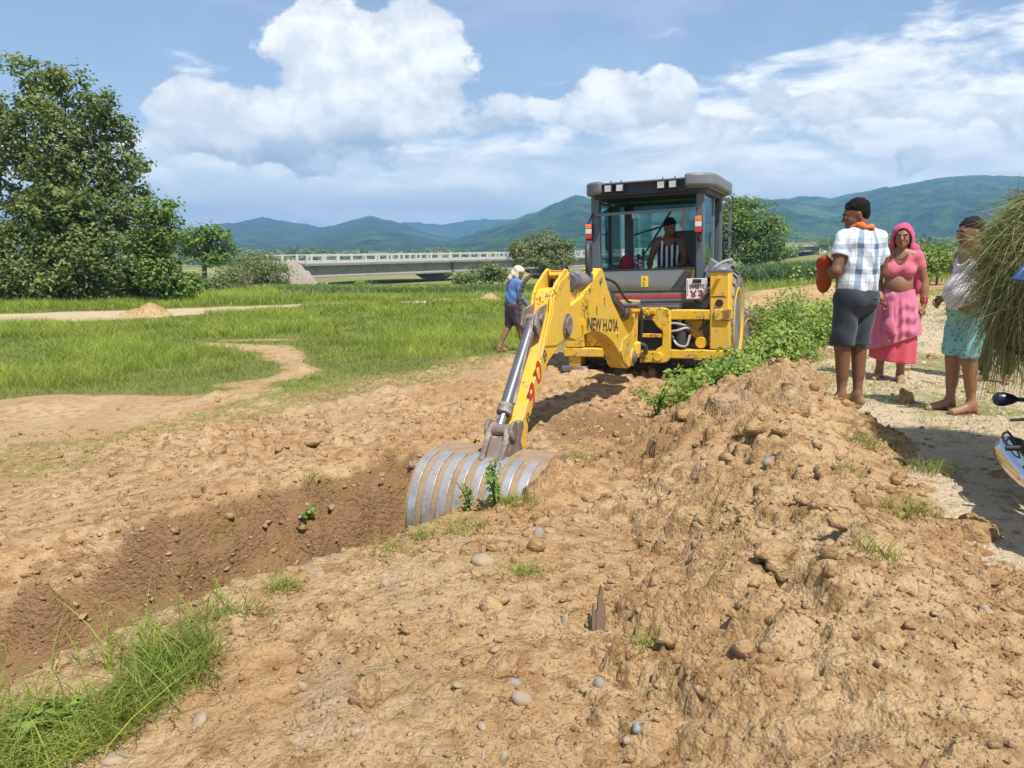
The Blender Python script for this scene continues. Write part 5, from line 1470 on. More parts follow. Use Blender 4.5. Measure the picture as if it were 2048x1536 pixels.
for k in range(16):
    c_ = pl(1050 + rs.normal() * 6, 716 + rs.normal() * 7, 6.50 + rs.normal() * .02); mb.sphere(c_, (.035 * rs.uniform(.6, 1.2), .03, .04 * rs.uniform(.5, 1.2)), 7, 5)
mb.build('tied_rag', M_BLACK, bc)
# bucket link, ears and bucket
for o_ in (-.040, .118):
    mb = plate([(4.20, -.02), (4.23, .04), (4.30, .055), (4.37, .02), (4.52, -.14), (4.52, -.22), (4.42, -.24), (4.30, -.15)], o_, o_ + .035); mb.build('bucket_link', M_OLDST, BH, bevel=.012)
mb = MB(); mb.cyl(BP(4.44, .00, -.055), BP(4.44, .00, .165), .048, n=18); mb.build('link_pin', M_OLDST, BH, bevel=.004)
for o_ in (-.062, .140):
    mb = MB(); mb.cyl(BP(4.44, .00, o_), BP(4.44, .00, o_ + .03), .078, n=22); mb.build('link_boss', M_OLDST, BH, bevel=.008)
BKT = empty('bucket', (0, 0, 0)); BKT.parent = BH
prof_o = [(4.20, -.20), (4.45, -.185), (4.66, -.20), (4.80, -.255), (4.90, -.36), (4.965, -.50), (4.985, -.66), (4.95, -.85), (4.85, -1.02), (4.66, -1.14), (4.40, -1.19), (4.10, -1.17)]
prof_o = [tuple(p) for p in np.array(catmull(prof_o, 4))[:, :2]] if False else [(p[0], p[1]) for p in catmull(prof_o, 4)]
po = np.array(prof_o); tg = np.gradient(po, axis=0); nn = unit(np.stack([-tg[:, 1], tg[:, 0]], -1))
if nn[len(nn) // 2, 0] < 0: nn = -nn
pin = po - nn * .025
OC, BW = -.005, .475
plate([tuple(p) for p in po] + [tuple(p) for p in pin[::-1]], OC - BW, OC + BW).build('bucket_shell', M_EARTHY, BKT, smooth=40)
for o_ in (OC - BW - .02, OC + BW):
    plate([tuple(p) for p in po] + [(4.05, -.9), (4.08, -.45)], o_, o_ + .02).build('bucket_side', M_EARTHY, BKT, smooth=30)
nst = 8; pitch_ = (2 * BW - .005) / nst
for k in range(nst):
    o0 = OC - BW + .004 + pitch_ * k
    a_, b_i = 6, len(po) - 4
    plate([tuple(p) for p in (po + nn * .016)[a_:b_i]] + [tuple(p) for p in (po - nn * .004)[a_:b_i][::-1]], o0, o0 + pitch_ * (.60 if k % 3 else .54)).build('wear_strip', M_STEEL, BKT, smooth=40, bevel=.004)
for o_ in (-.050, .100):
    plate([(4.16, -.28), (4.20, -.20), (4.36, .035), (4.44, .055), (4.50, .02), (4.54, -.06), (4.66, -.19), (4.62, -.23)], o_, o_ + .045).build('bucket_ear', M_OLDST, BKT, bevel=.010)
plate([(4.40, -.20), (4.47, -.04), (4.52, -.06), (4.64, -.20)], -.004, .099).build('ear_web', M_OLDST, BKT, bevel=.006)
plate([(4.28, -.20), (4.36, -.185), (4.62, -.183), (4.70, -.21), (4.62, -.225)], -.15, .24).build('ear_base', M_EARTHY, BKT, bevel=.006)
for k in range(5):
    o0 = OC - BW + .03 + k * (2 * BW - .12) / 4
    plate([(4.12, -1.14), (4.12, -1.19), (3.86, -1.10)], o0, o0 + .06).build('tooth', M_STEEL, BKT)
# ------------------------------------------------------------------ people: smooth bodies from blended tapered limbs
def surface_nets(Fv, org, h):
    Sg = Fv < 0
    c = np.zeros(tuple(n - 1 for n in Fv.shape), np.uint8)
    cor = [(i, j, k) for i in (0, 1) for j in (0, 1) for k in (0, 1)]
    nx, ny, nz = c.shape
    for i, j, k in cor: c += Sg[i:i + nx, j:j + ny, k:k + nz]
    act = (c > 0) & (c < 8)
    ijk = np.argwhere(act); idx = np.full(act.shape, -1, np.int64); idx[act] = np.arange(len(ijk))
    pos = np.zeros((len(ijk), 3)); cnt = np.zeros(len(ijk))
    for a in cor:
        for ax in range(3):
            if a[ax] == 1: continue
            b = list(a); b[ax] = 1
            fa = Fv[ijk[:, 0] + a[0], ijk[:, 1] + a[1], ijk[:, 2] + a[2]]; fb = Fv[ijk[:, 0] + b[0], ijk[:, 1] + b[1], ijk[:, 2] + b[2]]
            m = (fa < 0) != (fb < 0); t = np.where(m, fa / np.where(fa == fb, 1, fa - fb), 0)
            p = np.array(a)[None, :] + t[:, None] * (np.array(b) - np.array(a))[None, :]
            pos[m] += p[m]; cnt[m] += 1
    V = (ijk + pos / cnt[:, None]) * h + np.asarray(org)
    quads = []
    for ax in range(3):
        u, v = [(1, 2), (2, 0), (0, 1)][ax]
        sl0 = [slice(None)] * 3; sl1 = [slice(None)] * 3
        sl0[ax] = slice(0, -1); sl1[ax] = slice(1, None)
        A = Sg[tuple(sl0)]; B = Sg[tuple(sl1)]
        e = np.argwhere(A != B)
        ok = (e[:, u] > 0) & (e[:, v] > 0) & (e[:, u] < Fv.shape[u] - 1) & (e[:, v] < Fv.shape[v] - 1)
        e = e[ok]; fl = A[e[:, 0], e[:, 1], e[:, 2]]
        def cell(du, dv):
            q = e.copy(); q[:, u] += du; q[:, v] += dv
            return idx[q[:, 0], q[:, 1], q[:, 2]]
        Q = np.stack([cell(-1, -1), cell(0, -1), cell(0, 0), cell(-1, 0)], -1)
        Q = np.where(fl[:, None], Q, Q[:, ::-1])
        quads.append(Q)
    return V, np.concatenate(quads)


class Sdf:
    def __init__(self, lo, hi, h=0.008):
        self.h = h; self.lo = np.array(lo, float)
        n = np.ceil((np.array(hi) - self.lo) / h).astype(int) + 1
        self.ax = [self.lo[i] + np.arange(n[i]) * h for i in range(3)]
        self.F = np.full(tuple(n), 1.0, np.float32)

    def _win(self, lo, hi):
        s = []
        for i in range(3):
            a = np.searchsorted(self.ax[i], lo[i]); b = np.searchsorted(self.ax[i], hi[i]); s.append(slice(max(a - 1, 0), min(b + 1, len(self.ax[i]))))
        return tuple(s), self.ax[0][s[0]][:, None, None], self.ax[1][s[1]][None, :, None], self.ax[2][s[2]][None, None, :]

    def _comb(self, s, d, k, sub=False):
        A = self.F[s]
        if A.size == 0: return
        if sub:
            d = -d
            hh = np.maximum(k - np.abs(A - d), 0) / max(k, 1e-6)
            self.F[s] = np.maximum(A, d) + hh * hh * k * .25
        else:
            hh = np.maximum(k - np.abs(A - d), 0) / max(k, 1e-6)
            self.F[s] = np.minimum(A, d) - hh * hh * k * .25

    def cap(self, a, b, r0, r1=None, k=0.02, flat=None, sub=False, grow=0.0):
        a, b = np.array(a, float), np.array(b, float); r1 = r0 if r1 is None else r1
        r0 += grow; r1 += grow
        R = max(r0, r1) + k + .03
        s, X, Y, Z = self._win(np.minimum(a, b) - R, np.maximum(a, b) + R)
        px, py, pz = X - a[0], Y - a[1], Z - a[2]; ba = b - a; L2 = max(ba @ ba, 1e-9)
        if flat is not None:
            u, f = np.array(flat[0], float), flat[1] - 1
            t = np.clip((px * ba[0] + py * ba[1] + pz * ba[2]) / L2, 0, 1)
            qx, qy, qz = px - t * ba[0], py - t * ba[1], pz - t * ba[2]
            du = (qx * u[0] + qy * u[1] + qz * u[2]) * f
            d = np.sqrt((qx + du * u[0]) ** 2 + (qy + du * u[1]) ** 2 + (qz + du * u[2]) ** 2)
        else:
            t = np.clip((px * ba[0] + py * ba[1] + pz * ba[2]) / L2, 0, 1)
            d = np.sqrt((px - t * ba[0]) ** 2 + (py - t * ba[1]) ** 2 + (pz - t * ba[2]) ** 2)
        self._comb(s, (d - (r0 + (r1 - r0) * t)).astype(np.float32), k, sub)
        return self

    def ell(self, c, r, k=0.02, R=None, sub=False, grow=0.0):
        c = np.array(c, float); r = np.array(r, float) + grow; m = r.max() + k + .03
        s, X, Y, Z = self._win(c - m, c + m)
        px, py, pz = X - c[0], Y - c[1], Z - c[2]
        if R is not None:
            R = np.array(R)
            px, py, pz = (R[0, 0] * px + R[1, 0] * py + R[2, 0] * pz), (R[0, 1] * px + R[1, 1] * py + R[2, 1] * pz), (R[0, 2] * px + R[1, 2] * py + R[2, 2] * pz)
        k0 = np.sqrt((px / r[0]) ** 2 + (py / r[1]) ** 2 + (pz / r[2]) ** 2); k1 = np.sqrt((px / r[0] ** 2) ** 2 + (py / r[1] ** 2) ** 2 + (pz / r[2] ** 2) ** 2)
        self._comb(s, (k0 * (k0 - 1) / np.maximum(k1, 1e-6)).astype(np.float32), k, sub)
        return self

    def fn(self, f, op='max'):
        X, Y, Z = self.ax[0][:, None, None], self.ax[1][None, :, None], self.ax[2][None, None, :]
        d = f(X, Y, Z).astype(np.float32)
        self.F = np.maximum(self.F, d) if op == 'max' else (np.minimum(self.F, d) if op == 'min' else self.F + d)
        return self

    def plane(self, p, n):
        """keep the side the normal points away from"""
        p, n = np.array(p, float), np.array(n, float); n = n / np.linalg.norm(n)
        return self.fn(lambda X, Y, Z: (X - p[0]) * n[0] + (Y - p[1]) * n[1] + (Z - p[2]) * n[2])

    def build(self, name, mat, parent, smooth_it=1):
        V, Q = surface_nets(self.F, self.lo, self.h)
        if smooth_it:
            for _ in range(smooth_it):
                acc = np.zeros_like(V); n = np.zeros(len(V))
                for a, b in ((0, 1), (1, 2), (2, 3), (3, 0)):
                    np.add.at(acc, Q[:, a], V[Q[:, b]]); np.add.at(n, Q[:, a], 1); np.add.at(acc, Q[:, b], V[Q[:, a]]); np.add.at(n, Q[:, b], 1)
                V = V * .5 + acc / np.maximum(n, 1)[:, None] * .5
        return np_mesh(name, V, Q, mat, parent, True)


def rotm(yaw=0, pitch=0, roll=0):
    """head turn: yaw + to the person's left, pitch + nods down"""
    return np.array((Matrix.Rotation(R_(yaw), 3, 'Z') @ Matrix.Rotation(-R_(pitch), 3, 'X') @ Matrix.Rotation(R_(roll), 3, 'Y')))


def skin(name, col):
    m, t, b, x = mat_new(name)
    co = x.coord('Object'); n = x.noise(co, 9, 5, .6); n2 = x.noise(co, 60, 3, .6)
    c = x.mix(n, tuple(v * .82 for v in col), tuple(min(1, v * 1.12) for v in col))
    zz = x.sep(co)[2]
    dust = x.mul(x.sub(1.0, x.sstep(zz, 0.02, 0.30)), x.sstep(n, .35, .65))
    c = x.mix(x.mul(dust, .55), c, (.36, .25, .15))
    put(t, c, b.inputs['Base Color']); b.inputs['Roughness'].default_value = .5; b.inputs['Specular IOR Level'].default_value = .4
    b.inputs['Subsurface Weight'].default_value = 0.08; b.inputs['Subsurface Radius'].default_value = (.02, .008, .004)
    put(t, x.bump(n2, .15, .004), b.inputs['Normal'])
    return m


M_SKIN_D = skin('dark_brown_skin', (0.165, 0.075, 0.040)); M_SKIN_M = skin('brown_skin', (0.265, 0.130, 0.072))
M_HAIR = simple_mat('black_hair', (0.008, 0.007, 0.007), 0.75, var=.5, scale=80, bump=.8, bscale=140, spec=.15)
M_EYE = simple_mat('eye_dark', (0.03, 0.02, 0.015), .2); M_EYEW = simple_mat('eye_white', (.36, .32, .29), .3); M_LIP = simple_mat('lips', (.17, .06, .05), .5)


def cloth(name, col, var=.12, scale=8, bump=.35, bscale=22, rough=.9):
    m, t, b, x = mat_new(name)
    co = x.coord('Object'); n = x.noise(co, scale, 5, .6); n2 = x.noise(x.scale(co, (1, 1, .45)), bscale, 4, .6, .6); n3 = x.noise(co, 260, 2, .5)
    c = x.mix(n, tuple(v * (1 - var) for v in col), tuple(min(1, v * (1 + var)) for v in col))
    put(t, c, b.inputs['Base Color']); b.inputs['Roughness'].default_value = rough; b.inputs['Specular IOR Level'].default_value = .2
    b.inputs['Sheen Weight'].default_value = .15
    put(t, x.bump(x.add(n2, x.mul(n3, .12)), bump, .02), b.inputs['Normal'])
    return m


def J(**k):
    """joints of a standing figure 1.70 m tall, facing +Y, person's right at +X"""
    j = dict(head=(0, .02, 1.565), neck=(0, -.02, 1.43), chest=(0, 0, 1.26), waist=(0, .0, 1.06), pelvis=(0, 0, .93),
             rsh=(.175, -.01, 1.375), lsh=(-.175, -.01, 1.375), rel=(.235, -.03, 1.09), lel=(-.235, -.03, 1.09), rwr=(.25, .06, .86), lwr=(-.25, .06, .86),
             rhip=(.09, 0, .89), lhip=(-.09, 0, .89), rkn=(.10, .02, .49), lkn=(-.10, .02, .49), ran=(.105, -.02, .085), lan=(-.105, -.02, .085), rtoe=(.125, .16, .03), ltoe=(-.125, .16, .03))
    j.update(k)
    return {a: np.array(b, float) for a, b in j.items()}


def add_hand(S_, wr, el, side, pointing=False, curl=.6, palm_in=(1, 0, 0), h=1.0):
    """palm, four unequal bent fingers and a thumb; palm_in points from the palm face"""
    d = unit(np.array(wr) - np.array(el)); p = np.array(palm_in, float); p = unit(p - d * (p @ d)); s = np.cross(d, p)      # s: across the knuckles
    wr = np.array(wr); pc = wr + d * .048 * h
    S_.cap(wr, wr + d * .07 * h, .024 * h, .026 * h, .015, flat=(p, 1.65))
    S_.cap(pc - s * .022 * h + d * .02, pc + s * .022 * h + d * .02, .020 * h, .020 * h, .012, flat=(p, 1.5))
    for i, (off, ln) in enumerate(((.031, .074), (.011, .082), (-.010, .076), (-.029, .060))):
        off *= h * (1 if side > 0 else -1); ln *= h
        b = wr + d * .088 * h + s * off
        cu = .12 if (pointing and i == 0) else (1.7 if pointing else curl * (1 + .12 * i))
        d1 = unit(d * math.cos(cu * .45) + p * math.sin(cu * .45)); m_ = b + d1 * ln * .48
        d2 = unit(d * math.cos(cu * 1.0) + p * math.sin(cu * 1.0)); m2 = m_ + d2 * ln * .30
        d3 = unit(d * math.cos(cu * 1.5) + p * math.sin(cu * 1.5)); e = m2 + d3 * ln * .24
        S_.cap(b, m_, .0098 * h, .0092 * h, .004); S_.cap(m_, m2, .0092 * h, .0085 * h, .003); S_.cap(m2, e, .0085 * h, .0072 * h, .003)
    sg = 1 if side > 0 else -1
    b = wr + d * .030 * h + s * .024 * h * sg; t1 = b + unit(d * .75 + s * .62 * sg + p * .35) * .040 * h; t2 = t1 + unit(d * .95 + s * .2 * sg + p * .5) * .032 * h
    S_.cap(b, t1, .014 * h, .011 * h, .010); S_.cap(t1, t2, .011 * h, .008 * h, .004)


def head_pts(j, RH):
    n = j['head']
    return lambda p: n + RH @ np.array(p, float)


def add_head(S_, j, RH, female=False):
    H = head_pts(j, RH)
    S_.ell(H((0, -.018, .055)), (.074, .093, .082), .02, RH); S_.ell(H((0, .018, .0)), (.062, .074, .088), .03, RH)
    S_.ell(H((0, .040, -.062)), (.042, .044, .036), .03, RH)
    S_.cap(H((-.045, .022, -.04)), H((0, .062, -.078)), .022, .022, .02); S_.cap(H((.045, .022, -.04)), H((0, .062, -.078)), .022, .022, .02)
    S_.cap(H((-.036, .078, .034)), H((.036, .078, .034)), .012, .012, .012)
    for sx in (-1, 1):
        S_.ell(H((.031 * sx, .096, .012)), (.016, .012, .011), .010, RH, sub=True)
        S_.ell(H((.042 * sx, .062, -.018)), (.020, .016, .016), .02, RH)
        S_.ell(H((.075 * sx, -.012, -.002)), (.010, .021, .033), .006, RH); S_.ell(H((.083 * sx, -.006, .0)), (.005, .010, .018), .004, RH, sub=True)
    S_.cap(H((0, .088, .022)), H((0, .108, -.012)), .0085, .0125, .010); S_.ell(H((0, .098, -.018)), (.019, .012, .009), .008, RH)
    S_.ell(H((0, .086, -.047)), (.024, .012, .0075), .005, RH); S_.ell(H((0, .084, -.058)), (.021, .012, .008), .005, RH)
    S_.cap(H((-.022, .101, -.0525)), H((.022, .101, -.0525)), .0032, .0032, .002, sub=True)
    S_.cap(j['neck'] + [0, 0, -.03], H((0, -.025, -.03)), .058 if not female else .050, .052 if not female else .045, .03)


def face_parts(root, j, RH, brow=True):
    H = head_pts(j, RH)
    for sx in (-1, 1):
        mb = MB(); mb.sphere(H((.031 * sx, .0835, .011)), (.0115, .0105, .0065), 10, 7, Matrix(RH.tolist())); e = mb.build('eye', M_EYEW, root)
        mb = MB(); mb.sphere(H((.031 * sx, .0890, .011)), (.0062, .0062, .0055), 8, 6); mb.build('iris', M_EYE, e)
        mb = MB(); mb.tube([H((.014 * sx, .0935, .035)), H((.032 * sx, .093, .041)), H((.052 * sx, .078, .034))], [.003, .0042, .002], 6); mb.build('eyebrow', M_HAIR, root)
    mb = MB(); mb.sphere(H((0, .0925, -.0475)), (.020, .0065, .0050), 10, 6, Matrix(RH.tolist())); mb.sphere(H((0, .0905, -.0575)), (.018, .0065, .0055), 10, 6, Matrix(RH.tolist()))
    mb.build('mouth', M_LIP, root)


def hair_cap(root, j, RH, mat=None, fade=True, h=.006, top=.0):
    H = head_pts(j, RH); c = j['head']
    S_ = Sdf(c - .17, c + .19, h)
    S_.ell(H((0, -.020, .062)), (.0775, .0965, .0845 + top), .0, RH)
    S_.ell(H((0, -.050, .015)), (.069, .0615, .068), .02, RH)
    n = RH @ np.array([0, .94, -.35]); S_.plane(H((0, .060, .072)), n)
    S_.plane(H((0, 0, -.034)), RH @ np.array([0, .35, -1.0]))
    for sx in (-1, 1):
        S_.ell(H((.085 * sx, .022, -.01)), (.04, .050, .046), .006, RH, sub=True)
    r_ = np.random.default_rng(int(abs(c[0] * 1000)) + 5)
    for _ in range(26):
        d = unit(r_.normal(size=3)); d[2] = abs(d[2]) * .8 + .1; d[1] -= .15; S_.ell(H(np.array([0, -.02, .06]) + unit(d) * np.array([.070, .088, .078])), (.014, .018, .010), .012, RH)
    return S_.build('hair', mat or M_HAIR, root, 1)


def add_body(S_, j, male=True, belly=0.0, arms=True, legs=True, thick=1.0):
    up = unit(j['neck'] - j['pelvis']); fw = unit(np.cross(up, j['rsh'] - j['lsh'])) * -1
    if fw[1] < 0 and abs(fw[1]) > .2: fw = -fw
    acr = unit(j['rsh'] - j['lsh'])
    RT = np.stack([acr, np.cross(up, acr), up], 1)
    S_.ell(j['chest'] + up * .0, (.158 * thick, .105 * thick, .195), .03, RT); S_.ell(j['waist'], (.136 * thick, .098 * thick + belly * .4, .17), .04, RT)
    S_.ell(j['pelvis'], (.160 * thick, .112 * thick, .125), .04)
    if belly: S_.ell(j['waist'] + RT[:, 1] * (.055 + belly * .3), (.125, .095 + belly * .6, .135), .05, RT)
    S_.cap(j['rsh'] * .82 + j['lsh'] * .18, j['lsh'] * .82 + j['rsh'] * .18, .066, .066, .05)
    S_.cap(j['neck'] - up * .02, j['rsh'] * .75 + j['neck'] * .25 + up * .0, .050, .05, .05); S_.cap(j['neck'] - up * .02, j['lsh'] * .75 + j['neck'] * .25, .050, .05, .05)
    for q in 'rl':
        if arms:
            S_.cap(j[q + 'sh'], j[q + 'el'], .056, .041, .03); S_.ell(j[q + 'sh'] * .6 + j[q + 'el'] * .4, (.046, .048, .07), .03)
            S_.cap(j[q + 'el'], j[q + 'wr'], .042, .0275, .02); S_.ell(j[q + 'el'] * .72 + j[q + 'wr'] * .28, (.043, .043, .06), .03)
        if legs:
            S_.cap(j[q + 'hip'], j[q + 'kn'], .086, .056, .04); S_.cap(j[q + 'kn'], j[q + 'an'], .054, .035, .03)
            ca = j[q + 'kn'] * .70 + j[q + 'an'] * .30
            ft = unit((j[q + 'toe'] - j[q + 'an']) * [1, 1, 0])
            S_.cap(j[q + 'kn'] * .88 + j[q + 'an'] * .12 - ft * .016, j[q + 'kn'] * .42 + j[q + 'an'] * .58 - ft * .012, .050, .037, .04)
            hl = j[q + 'an'] * [1, 1, 0] + [0, 0, .032] - ft * .035
            S_.cap(j[q + 'an'], hl, .036, .032, .03)
            tb_ = j[q + 'toe'] * [1, 1, 0] + [0, 0, .024]; sd_ = np.array([-ft[1], ft[0], 0])
            S_.cap(hl + ft * .02, tb_, .034, .026, .02, flat=((0, 0, 1), 1.1)); S_.cap(j[q + 'an'] + ft * .03 - [0, 0, .02], tb_, .034, .022, .03)
            sg = 1 if (q == 'r') else -1
            big = sd_ * .026 * sg     # big toe lies on the inner side
            for i in range(5):
                o_ = big * (1 - i * .5); L_ = .048 - i * .006
                S_.cap(tb_ + o_ - ft * .01 - [0, 0, .006], tb_ + o_ + ft * L_ * .75 - [0, 0, .010], .0135 - .0012 * i, .011 - .001 * i, .005)


def place(root, pos, face, scale=1.0):
    root.scale = (scale,) * 3; root.location = tuple(pos); root.rotation_euler = (0, 0, math.atan2(-face[0], face[1]))


def bounds(j, m=.2):
    P = np.array(list(j.values())); return P.min(0) - m, P.max(0) + m


# ---- 1: the man in the checked shirt
def check_cloth():
    m, t, b, x = mat_new('checked_cotton')
    co = x.coord('Object'); wob = x.noise(co, 5, 3, .5, 0, 1); wx_, wy_, wz_ = x.sep(wob); X, Y, Z = x.sep(co)
    X = x.add(X, x.mul(x.sub(wx_, .5), .035)); Z = x.add(Z, x.mul(x.sub(wy_, .5), .035)); Y = x.add(Y, x.mul(x.sub(wz_, .5), .03))
    ang = x.math('ARCTAN2', X, x.mul(Y, -1.0)); u = x.mul(ang, .135)

    def stripe(v, per, off, wd):
        q = x.math('FRACT', x.add(x.mul(v, 1 / per), off))
        return x.math('LESS_THAN', x.math('ABSOLUTE', x.sub(q, .5)), wd)
    v1 = stripe(u, .152, .12, .155); h1 = stripe(Z, .205, .05, .10); v2 = stripe(u, .152, .52, .03); h2 = stripe(Z, .205, .45, .022); v3 = stripe(u, .152, .36, .014); h3 = stripe(Z, .205, .78, .03)
    c = (0.66, 0.70, 0.74)
    c = x.mix(x.mul(v2, .55), c, (.25, .36, .50)); c = x.mix(x.mul(h2, .5), c, (.25, .36, .50)); c = x.mix(x.mul(v3, .6), c, (.45, .47, .36)); c = x.mix(x.mul(h3, .4), c, (.28, .40, .55))
    c = x.mix(x.mul(h1, .58), c, (.20, .29, .41)); c = x.mix(x.mul(v1, .72), c, (.13, .21, .34)); c = x.mix(x.mul(x.mul(v1, h1), .7), c, (.05, .085, .16))
    put(t, c, b.inputs['Base Color']); b.inputs['Roughness'].default_value = .9; b.inputs['Specular IOR Level'].default_value = .2
    n2 = x.noise(x.scale(co, (1, 1, .5)), 20, 4, .6, .6); put(t, x.bump(n2, .5, .025), b.inputs['Normal'])
    return m


def folds(S_, amp=.005, f=38, seed=0.0):
    S_.fn(lambda X, Y, Z: amp * (np.sin(f * (Z + .25 * X) + 3 * np.sin(11 * X + seed) + 2.2 * np.sin(9 * Y)) * np.sin(7 * Z + seed + 5 * X) + .6 * np.sin(f * .55 * (X - Y) + 6 * Z)), 'add')


def person_checked():
    pos = hit(1716, 806); pos = np.array([2.97, 6.72, 0]); pos[2] = float(surf_z(*pos[:2])) - .004
    root = empty('person'); tag(root, 'man in blue checked shirt and dark shorts with orange scarf, seen from behind', 'person')
    RH = rotm(58, 14)
    j = J(head=(-.02, .045, 1.56), lel=(-.27, -.05, 1.12), lwr=(-.16, .20, 1.10), rel=(.245, -.02, 1.10), rwr=(.16, .19, 1.03), rhip=(.088, 0, .89), rkn=(.082, .02, .49), ran=(.072, -.03, .085), lkn=(-.098, .01, .49), lan=(-.088, -.02, .085),
          ltoe=(-.21, .10, .03), rtoe=(-.02, .13, .03))
    lo, hi = bounds(j, .22)
    S_ = Sdf(lo, hi, .0092); add_body(S_, j); add_head(S_, j, RH); add_hand(S_, j['lwr'], j['lel'], -1, curl=1.2, palm_in=(1, 0, -.2)); add_hand(S_, j['rwr'], j['rel'], 1, curl=1.2, palm_in=(-1, 0, 0))
    b = S_.build('body', M_SKIN_D, root, 1)
    face_parts(root, j, RH); hair_cap(root, j, RH)
    # shirt
    S_ = Sdf((-.36, -.22, .80), (.36, .24, 1.50), .0085)
    S_.ell((0, 0, 1.27), (.180, .128, .23), .03); S_.ell((0, .0, 1.05), (.178, .132, .24), .06); S_.cap((-.15, -.01, 1.365), (.15, -.01, 1.365), .078, .078, .05)
    S_.cap((0, -.02, 1.40), (.14, -.01, 1.375), .062, .06, .04); S_.cap((0, -.02, 1.40), (-.14, -.01, 1.375), .062, .06, .04)
    S_.cap((0, 0, 1.0), (0, 0, .85), .168, .176, .05, flat=((0, 1, 0), 1.25))
    for q in 'rl':
        e = j[q + 'sh'] * .42 + j[q + 'el'] * .58
        S_.cap(j[q + 'sh'], e, .073, .070, .035)
    folds(S_, .0075, 30)
    S_.plane((0, 0, .865), (0, 0, -1))
    for q in 'rl':
        d = unit(j[q + 'el'] - j[q + 'sh']); e = j[q + 'sh'] * .46 + j[q + 'el'] * .54
        sg = 1 if q == 'r' else -1
        X0 = .205 * sg
        S_.fn(lambda X, Y, Z: np.minimum((X - e[0]) * d[0] + (Y - e[1]) * d[1] + (Z - e[2]) * d[2], 1.0) * 1.0 - np.where((X * sg > .195) , 0, 9.0))
        S_.cap(e - d * .05, e + d * .1, .056, .058, .004, sub=True)
    S_.ell((0, .01, 1.49), (.062, .066, .06), .01, sub=True)
    S_.build('shirt', check_cloth(), root, 1)
    mb = MB(); ring_ = [Vector((.066 * math.cos(a_), -.012 + .066 * math.sin(a_), 1.425 + .018 * math.sin(a_ + 2.6))) for a_ in np.linspace(0, 2 * math.pi, 22)]
    mb.tube(ring_, .019, 8); mb.build('collar', cloth('navy_collar', (.04, .06, .12)), root)
    mb = MB(); ring_ = [Vector((.073 * math.cos(a_), -.005 + .080 * math.sin(a_), 1.455 + .030 * math.sin(a_ - 2.2) + .01 * math.sin(4 * a_))) for a_ in np.linspace(0, 2 * math.pi, 26)]
    mb.tube(ring_, [.020 + .006 * math.sin(i * 1.3) for i in range(26)], 9); mb.tube([Vector(p) for p in catmull([(-.05, .06, 1.45), (-.10, .115, 1.36), (-.12, .15, 1.22)], 6)], .026, 8); mb.build('scarf', cloth('orange_cotton', (.72, .17, .03)), root)
    # shorts
    S_ = Sdf((-.27, -.21, .40), (.27, .21, 1.02), .0085)
    S_.ell((0, -.005, .92), (.183, .138, .14), .04); S_.cap((0, 0, .97), (0, 0, .90), .165, .17, .04, flat=((0, 1, 0), 1.25)); S_.ell((.08, -.05, .88), (.09, .09, .10), .04); S_.ell((-.08, -.05, .88), (.09, .09, .10), .04)
    for q in 'rl':
        k_ = j[q + 'kn']; S_.cap(j[q + 'hip'] * [1.0, 1, 1], k_ + [0, 0, .04], .105, .094, .03)
    folds(S_, .0070, 26, 2.0)
    S_.plane((0, 0, .505), (0, 0, -1)); S_.plane((0, 0, .985), (0, 0, 1))
    for q in 'rl': S_.cap(j[q + 'kn'] + [0, 0, .10], j[q + 'kn'] - [0, 0, .1], .076, .080, .004, sub=True)
    S_.build('shorts', cloth('charcoal_denim', (.036, .044, .058), .25, 14), root, 1)
    mb = MB(); mb.box((.035, -.155, .905), (.085, -.146, .909)); mb.build('pocket_seam', M_GREYP, root)
    place(root, pos, (-.34, .94), 1.045)
    # the cloth bundle he carries in the crook of his arm
    S_ = Sdf((-.2, -.2, -.3), (.2, .2, .3), .011)
    S_.ell((0, 0, .0), (.052, .075, .13), .03); S_.ell((.01, .02, -.10), (.05, .06, .075), .05); S_.ell((-.01, 0, .09), (.035, .05, .08), .05); folds(S_, .013, 38, 1.0)
    cl = S_.build('carried_cloth', cloth('rust_orange_cloth', (.30, .050, .015)), None, 1)
    rz = Matrix.Rotation(root.rotation_euler[2], 3, 'Z'); cl.location = Vector(pos) + rz @ Vector((-.235, .125, 1.16)); cl.rotation_euler = (0, 0, root.rotation_euler[2])
    tag(cl, 'rust orange cloth bundle held under the arm of the man in checked shirt', 'cloth')


person_checked()


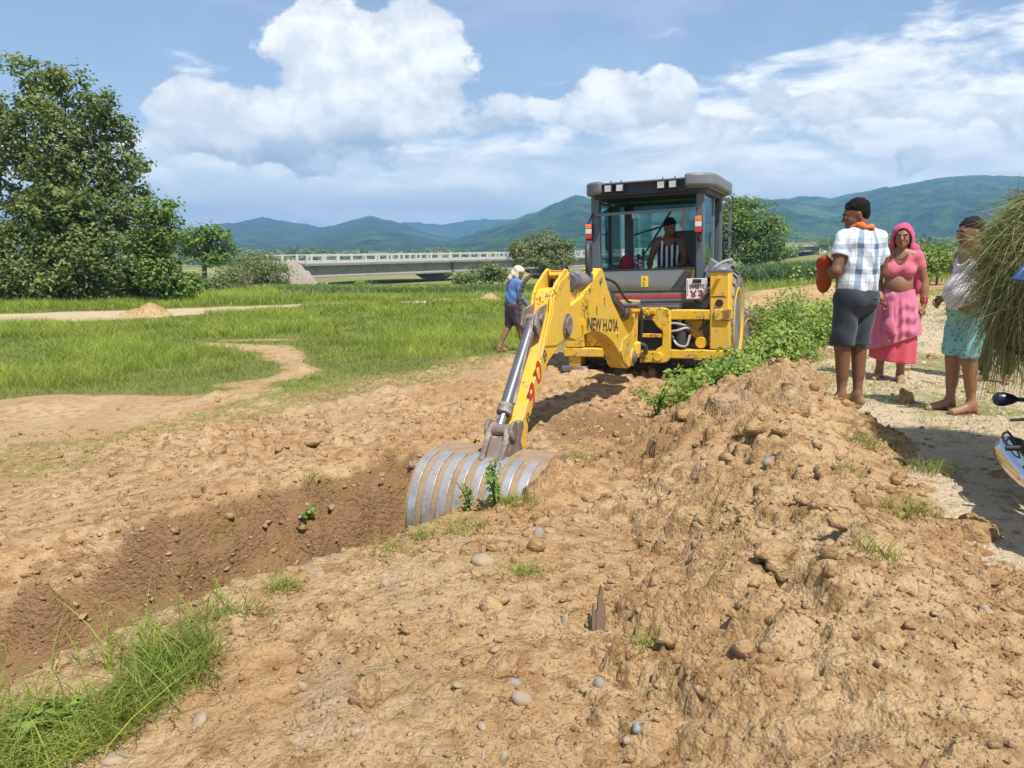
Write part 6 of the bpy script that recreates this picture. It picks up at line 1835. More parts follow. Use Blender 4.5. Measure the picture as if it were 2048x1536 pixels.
# ---- 2: the woman in pink
def person_woman():
    pos = np.array([3.99, 8.05, 0]); pos[2] = float(surf_z(*pos[:2])) - .004
    root = empty('person'); tag(root, 'woman in pink sari and headscarf pointing down with one hand', 'person')
    sc = 1.0
    RH = rotm(-4, 4)
    j = J(head=(0, .035, 1.475), neck=(0, -.01, 1.345), chest=(0, 0, 1.17), waist=(0, 0, .99), pelvis=(0, 0, .88), rsh=(.150, 0, 1.285), lsh=(-.150, 0, 1.285), rel=(.205, -.02, 1.02), rwr=(.15, .13, .86),
          lel=(-.232, -.04, 1.02), lwr=(-.245, .02, .80), rhip=(.085, 0, .84), lhip=(-.085, 0, .84), rkn=(.10, .03, .46), lkn=(-.08, .06, .46), ran=(.115, -.04, .08), lan=(-.085, .05, .08), rtoe=(.16, .12, .03), ltoe=(-.10, .21, .03))
    lo, hi = bounds(j, .2)
    S_ = Sdf(lo, hi, .0092); add_body(S_, j, thick=.95, belly=.012); add_head(S_, j, RH, True); add_hand(S_, j['lwr'], j['lel'], -1, pointing=True, palm_in=(.8, -.5, 0), h=.92); add_hand(S_, j['rwr'], j['rel'], 1, curl=.9, palm_in=(-1, 0, 0), h=.92)
    S_.build('body', M_SKIN_M, root, 1); face_parts(root, j, RH)
    hair_cap(root, j, RH)
    pink = cloth('pink_sari', (.52, .145, .235), .10, 6, .5, 16); blo = cloth('pink_blouse', (.54, .125, .175), .08, 7, .4, 24); dpk = cloth('deep_pink_petticoat', (.52, .075, .105), .1); veilm = cloth('magenta_veil', (.52, .075, .17), .12, 6, .5, 18)
    # blouse
    S_ = Sdf((-.32, -.2, .95), (.32, .24, 1.40), .0075)
    S_.ell((0, .0, 1.18), (.160, .112, .19), .03); S_.cap((-.13, 0, 1.275), (.13, 0, 1.275), .068, .068, .04)
    for sx in (-1, 1): S_.ell((.072 * sx, .095, 1.145), (.078, .062, .072), .045)
    for q in 'rl': S_.cap(j[q + 'sh'], j[q + 'sh'] * .36 + j[q + 'el'] * .64, .062, .057, .03)
    folds(S_, .0045, 44, .7)
    S_.plane((0, 0, 1.055), (0, .12, -1))
    for q in 'rl':
        d = unit(j[q + 'el'] - j[q + 'sh']); e = j[q + 'sh'] * .40 + j[q + 'el'] * .60; sg = 1 if q == 'r' else -1
        S_.fn(lambda X, Y, Z: ((X - e[0]) * d[0] + (Y - e[1]) * d[1] + (Z - e[2]) * d[2]) - np.where(X * sg > .165, 0, 9.0))
        S_.cap(e - d * .04, e + d * .1, .046, .048, .003, sub=True)
    S_.ell((0, .10, 1.31), (.062, .11, .115), .01, sub=True); S_.ell((0, -.02, 1.37), (.075, .09, .06), .01, sub=True)
    S_.build('blouse', blo, root, 1)
    mb = MB()
    for k in range(4): mb.sphere((0, .128 - .004 * k, 1.165 - .030 * k), .006, 6, 4)
    mb.build('button', M_MAROON, root)
    # skirt: pleated sheet of the sari over the petticoat
    S_ = Sdf((-.34, -.30, .18), (.34, .36, .98), .009)
    def skirt(X, Y, Z):
        th = np.arctan2(X, Y + .0); t = np.clip((.96 - Z) / .74, 0, 1)
        R = .150 + .075 * np.sin(np.clip(t * 1.5, 0, 1) * math.pi / 2) + .030 * t
        front = np.exp(-((th - .10) / .9) ** 2)
        sw = np.clip(1.6 - np.abs(th + .35) / .9, 0, 1) * np.clip(t * 4, 0, 1) * np.clip(1.9 - t * 1.5, 0, 1)
        R = R + .011 * np.sin(58 * (Z * .80 + .62 * th * .2) + 2.2 * np.sin(5 * th)) * sw + .012 * sw
        R = R + (.014 * np.sin(th * 19 + 3 * t) * front + .006 * np.sin(th * 11 - 6 * t + 1)) * np.clip(t * 3, 0, 1)
        return np.sqrt(X ** 2 + (Y * 1.22 - .02) ** 2) - R
    S_.F[:] = 1; S_.fn(skirt, 'min'); S_.plane((0, 0, .955), (0, 0, 1)); S_.plane((.10, 0, .37), (-.38, .0, -1))
    S_.build('sari_skirt', pink, root, 1)
    S_ = Sdf((-.34, -.30, .12), (.34, .36, .70), .009)
    def pet(X, Y, Z):
        th = np.arctan2(X, Y); t = np.clip((.70 - Z) / .5, 0, 1)
        return np.sqrt(X ** 2 + (Y * 1.2 - .02) ** 2) - (.205 + .018 * t + .010 * np.sin(th * 9 + 1) * t)
    S_.fn(pet, 'min'); S_.plane((0, 0, .215), (.10, 0, -1)); S_.plane((0, 0, .69), (0, 0, 1)); S_.cap((.1, .03, .40), (.1, 0, .05), .07, .09, .02, sub=True); S_.cap((-.08, .05, .40), (-.08, .05, .05), .07, .09, .02, sub=True)
    S_.build('petticoat', dpk, root, 1)
    # diagonal drape from the hip, tucked knot
    S_ = Sdf((-.36, -.3, .30), (.36, .36, 1.05), .009)
    for k in range(0):
        a = np.array([.13 - .012 * k, .185 + .006 * k, .93 - .010 * k]); b = np.array([-.20 + .018 * k, .17 + .010 * k, .80 - .040 * k]); c_ = np.array([-.235 + .016 * k, .02, .72 - .036 * k])
        P_ = catmull([a, (a + b) / 2 + [0, .035, -.02], b, c_], 3)
        for p_, q_ in zip(P_[:-1], P_[1:]): S_.cap(p_, q_, .017, .015, .022)
    for k in range(4):
        S_.cap((.03 + .02 * k, .235, .88), (.055 - .02 * k, .265, .60 - .03 * k), .018, .026, .012)
    S_.ell((.045, .235, .895), (.035, .03, .045), .02); S_.ell((.05, .262, .60), (.045, .03, .06), .03)
    S_.build('sari_drape', pink, root, 1)
    # veil over the head and down the back
    S_ = Sdf((-.33, -.27, .72), (.33, .2, 1.68), .0085)
    hc = j['head']
    S_.ell(hc + [0, -.022, .045], (.098, .122, .108), .0); S_.ell(hc + [0, -.05, -.06], (.115, .105, .13), .05); S_.ell((0, -.05, 1.29), (.185, .11, .10), .06); S_.cap((0.0, -.09, 1.22), (-.05, -.10, .80), .16, .13, .05, flat=((0, 1, 0), 2.4)); S_.cap((-.12, -.03, 1.36), (-.19, -.04, .95), .045, .05, .04)
    folds(S_, .005, 34, 1.5)
    S_.ell(hc + [0, .075, -.018], (.070, .105, .105), .012, sub=True); S_.ell(hc + [0, .02, -.02], (.080, .10, .11), .01, sub=True)
    S_.ell((0, .09, 1.24), (.155, .105, .17), .03, sub=True); S_.cap((0, -.01, 1.42), (0, .0, 1.2), .07, .09, .01, sub=True)
    S_.build('veil', veilm, root, 1)
    mb = MB()
    for k in range(5):
        c_ = j['lwr'] + (j['lel'] - j['lwr']) * (.10 + .055 * k); d = unit(j['lwr'] - j['lel']); a = unit(np.cross(d, [0, 1, 0])); b = np.cross(d, a)
        mb.tube([Vector(c_ + (a * math.cos(t_) + b * math.sin(t_)) * .036) for t_ in np.linspace(0, 2 * math.pi, 16)], .004, 5)
    tag(mb.build('bangle', simple_mat('red_glass', (.45, .05, .04), .2), root), kind=None)
    mb = MB(); mb.tube([Vector(p) for p in catmull([(-.07, .0, 1.36), (-.055, .085, 1.30), (0, .115, 1.255), (.055, .085, 1.30), (.07, .0, 1.36)], 6)], .005, 6); mb.build('necklace', M_BLACK, root)
    for sx in (-1, 1):
        mb = MB(); p0 = Vector((j['lan'] if sx < 0 else j['ran']) * [1, 1, 0]); tv = (j['ltoe'] - j['lan']) if sx < 0 else (j['rtoe'] - j['ran']); f_ = Vector(unit(tv * [1, 1, 0]))
        mb.bar(p0 - f_ * .07 + Vector((0, 0, .004)), p0 + f_ * .185 + Vector((0, 0, .004)), .085, .014); mb.tube([p0 + f_ * .04 + Vector((-.04, 0, .03)), p0 + f_ * .09 + Vector((0, 0, .062)), p0 + f_ * .04 + Vector((.04, 0, .03))], .009, 6)
        mb.build('sandal', cloth('mauve_sandal', (.28, .20, .24)), root)
    place(root, pos, (-.46, -.89))


person_woman()


# ---- 3: the man in the white vest, side on
def person_vest():
    pos = np.array([3.78, 6.42, 0]); pos[2] = float(surf_z(*pos[:2])) - .002
    root = empty('person'); tag(root, 'man in white vest and teal shorts standing behind the grass load', 'person')
    RH = rotm(0, 9)
    j = J(head=(0, .06, 1.53), neck=(0, .0, 1.40), chest=(0, .01, 1.24), waist=(0, .03, 1.05), rsh=(.17, 0, 1.345), lsh=(-.17, 0, 1.345), lel=(-.225, -.10, 1.09), lwr=(-.21, .08, .97), rel=(.22, -.09, 1.09), rwr=(.2, .1, .98), rkn=(.09, .04, .47), lkn=(-.09, .02, .47),
          ran=(.09, .02, .085), lan=(-.09, -.05, .085), rtoe=(.11, .20, .03), ltoe=(-.11, .13, .03))
    lo, hi = bounds(j, .24)
    S_ = Sdf(lo, hi, .0092); add_body(S_, j, belly=.03, thick=1.02); add_head(S_, j, RH); add_hand(S_, j['lwr'], j['lel'], -1, curl=1.0, palm_in=(1, 0, 0)); add_hand(S_, j['rwr'], j['rel'], 1, curl=1.0, palm_in=(-1, 0, 0))
    S_.build('body', M_SKIN_M, root, 1); face_parts(root, j, RH); hair_cap(root, j, RH, simple_mat('greying_hair', (.020, .018, .017), .8, var=.5, scale=60, bump=.8, bscale=140, spec=.15), h=.006, top=-.006)
    S_ = Sdf((-.26, -.2, .82), (.26, .36, 1.46), .0085)
    S_.ell((0, .01, 1.22), (.176, .124, .205), .03); S_.ell((0, .03, 1.04), (.160, .125, .19), .05); S_.ell((0, .085, 1.03), (.138, .135, .160), .06)
    folds(S_, .005, 36, .3); S_.plane((0, 0, .885), (0, -.12, -1))
    for sx in (-1, 1): S_.ell((.205 * sx, .0, 1.30), (.085, .11, .155), .01, sub=True)
    S_.ell((0, .09, 1.40), (.085, .12, .13), .01, sub=True); S_.ell((0, -.08, 1.44), (.08, .10, .09), .01, sub=True)
    [S_.cap((.095 * sx, .075, 1.27), (.088 * sx, .02, 1.425), .020, .020, .012) or S_.cap((.088 * sx, .02, 1.425), (.095 * sx, -.085, 1.30), .020, .020, .012) for sx in (-1, 1)]
    S_.build('vest', cloth('white_vest', (.62, .58, .62), .08, 9), root, 1)
    def teal():
        m, t, b, x = mat_new('teal_print'); co = x.coord('Object'); v = x.voronoi(co, 26, 'F1'); n = x.noise(co, 30, 3, .6)
        put(t, x.mix(x.sstep(x.add(v, x.mul(n, .5)), .50, .62), (.015, .22, .27), (.22, .46, .46)), b.inputs['Base Color']); b.inputs['Roughness'].default_value = .8
        return m
    S_ = Sdf((-.27, -.21, .40), (.27, .24, .98), .0085)
    S_.ell((0, .01, .90), (.180, .140, .12), .04)
    for q in 'rl': S_.cap(j[q + 'hip'], j[q + 'kn'] + [0, 0, .05], .104, .090, .04)
    folds(S_, .0065, 28, 1.2); S_.plane((0, 0, .49), (0, 0, -1)); S_.plane((0, 0, .94), (0, 0, 1))
    for q in 'rl': S_.cap(j[q + 'kn'] + [0, 0, .10], j[q + 'kn'] - [0, 0, .1], .070, .074, .004, sub=True)
    S_.build('shorts', teal(), root, 1)
    for q in 'rl':
        mb = MB(); f_ = Vector(unit((j[q + 'toe'] - j[q + 'an']) * [1, 1, 0])); p0 = Vector(j[q + 'an'] * [1, 1, 0])
        mb.bar(p0 - f_ * .075 + Vector((0, 0, .003)), p0 + f_ * .205 + Vector((0, 0, .003)), .088, .013); mb.tube([p0 + f_ * .06 + Vector((-.042, 0, .02)), p0 + f_ * .12 + Vector((0, 0, .062)), p0 + f_ * .06 + Vector((.042, 0, .02))], .008, 6)
        mb.build('slipper', cloth('maroon_slipper', (.14, .03, .03)), root)
    place(root, pos, (-.98, -.10), .965)


person_vest()


# ---- 4: the man behind the grass load (dark trousers, only partly seen)
def person_behind():
    pos = np.array([5.02, 7.95, 0]); pos[2] = float(surf_z(*pos[:2])) - .002
    root = empty('person'); tag(root, 'dark haired person mostly hidden behind the grass load', 'person')
    RH = rotm(20, 5); j = J(head=(0, .02, 1.60), rkn=(.11, .04, .49), ltoe=(-.16, .13, .03))
    lo, hi = bounds(j, .22)
    S_ = Sdf(lo, hi, .014); add_body(S_, j); add_head(S_, j, RH); add_hand(S_, j['lwr'], j['lel'], -1, palm_in=(1, 0, 0)); add_hand(S_, j['rwr'], j['rel'], 1, palm_in=(-1, 0, 0))
    S_.build('body', M_SKIN_D, root, 1); face_parts(root, j, RH); hair_cap(root, j, RH, None, h=.008, top=.01)
    S_ = Sdf((-.35, -.22, .85), (.35, .24, 1.5), .012)
    S_.ell((0, 0, 1.27), (.178, .125, .22), .03); S_.ell((0, 0, 1.05), (.172, .128, .22), .06); S_.cap((-.15, -.01, 1.365), (.15, -.01, 1.365), .076, .076, .05)
    for q in 'rl': S_.cap(j[q + 'sh'], j[q + 'sh'] * .45 + j[q + 'el'] * .55, .07, .066, .03)
    folds(S_, .004); S_.plane((0, 0, .90), (0, 0, -1)); S_.build('shirt', cloth('blue_shirt', (.035, .06, .13)), root, 1)
    S_ = Sdf((-.27, -.21, .05), (.27, .21, 1.0), .012); S_.ell((0, 0, .92), (.178, .132, .12), .04)
    for q in 'rl': S_.cap(j[q + 'hip'], j[q + 'kn'], .100, .078, .03); S_.cap(j[q + 'kn'], j[q + 'an'] + [0, 0, .02], .078, .06, .03)
    S_.plane((0, 0, .10), (0, 0, -1)); S_.build('trousers', cloth('black_trousers', (.022, .024, .03)), root, 1)
    place(root, pos, (-.8, -.6))


person_behind()


# ---- 5: the worker in blue walking off across the field
def person_blue():
    Yp = 14.9; x_ = at(1025, 700, Yp)[0]; pos = np.array([x_, Yp, float(macro_z(x_, Yp)) - .02])
    root = empty('person'); tag(root, 'worker in blue shirt with cloth over the head walking across the field', 'person')
    RH = rotm(0, 22)
    j = J(head=(0, .13, 1.50), neck=(0, .07, 1.38), chest=(0, .04, 1.21), waist=(0, .0, 1.03), rsh=(.165, .05, 1.31), lsh=(-.165, .05, 1.31), rel=(.215, .06, 1.05), rwr=(.20, .21, .90), lel=(-.21, .02, 1.05), lwr=(-.2, .16, .88),
          rkn=(.09, .10, .50), ran=(.09, .20, .10), rtoe=(.10, .38, .05), lkn=(-.09, -.02, .50), lan=(-.09, -.24, .11), ltoe=(-.11, -.07, .035))
    lo, hi = bounds(j, .24)
    S_ = Sdf(lo, hi, .012); add_body(S_, j); add_head(S_, j, RH); add_hand(S_, j['lwr'], j['lel'], -1, palm_in=(1, 0, 0)); add_hand(S_, j['rwr'], j['rel'], 1, palm_in=(-1, 0, 0))
    S_.build('body', M_SKIN_M, root, 1); face_parts(root, j, RH)
    S_ = Sdf((-.35, -.24, .80), (.35, .36, 1.5), .0105)
    S_.ell((0, .04, 1.22), (.180, .135, .22), .03); S_.ell((0, 0, 1.02), (.172, .135, .20), .06); S_.cap((-.145, .05, 1.315), (.145, .05, 1.315), .076, .076, .05)
    for q in 'rl': S_.cap(j[q + 'sh'], j[q + 'el'], .070, .056, .03); S_.cap(j[q + 'el'], j[q + 'el'] * .2 + j[q + 'wr'] * .8, .054, .043, .03)
    folds(S_, .007, 30); S_.plane((0, 0, .86), (0, 0, -1)); S_.build('shirt', cloth('blue_work_shirt', (.10, .19, .42), .2), root, 1)
    S_ = Sdf((-.27, -.26, .40), (.27, .26, .98), .0105); S_.ell((0, 0, .90), (.178, .138, .12), .04)
    for q in 'rl': S_.cap(j[q + 'hip'], j[q + 'kn'] + [0, 0, .02], .103, .095, .04)
    folds(S_, .005, 28); S_.plane((0, 0, .50), (0, 0, -1)); S_.plane((0, 0, .95), (0, 0, 1)); S_.build('shorts', cloth('plum_grey_shorts', (.085, .065, .085), .25), root, 1)
    S_ = Sdf((-.2, -.22, 1.22), (.2, .32, 1.70), .010); H = head_pts(j, RH)
    S_.ell(H((0, -.02, .055)), (.098, .118, .098), .0, RH); S_.cap(H((0, -.09, .02)), H((0, -.15, -.16)), .07, .05, .04, flat=((0, 1, 0), 1.5)); S_.cap(H((.05, -.06, -.03)), H((.06, -.04, -.15)), .05, .035, .04); S_.cap(H((-.05, -.06, -.03)), H((-.06, -.04, -.15)), .05, .035, .04)
    folds(S_, .007, 50); S_.ell(H((0, .10, -.01)), (.068, .09, .075), .01, RH, sub=True); S_.build('head_cloth', cloth('faded_head_cloth', (.50, .44, .33), .25), root, 1)
    place(root, pos, (.88, .48))


person_blue()


# ---- 6: the driver, turned round on his seat to face the rear
def person_driver():
    root = empty('person'); tag(root, 'driver in black and white striped vest sitting inside the yellow digger cab', 'person')
    RH = rotm(38, 22)
    zs = .40     # seat height in the figure's own frame
    j = J(head=(-.01, .07, 1.07), neck=(0, .01, .945), chest=(0, .0, .77), waist=(0, -.02, .58), pelvis=(0, -.03, .47), rsh=(.175, 0, .885), lsh=(-.175, 0, .885), rel=(.255, .04, .62), rwr=(.235, .24, .47), lel=(-.235, .06, .62), lwr=(-.20, .27, .58),
          rhip=(.09, -.02, .45), lhip=(-.09, -.02, .45), rkn=(.14, .40, .44), lkn=(-.14, .40, .44), ran=(.14, .42, .09), lan=(-.14, .42, .09), rtoe=(.15, .58, .04), ltoe=(-.15, .58, .04))
    lo, hi = bounds(j, .2)
    S_ = Sdf(lo, hi, .0105); add_body(S_, j); add_head(S_, j, RH); add_hand(S_, j['lwr'], j['lel'], -1, curl=1.2, palm_in=(0, -.3, -1)); add_hand(S_, j['rwr'], j['rel'], 1, curl=1.2, palm_in=(0, -.3, -1))
    S_.build('body', M_SKIN_D, root, 1); face_parts(root, j, RH); hair_cap(root, j, RH, top=.008)
    def stripes():
        m, t, b, x = mat_new('striped_jersey'); co = x.coord('Object'); X, Y, Z = x.sep(co); n = x.sep(x.noise(co, 6, 3, .5, 0, 1))[0]
        q = x.math('FRACT', x.mul(x.add(X, x.mul(x.sub(n, .5), .03)), 14.0)); s_ = x.math('LESS_THAN', q, .42)
        put(t, x.mix(s_, (.018, .02, .035), (.66, .66, .68)), b.inputs['Base Color']); b.inputs['Roughness'].default_value = .85
        return m
    S_ = Sdf((-.27, -.2, .40), (.27, .22, 1.0), .009); S_.ell((0, 0, .75), (.176, .122, .20), .03); S_.ell((0, -.02, .57), (.162, .120, .17), .05); S_.cap((-.105, 0, .89), (.105, 0, .89), .062, .062, .04)
    folds(S_, .004, 36)
    for sx in (-1, 1): S_.ell((.205 * sx, .0, .84), (.075, .11, .14), .01, sub=True)
    S_.ell((0, .09, .95), (.075, .12, .13), .01, sub=True); S_.ell((0, -.06, .98), (.08, .08, .09), .01, sub=True); [S_.cap((.090 * sx, .085, .83), (.088 * sx, .04, .955), .020, .020, .012) or S_.cap((.088 * sx, .04, .955), (.09 * sx, -.07, .88), .020, .020, .012) for sx in (-1, 1)]
    S_.build('vest', stripes(), root, 1)
    S_ = Sdf((-.30, -.22, .05), (.30, .60, .62), .011); S_.ell((0, -.03, .47), (.178, .145, .105), .04)
    for q in 'rl': S_.cap(j[q + 'hip'], j[q + 'kn'], .095, .078, .04); S_.cap(j[q + 'kn'], j[q + 'an'] + [0, 0, .05], .074, .058, .03)
    folds(S_, .004, 30); S_.build('trousers', cloth('navy_trousers', (.02, .026, .045)), root, 1)
    # stands on the cab floor, facing the rear (machine -Y)
    lp = Vector((.06, .30, .95)); wp = Vector(MR @ np.array(lp) + MT)
    f_ = MR @ np.array([0.10, -1.0, 0])
    place(root, wp, f_)


person_driver()
# ------------------------------------------------------------------ loose soil, stones
def ico(sub, seed=None, amp=0.0):
    bm = bmesh.new(); bmesh.ops.create_icosphere(bm, subdivisions=sub, radius=1.0)
    V = np.array([v.co[:] for v in bm.verts]); Fq = np.array([[v.index for v in f.verts] for f in bm.faces]); bm.free()
    if seed is not None:
        r_ = np.random.default_rng(seed)
        for _ in range(7):
            d = unit(r_.normal(size=3)); V = V * (1 + amp * np.clip((V @ d)[:, None] * 1.6 - .7, -.2, 1) * r_.choice([-1, 1]))
        V = V * (1 + amp * .35 * (r_.random((len(V), 1)) - .5))
    return V, Fq


def rand_rot(n, r_):
    q = unit(r_.normal(size=(n, 4))); w_, x_, y_, z_ = q.T
    return np.stack([1 - 2 * (y_ * y_ + z_ * z_), 2 * (x_ * y_ - z_ * w_), 2 * (x_ * z_ + y_ * w_), 2 * (x_ * y_ + z_ * w_), 1 - 2 * (x_ * x_ + z_ * z_), 2 * (y_ * z_ - x_ * w_), 2 * (x_ * z_ - y_ * w_), 2 * (y_ * z_ + x_ * w_), 1 - 2 * (x_ * x_ + y_ * y_)], -1).reshape(n, 3, 3)


def scatter_rocks(name, X, Y, R, mat, label, sub, seed, tint=None, sink=.25, cat='soil', smooth=True, flat=.8):
    r_ = np.random.default_rng(seed); outV = []; outF = []; outT = []; b0 = 0
    for var in range(5):
        sel = np.arange(len(X)) % 5 == var; n = sel.sum()
        V, Fq = ico(sub, seed * 10 + var, .38)
        M_ = rand_rot(n, r_); sc = r_.uniform(.7, 1.3, (n, 1, 3)) * R[sel][:, None, None]
        P = np.einsum('nij,nvj->nvi', M_, V[None] * sc); P[:, :, 2] *= flat
        P += np.stack([X[sel], Y[sel], surf_z(X[sel], Y[sel]) + R[sel] * (flat - sink * 2) * .5], -1)[:, None, :]
        outV.append(P.reshape(-1, 3)); outF.append((Fq[None] + (np.arange(n) * len(V))[:, None, None]).reshape(-1, 3) + b0); b0 += n * len(V)
        t_ = np.zeros((n, 3)) if tint is None else tint[sel]
        outT.append(np.repeat(t_, len(V), 0))
    o = np_mesh(name, np.concatenate(outV), np.concatenate(outF), mat, None, smooth, np.concatenate(outT))
    return tag(o, label, cat, kind='stuff')


rr_ = np.random.default_rng(77)


def bare(x, y):
    pd, ps, _ = poly_dist(x, y, PATH_EDGE)
    return np.clip(1.1 - grass_amount(x, y) * 1.5, 0, 1) * np.where(pd * ps < 0.05, np.where(surf_z(x, y) > ground_z(x, y) + .02, 1, .10), 1)


def polar_scatter(n, y0, y1, xl, xr, p=1.0):
    u = rr_.random(n); Y = y0 * (y1 / y0) ** (u ** p); return Y * rr_.uniform(xl, xr, n), Y


X, Y = polar_scatter(20000, 1.75, 9.0, -.72, .72, 1.25); k = rr_.random(len(X)) < bare(X, Y) * (.45 + 1.1 * np.clip(fbm(X, Y, .5, 3, 8) + .3, 0, 1)); X, Y = X[k], Y[k]
R0 = .0028 * Y ** .85 * np.exp(rr_.normal(size=len(X)) * .42)
dT = np.exp(-(poly_dist(X, Y, TRENCH)[0] / .8) ** 2)
tt = np.stack([X * 0, .45 * (rr_.random(len(X)) < .12), np.clip(dT + .25 * (rr_.random(len(X)) < .2), 0, 1)], -1)
scatter_rocks('soil_crumbs', X, Y, R0, M_SOIL, 'fine crumbs of loose orange soil over the dug ground', 1, 3, tt, sink=.30, smooth=False)
X, Y = polar_scatter(2200, 1.9, 12, -.72, .66, 1.1); k = rr_.random(len(X)) < bare(X, Y) * S((fbm(X, Y, .8, 3, 18) + .05) / .3) * np.where((X < -.3) & (poly_dist(X, Y, TRENCH)[0] > .8), .25, .8); X, Y = X[k], Y[k]
R0 = np.clip(.0095 * Y ** .55 * np.exp(rr_.normal(size=len(X)) * .45), .008, .07)
dT = np.exp(-(poly_dist(X, Y, TRENCH)[0] / .8) ** 2)
scatter_rocks('soil_clods', X, Y, R0, M_SOIL, 'small rounded clods of soil lying over the dug ground', 2, 4, np.stack([X * 0, X * 0, np.clip(dT + .3 * (rr_.random(len(X)) < .3), 0, 1)], -1), sink=.42, smooth=False)
M_PEB = simple_mat('pale_pebble', (0.46, 0.38, 0.28), .75, var=.3, scale=5, dirt=(.40, .27, .14), dirt_amt=.4, dirt_scale=18, bump=.2)
X, Y = polar_scatter(2600, 3.0, 16, .30, .80, 1.0); pd_, ps_, _ = poly_dist(X, Y, PATH_EDGE); k = (pd_ * ps_ < .35) & (surf_z(X, Y) < ground_z(X, Y) + .01); X, Y = X[k], Y[k]
scatter_rocks('path_gravel', X, Y, (.0020 * Y ** .8) * np.exp(rr_.normal(size=len(X)) * .45), M_PEB, 'pale gravel strewn over the dirt path', 1, 5, None, sink=.3, cat='gravel')

M_STONE_G = simple_mat('grey_stone', (0.24, 0.205, 0.17), .8, var=.3, scale=7, dirt=(.42, .29, .16), dirt_amt=.4, dirt_scale=9, bump=.2, bscale=70)
M_STONE_W = simple_mat('white_stone', (0.28, 0.225, 0.16), .9, var=.35, scale=9, dirt=(.42, .29, .145), dirt_amt=.6, dirt_scale=14, bump=.25, bscale=60)
M_STONE_B = simple_mat('blue_grey_stone', (0.24, 0.25, 0.265), .8, var=.2, scale=9, dirt=(.42, .31, .19), dirt_amt=.3, dirt_scale=9)
STONES = [  # photo x, y, width, height, tilt, kind, sides, label
    (1077, 1062, 27, 37, 80, 'g', 3, 'upright oval grey pebble on the soil below the bucket'), (963, 1116, 56, 30, -8, 'w', 3, 'large flat pale stone half buried left of the wood splinter'),
    (985, 1147, 26, 16, 0, 'w', 2, 'small pale stone just under the large flat pale stone'), (1022, 1197, 24, 17, 20, 'w', 2, 'small cream pebble left of the splinter foot'),
    (1128, 1238, 16, 30, 70, 'w', 3, 'thin upright pale pebble beside the foot of the wood splinter'), (1047, 1392, 60, 34, -25, 'w', 3, 'long smooth cream cobble at the front of the soil'),
    (1030, 1362, 30, 18, -15, 'g', 3, 'brownish pebble touching the long cream cobble'), (1199, 1361, 28, 36, 100, 'g', 3, 'egg shaped grey pebble right of the long cream cobble'),
    (1171, 1377, 26, 18, 0, 'w', 3, 'small pale pebble beside the egg shaped grey pebble'), (1275, 1466, 24, 24, 0, 'b', 2, 'blue grey stone near the bottom of the picture'),
    (1257, 1477, 18, 18, 0, 'w', 2, 'pale stone touching the blue grey stone'), (922, 1369, 28, 13, -20, 'w', 1, 'thin white chip right of the big brown boulder'),
    (962, 1448, 22, 16, 10, 'w', 1, 'small white chip below the long cream cobble'), (968, 1502, 16, 38, 80, 'w', 2, 'white stone standing on edge at the bottom, left of a pair'),
    (1006, 1510, 16, 40, 75, 'w', 2, 'white stone standing on edge at the bottom, right of a pair'), (734, 1376, 78, 100, 80, 's', 2, 'big soil covered boulder with a crack beneath it'),
    (395, 1442, 50, 28, 35, 'w', 2, 'cream stone beside the grass at the lower left'), (608, 1374, 24, 22, 0, 'w', 2, 'white pebble left of the big brown boulder'),
    (596, 1474, 26, 26, 20, 'w', 2, 'square pale pebble near the bottom left'), (768, 1166, 28, 30, 60, 'w', 1, 'angular pale chip on the bank above the trench'),
    (640, 1148, 20, 13, 0, 'w', 2, 'small pale chip at the edge of the trench'), (714, 1456, 24, 17, 0, 'w', 2, 'white pebble at the bottom below the big boulder'),
    (736, 1457, 16, 12, 0, 'w', 2, 'tiny white pebble touching the white pebble below the boulder'), (118, 1524, 80, 22, -6, 'w', 3, 'long pale stone at the bottom left corner'),
    (228, 1512, 62, 26, 10, 'w', 3, 'pale lumpy stone right of the corner stone'), (993, 1336, 52, 44, 0, 's', 2, 'rough earth coloured rock behind the long cream cobble'),
    (1535, 929, 22, 20, 0, 'g', 3, 'round grey pebble on the upper slope of the heap'), (1631, 1009, 36, 24, -20, 's', 2, 'brown rock on the right slope of the heap'),
    (1556, 1364, 32, 24, 0, 's', 3, 'rounded tan stone at the lower right'), (1976, 1217, 24, 18, 0, 'w', 2, 'white stone at the right edge of the heap'),
    (872, 1530, 62, 40, 0, 's', 2, 'brown clod cut by the bottom of the picture'), (935, 1027, 40, 26, 0, 's', 2, 'brown clod in front of the bucket'),
    (1916, 975, 24, 17, 0, 'w', 2, 'pale cobble on the path in front of the motorcycle'), (848, 1040, 18, 14, 0, 'g', 2, 'grey pebble at the lower corner of the bucket'),
    (1960, 1092, 62, 46, 0, 's', 2, 'uppermost of the big clods at the right edge'), (1966, 1142, 72, 56, 20, 's', 2, 'middle of the big clods at the right edge'),
    (2022, 1205, 88, 62, 10, 's', 2, 'largest dark clod at the right edge'), (1812, 797, 38, 38, 60, 's', 1, 'orange clod standing on the path between the feet'),
    (1585, 815, 74, 46, 25, 's', 1, 'broad smooth clod near the top of the heap'), (1515, 848, 56, 34, 15, 's', 1, 'clod below the broad clod on the heap'),
    (1690, 1040, 56, 30, -10, 's', 1, 'flat brown slab on the right slope of the heap'), (1350, 1280, 44, 34, 0, 's', 1, 'clod right of the wood splinter foot'), (1410, 1385, 50, 48, 0, 's', 1, 'upright clod in the middle of the near heap'),
    (1555, 1110, 110, 50, -12, 's', 2, 'wide earth slab in the middle of the heap')]
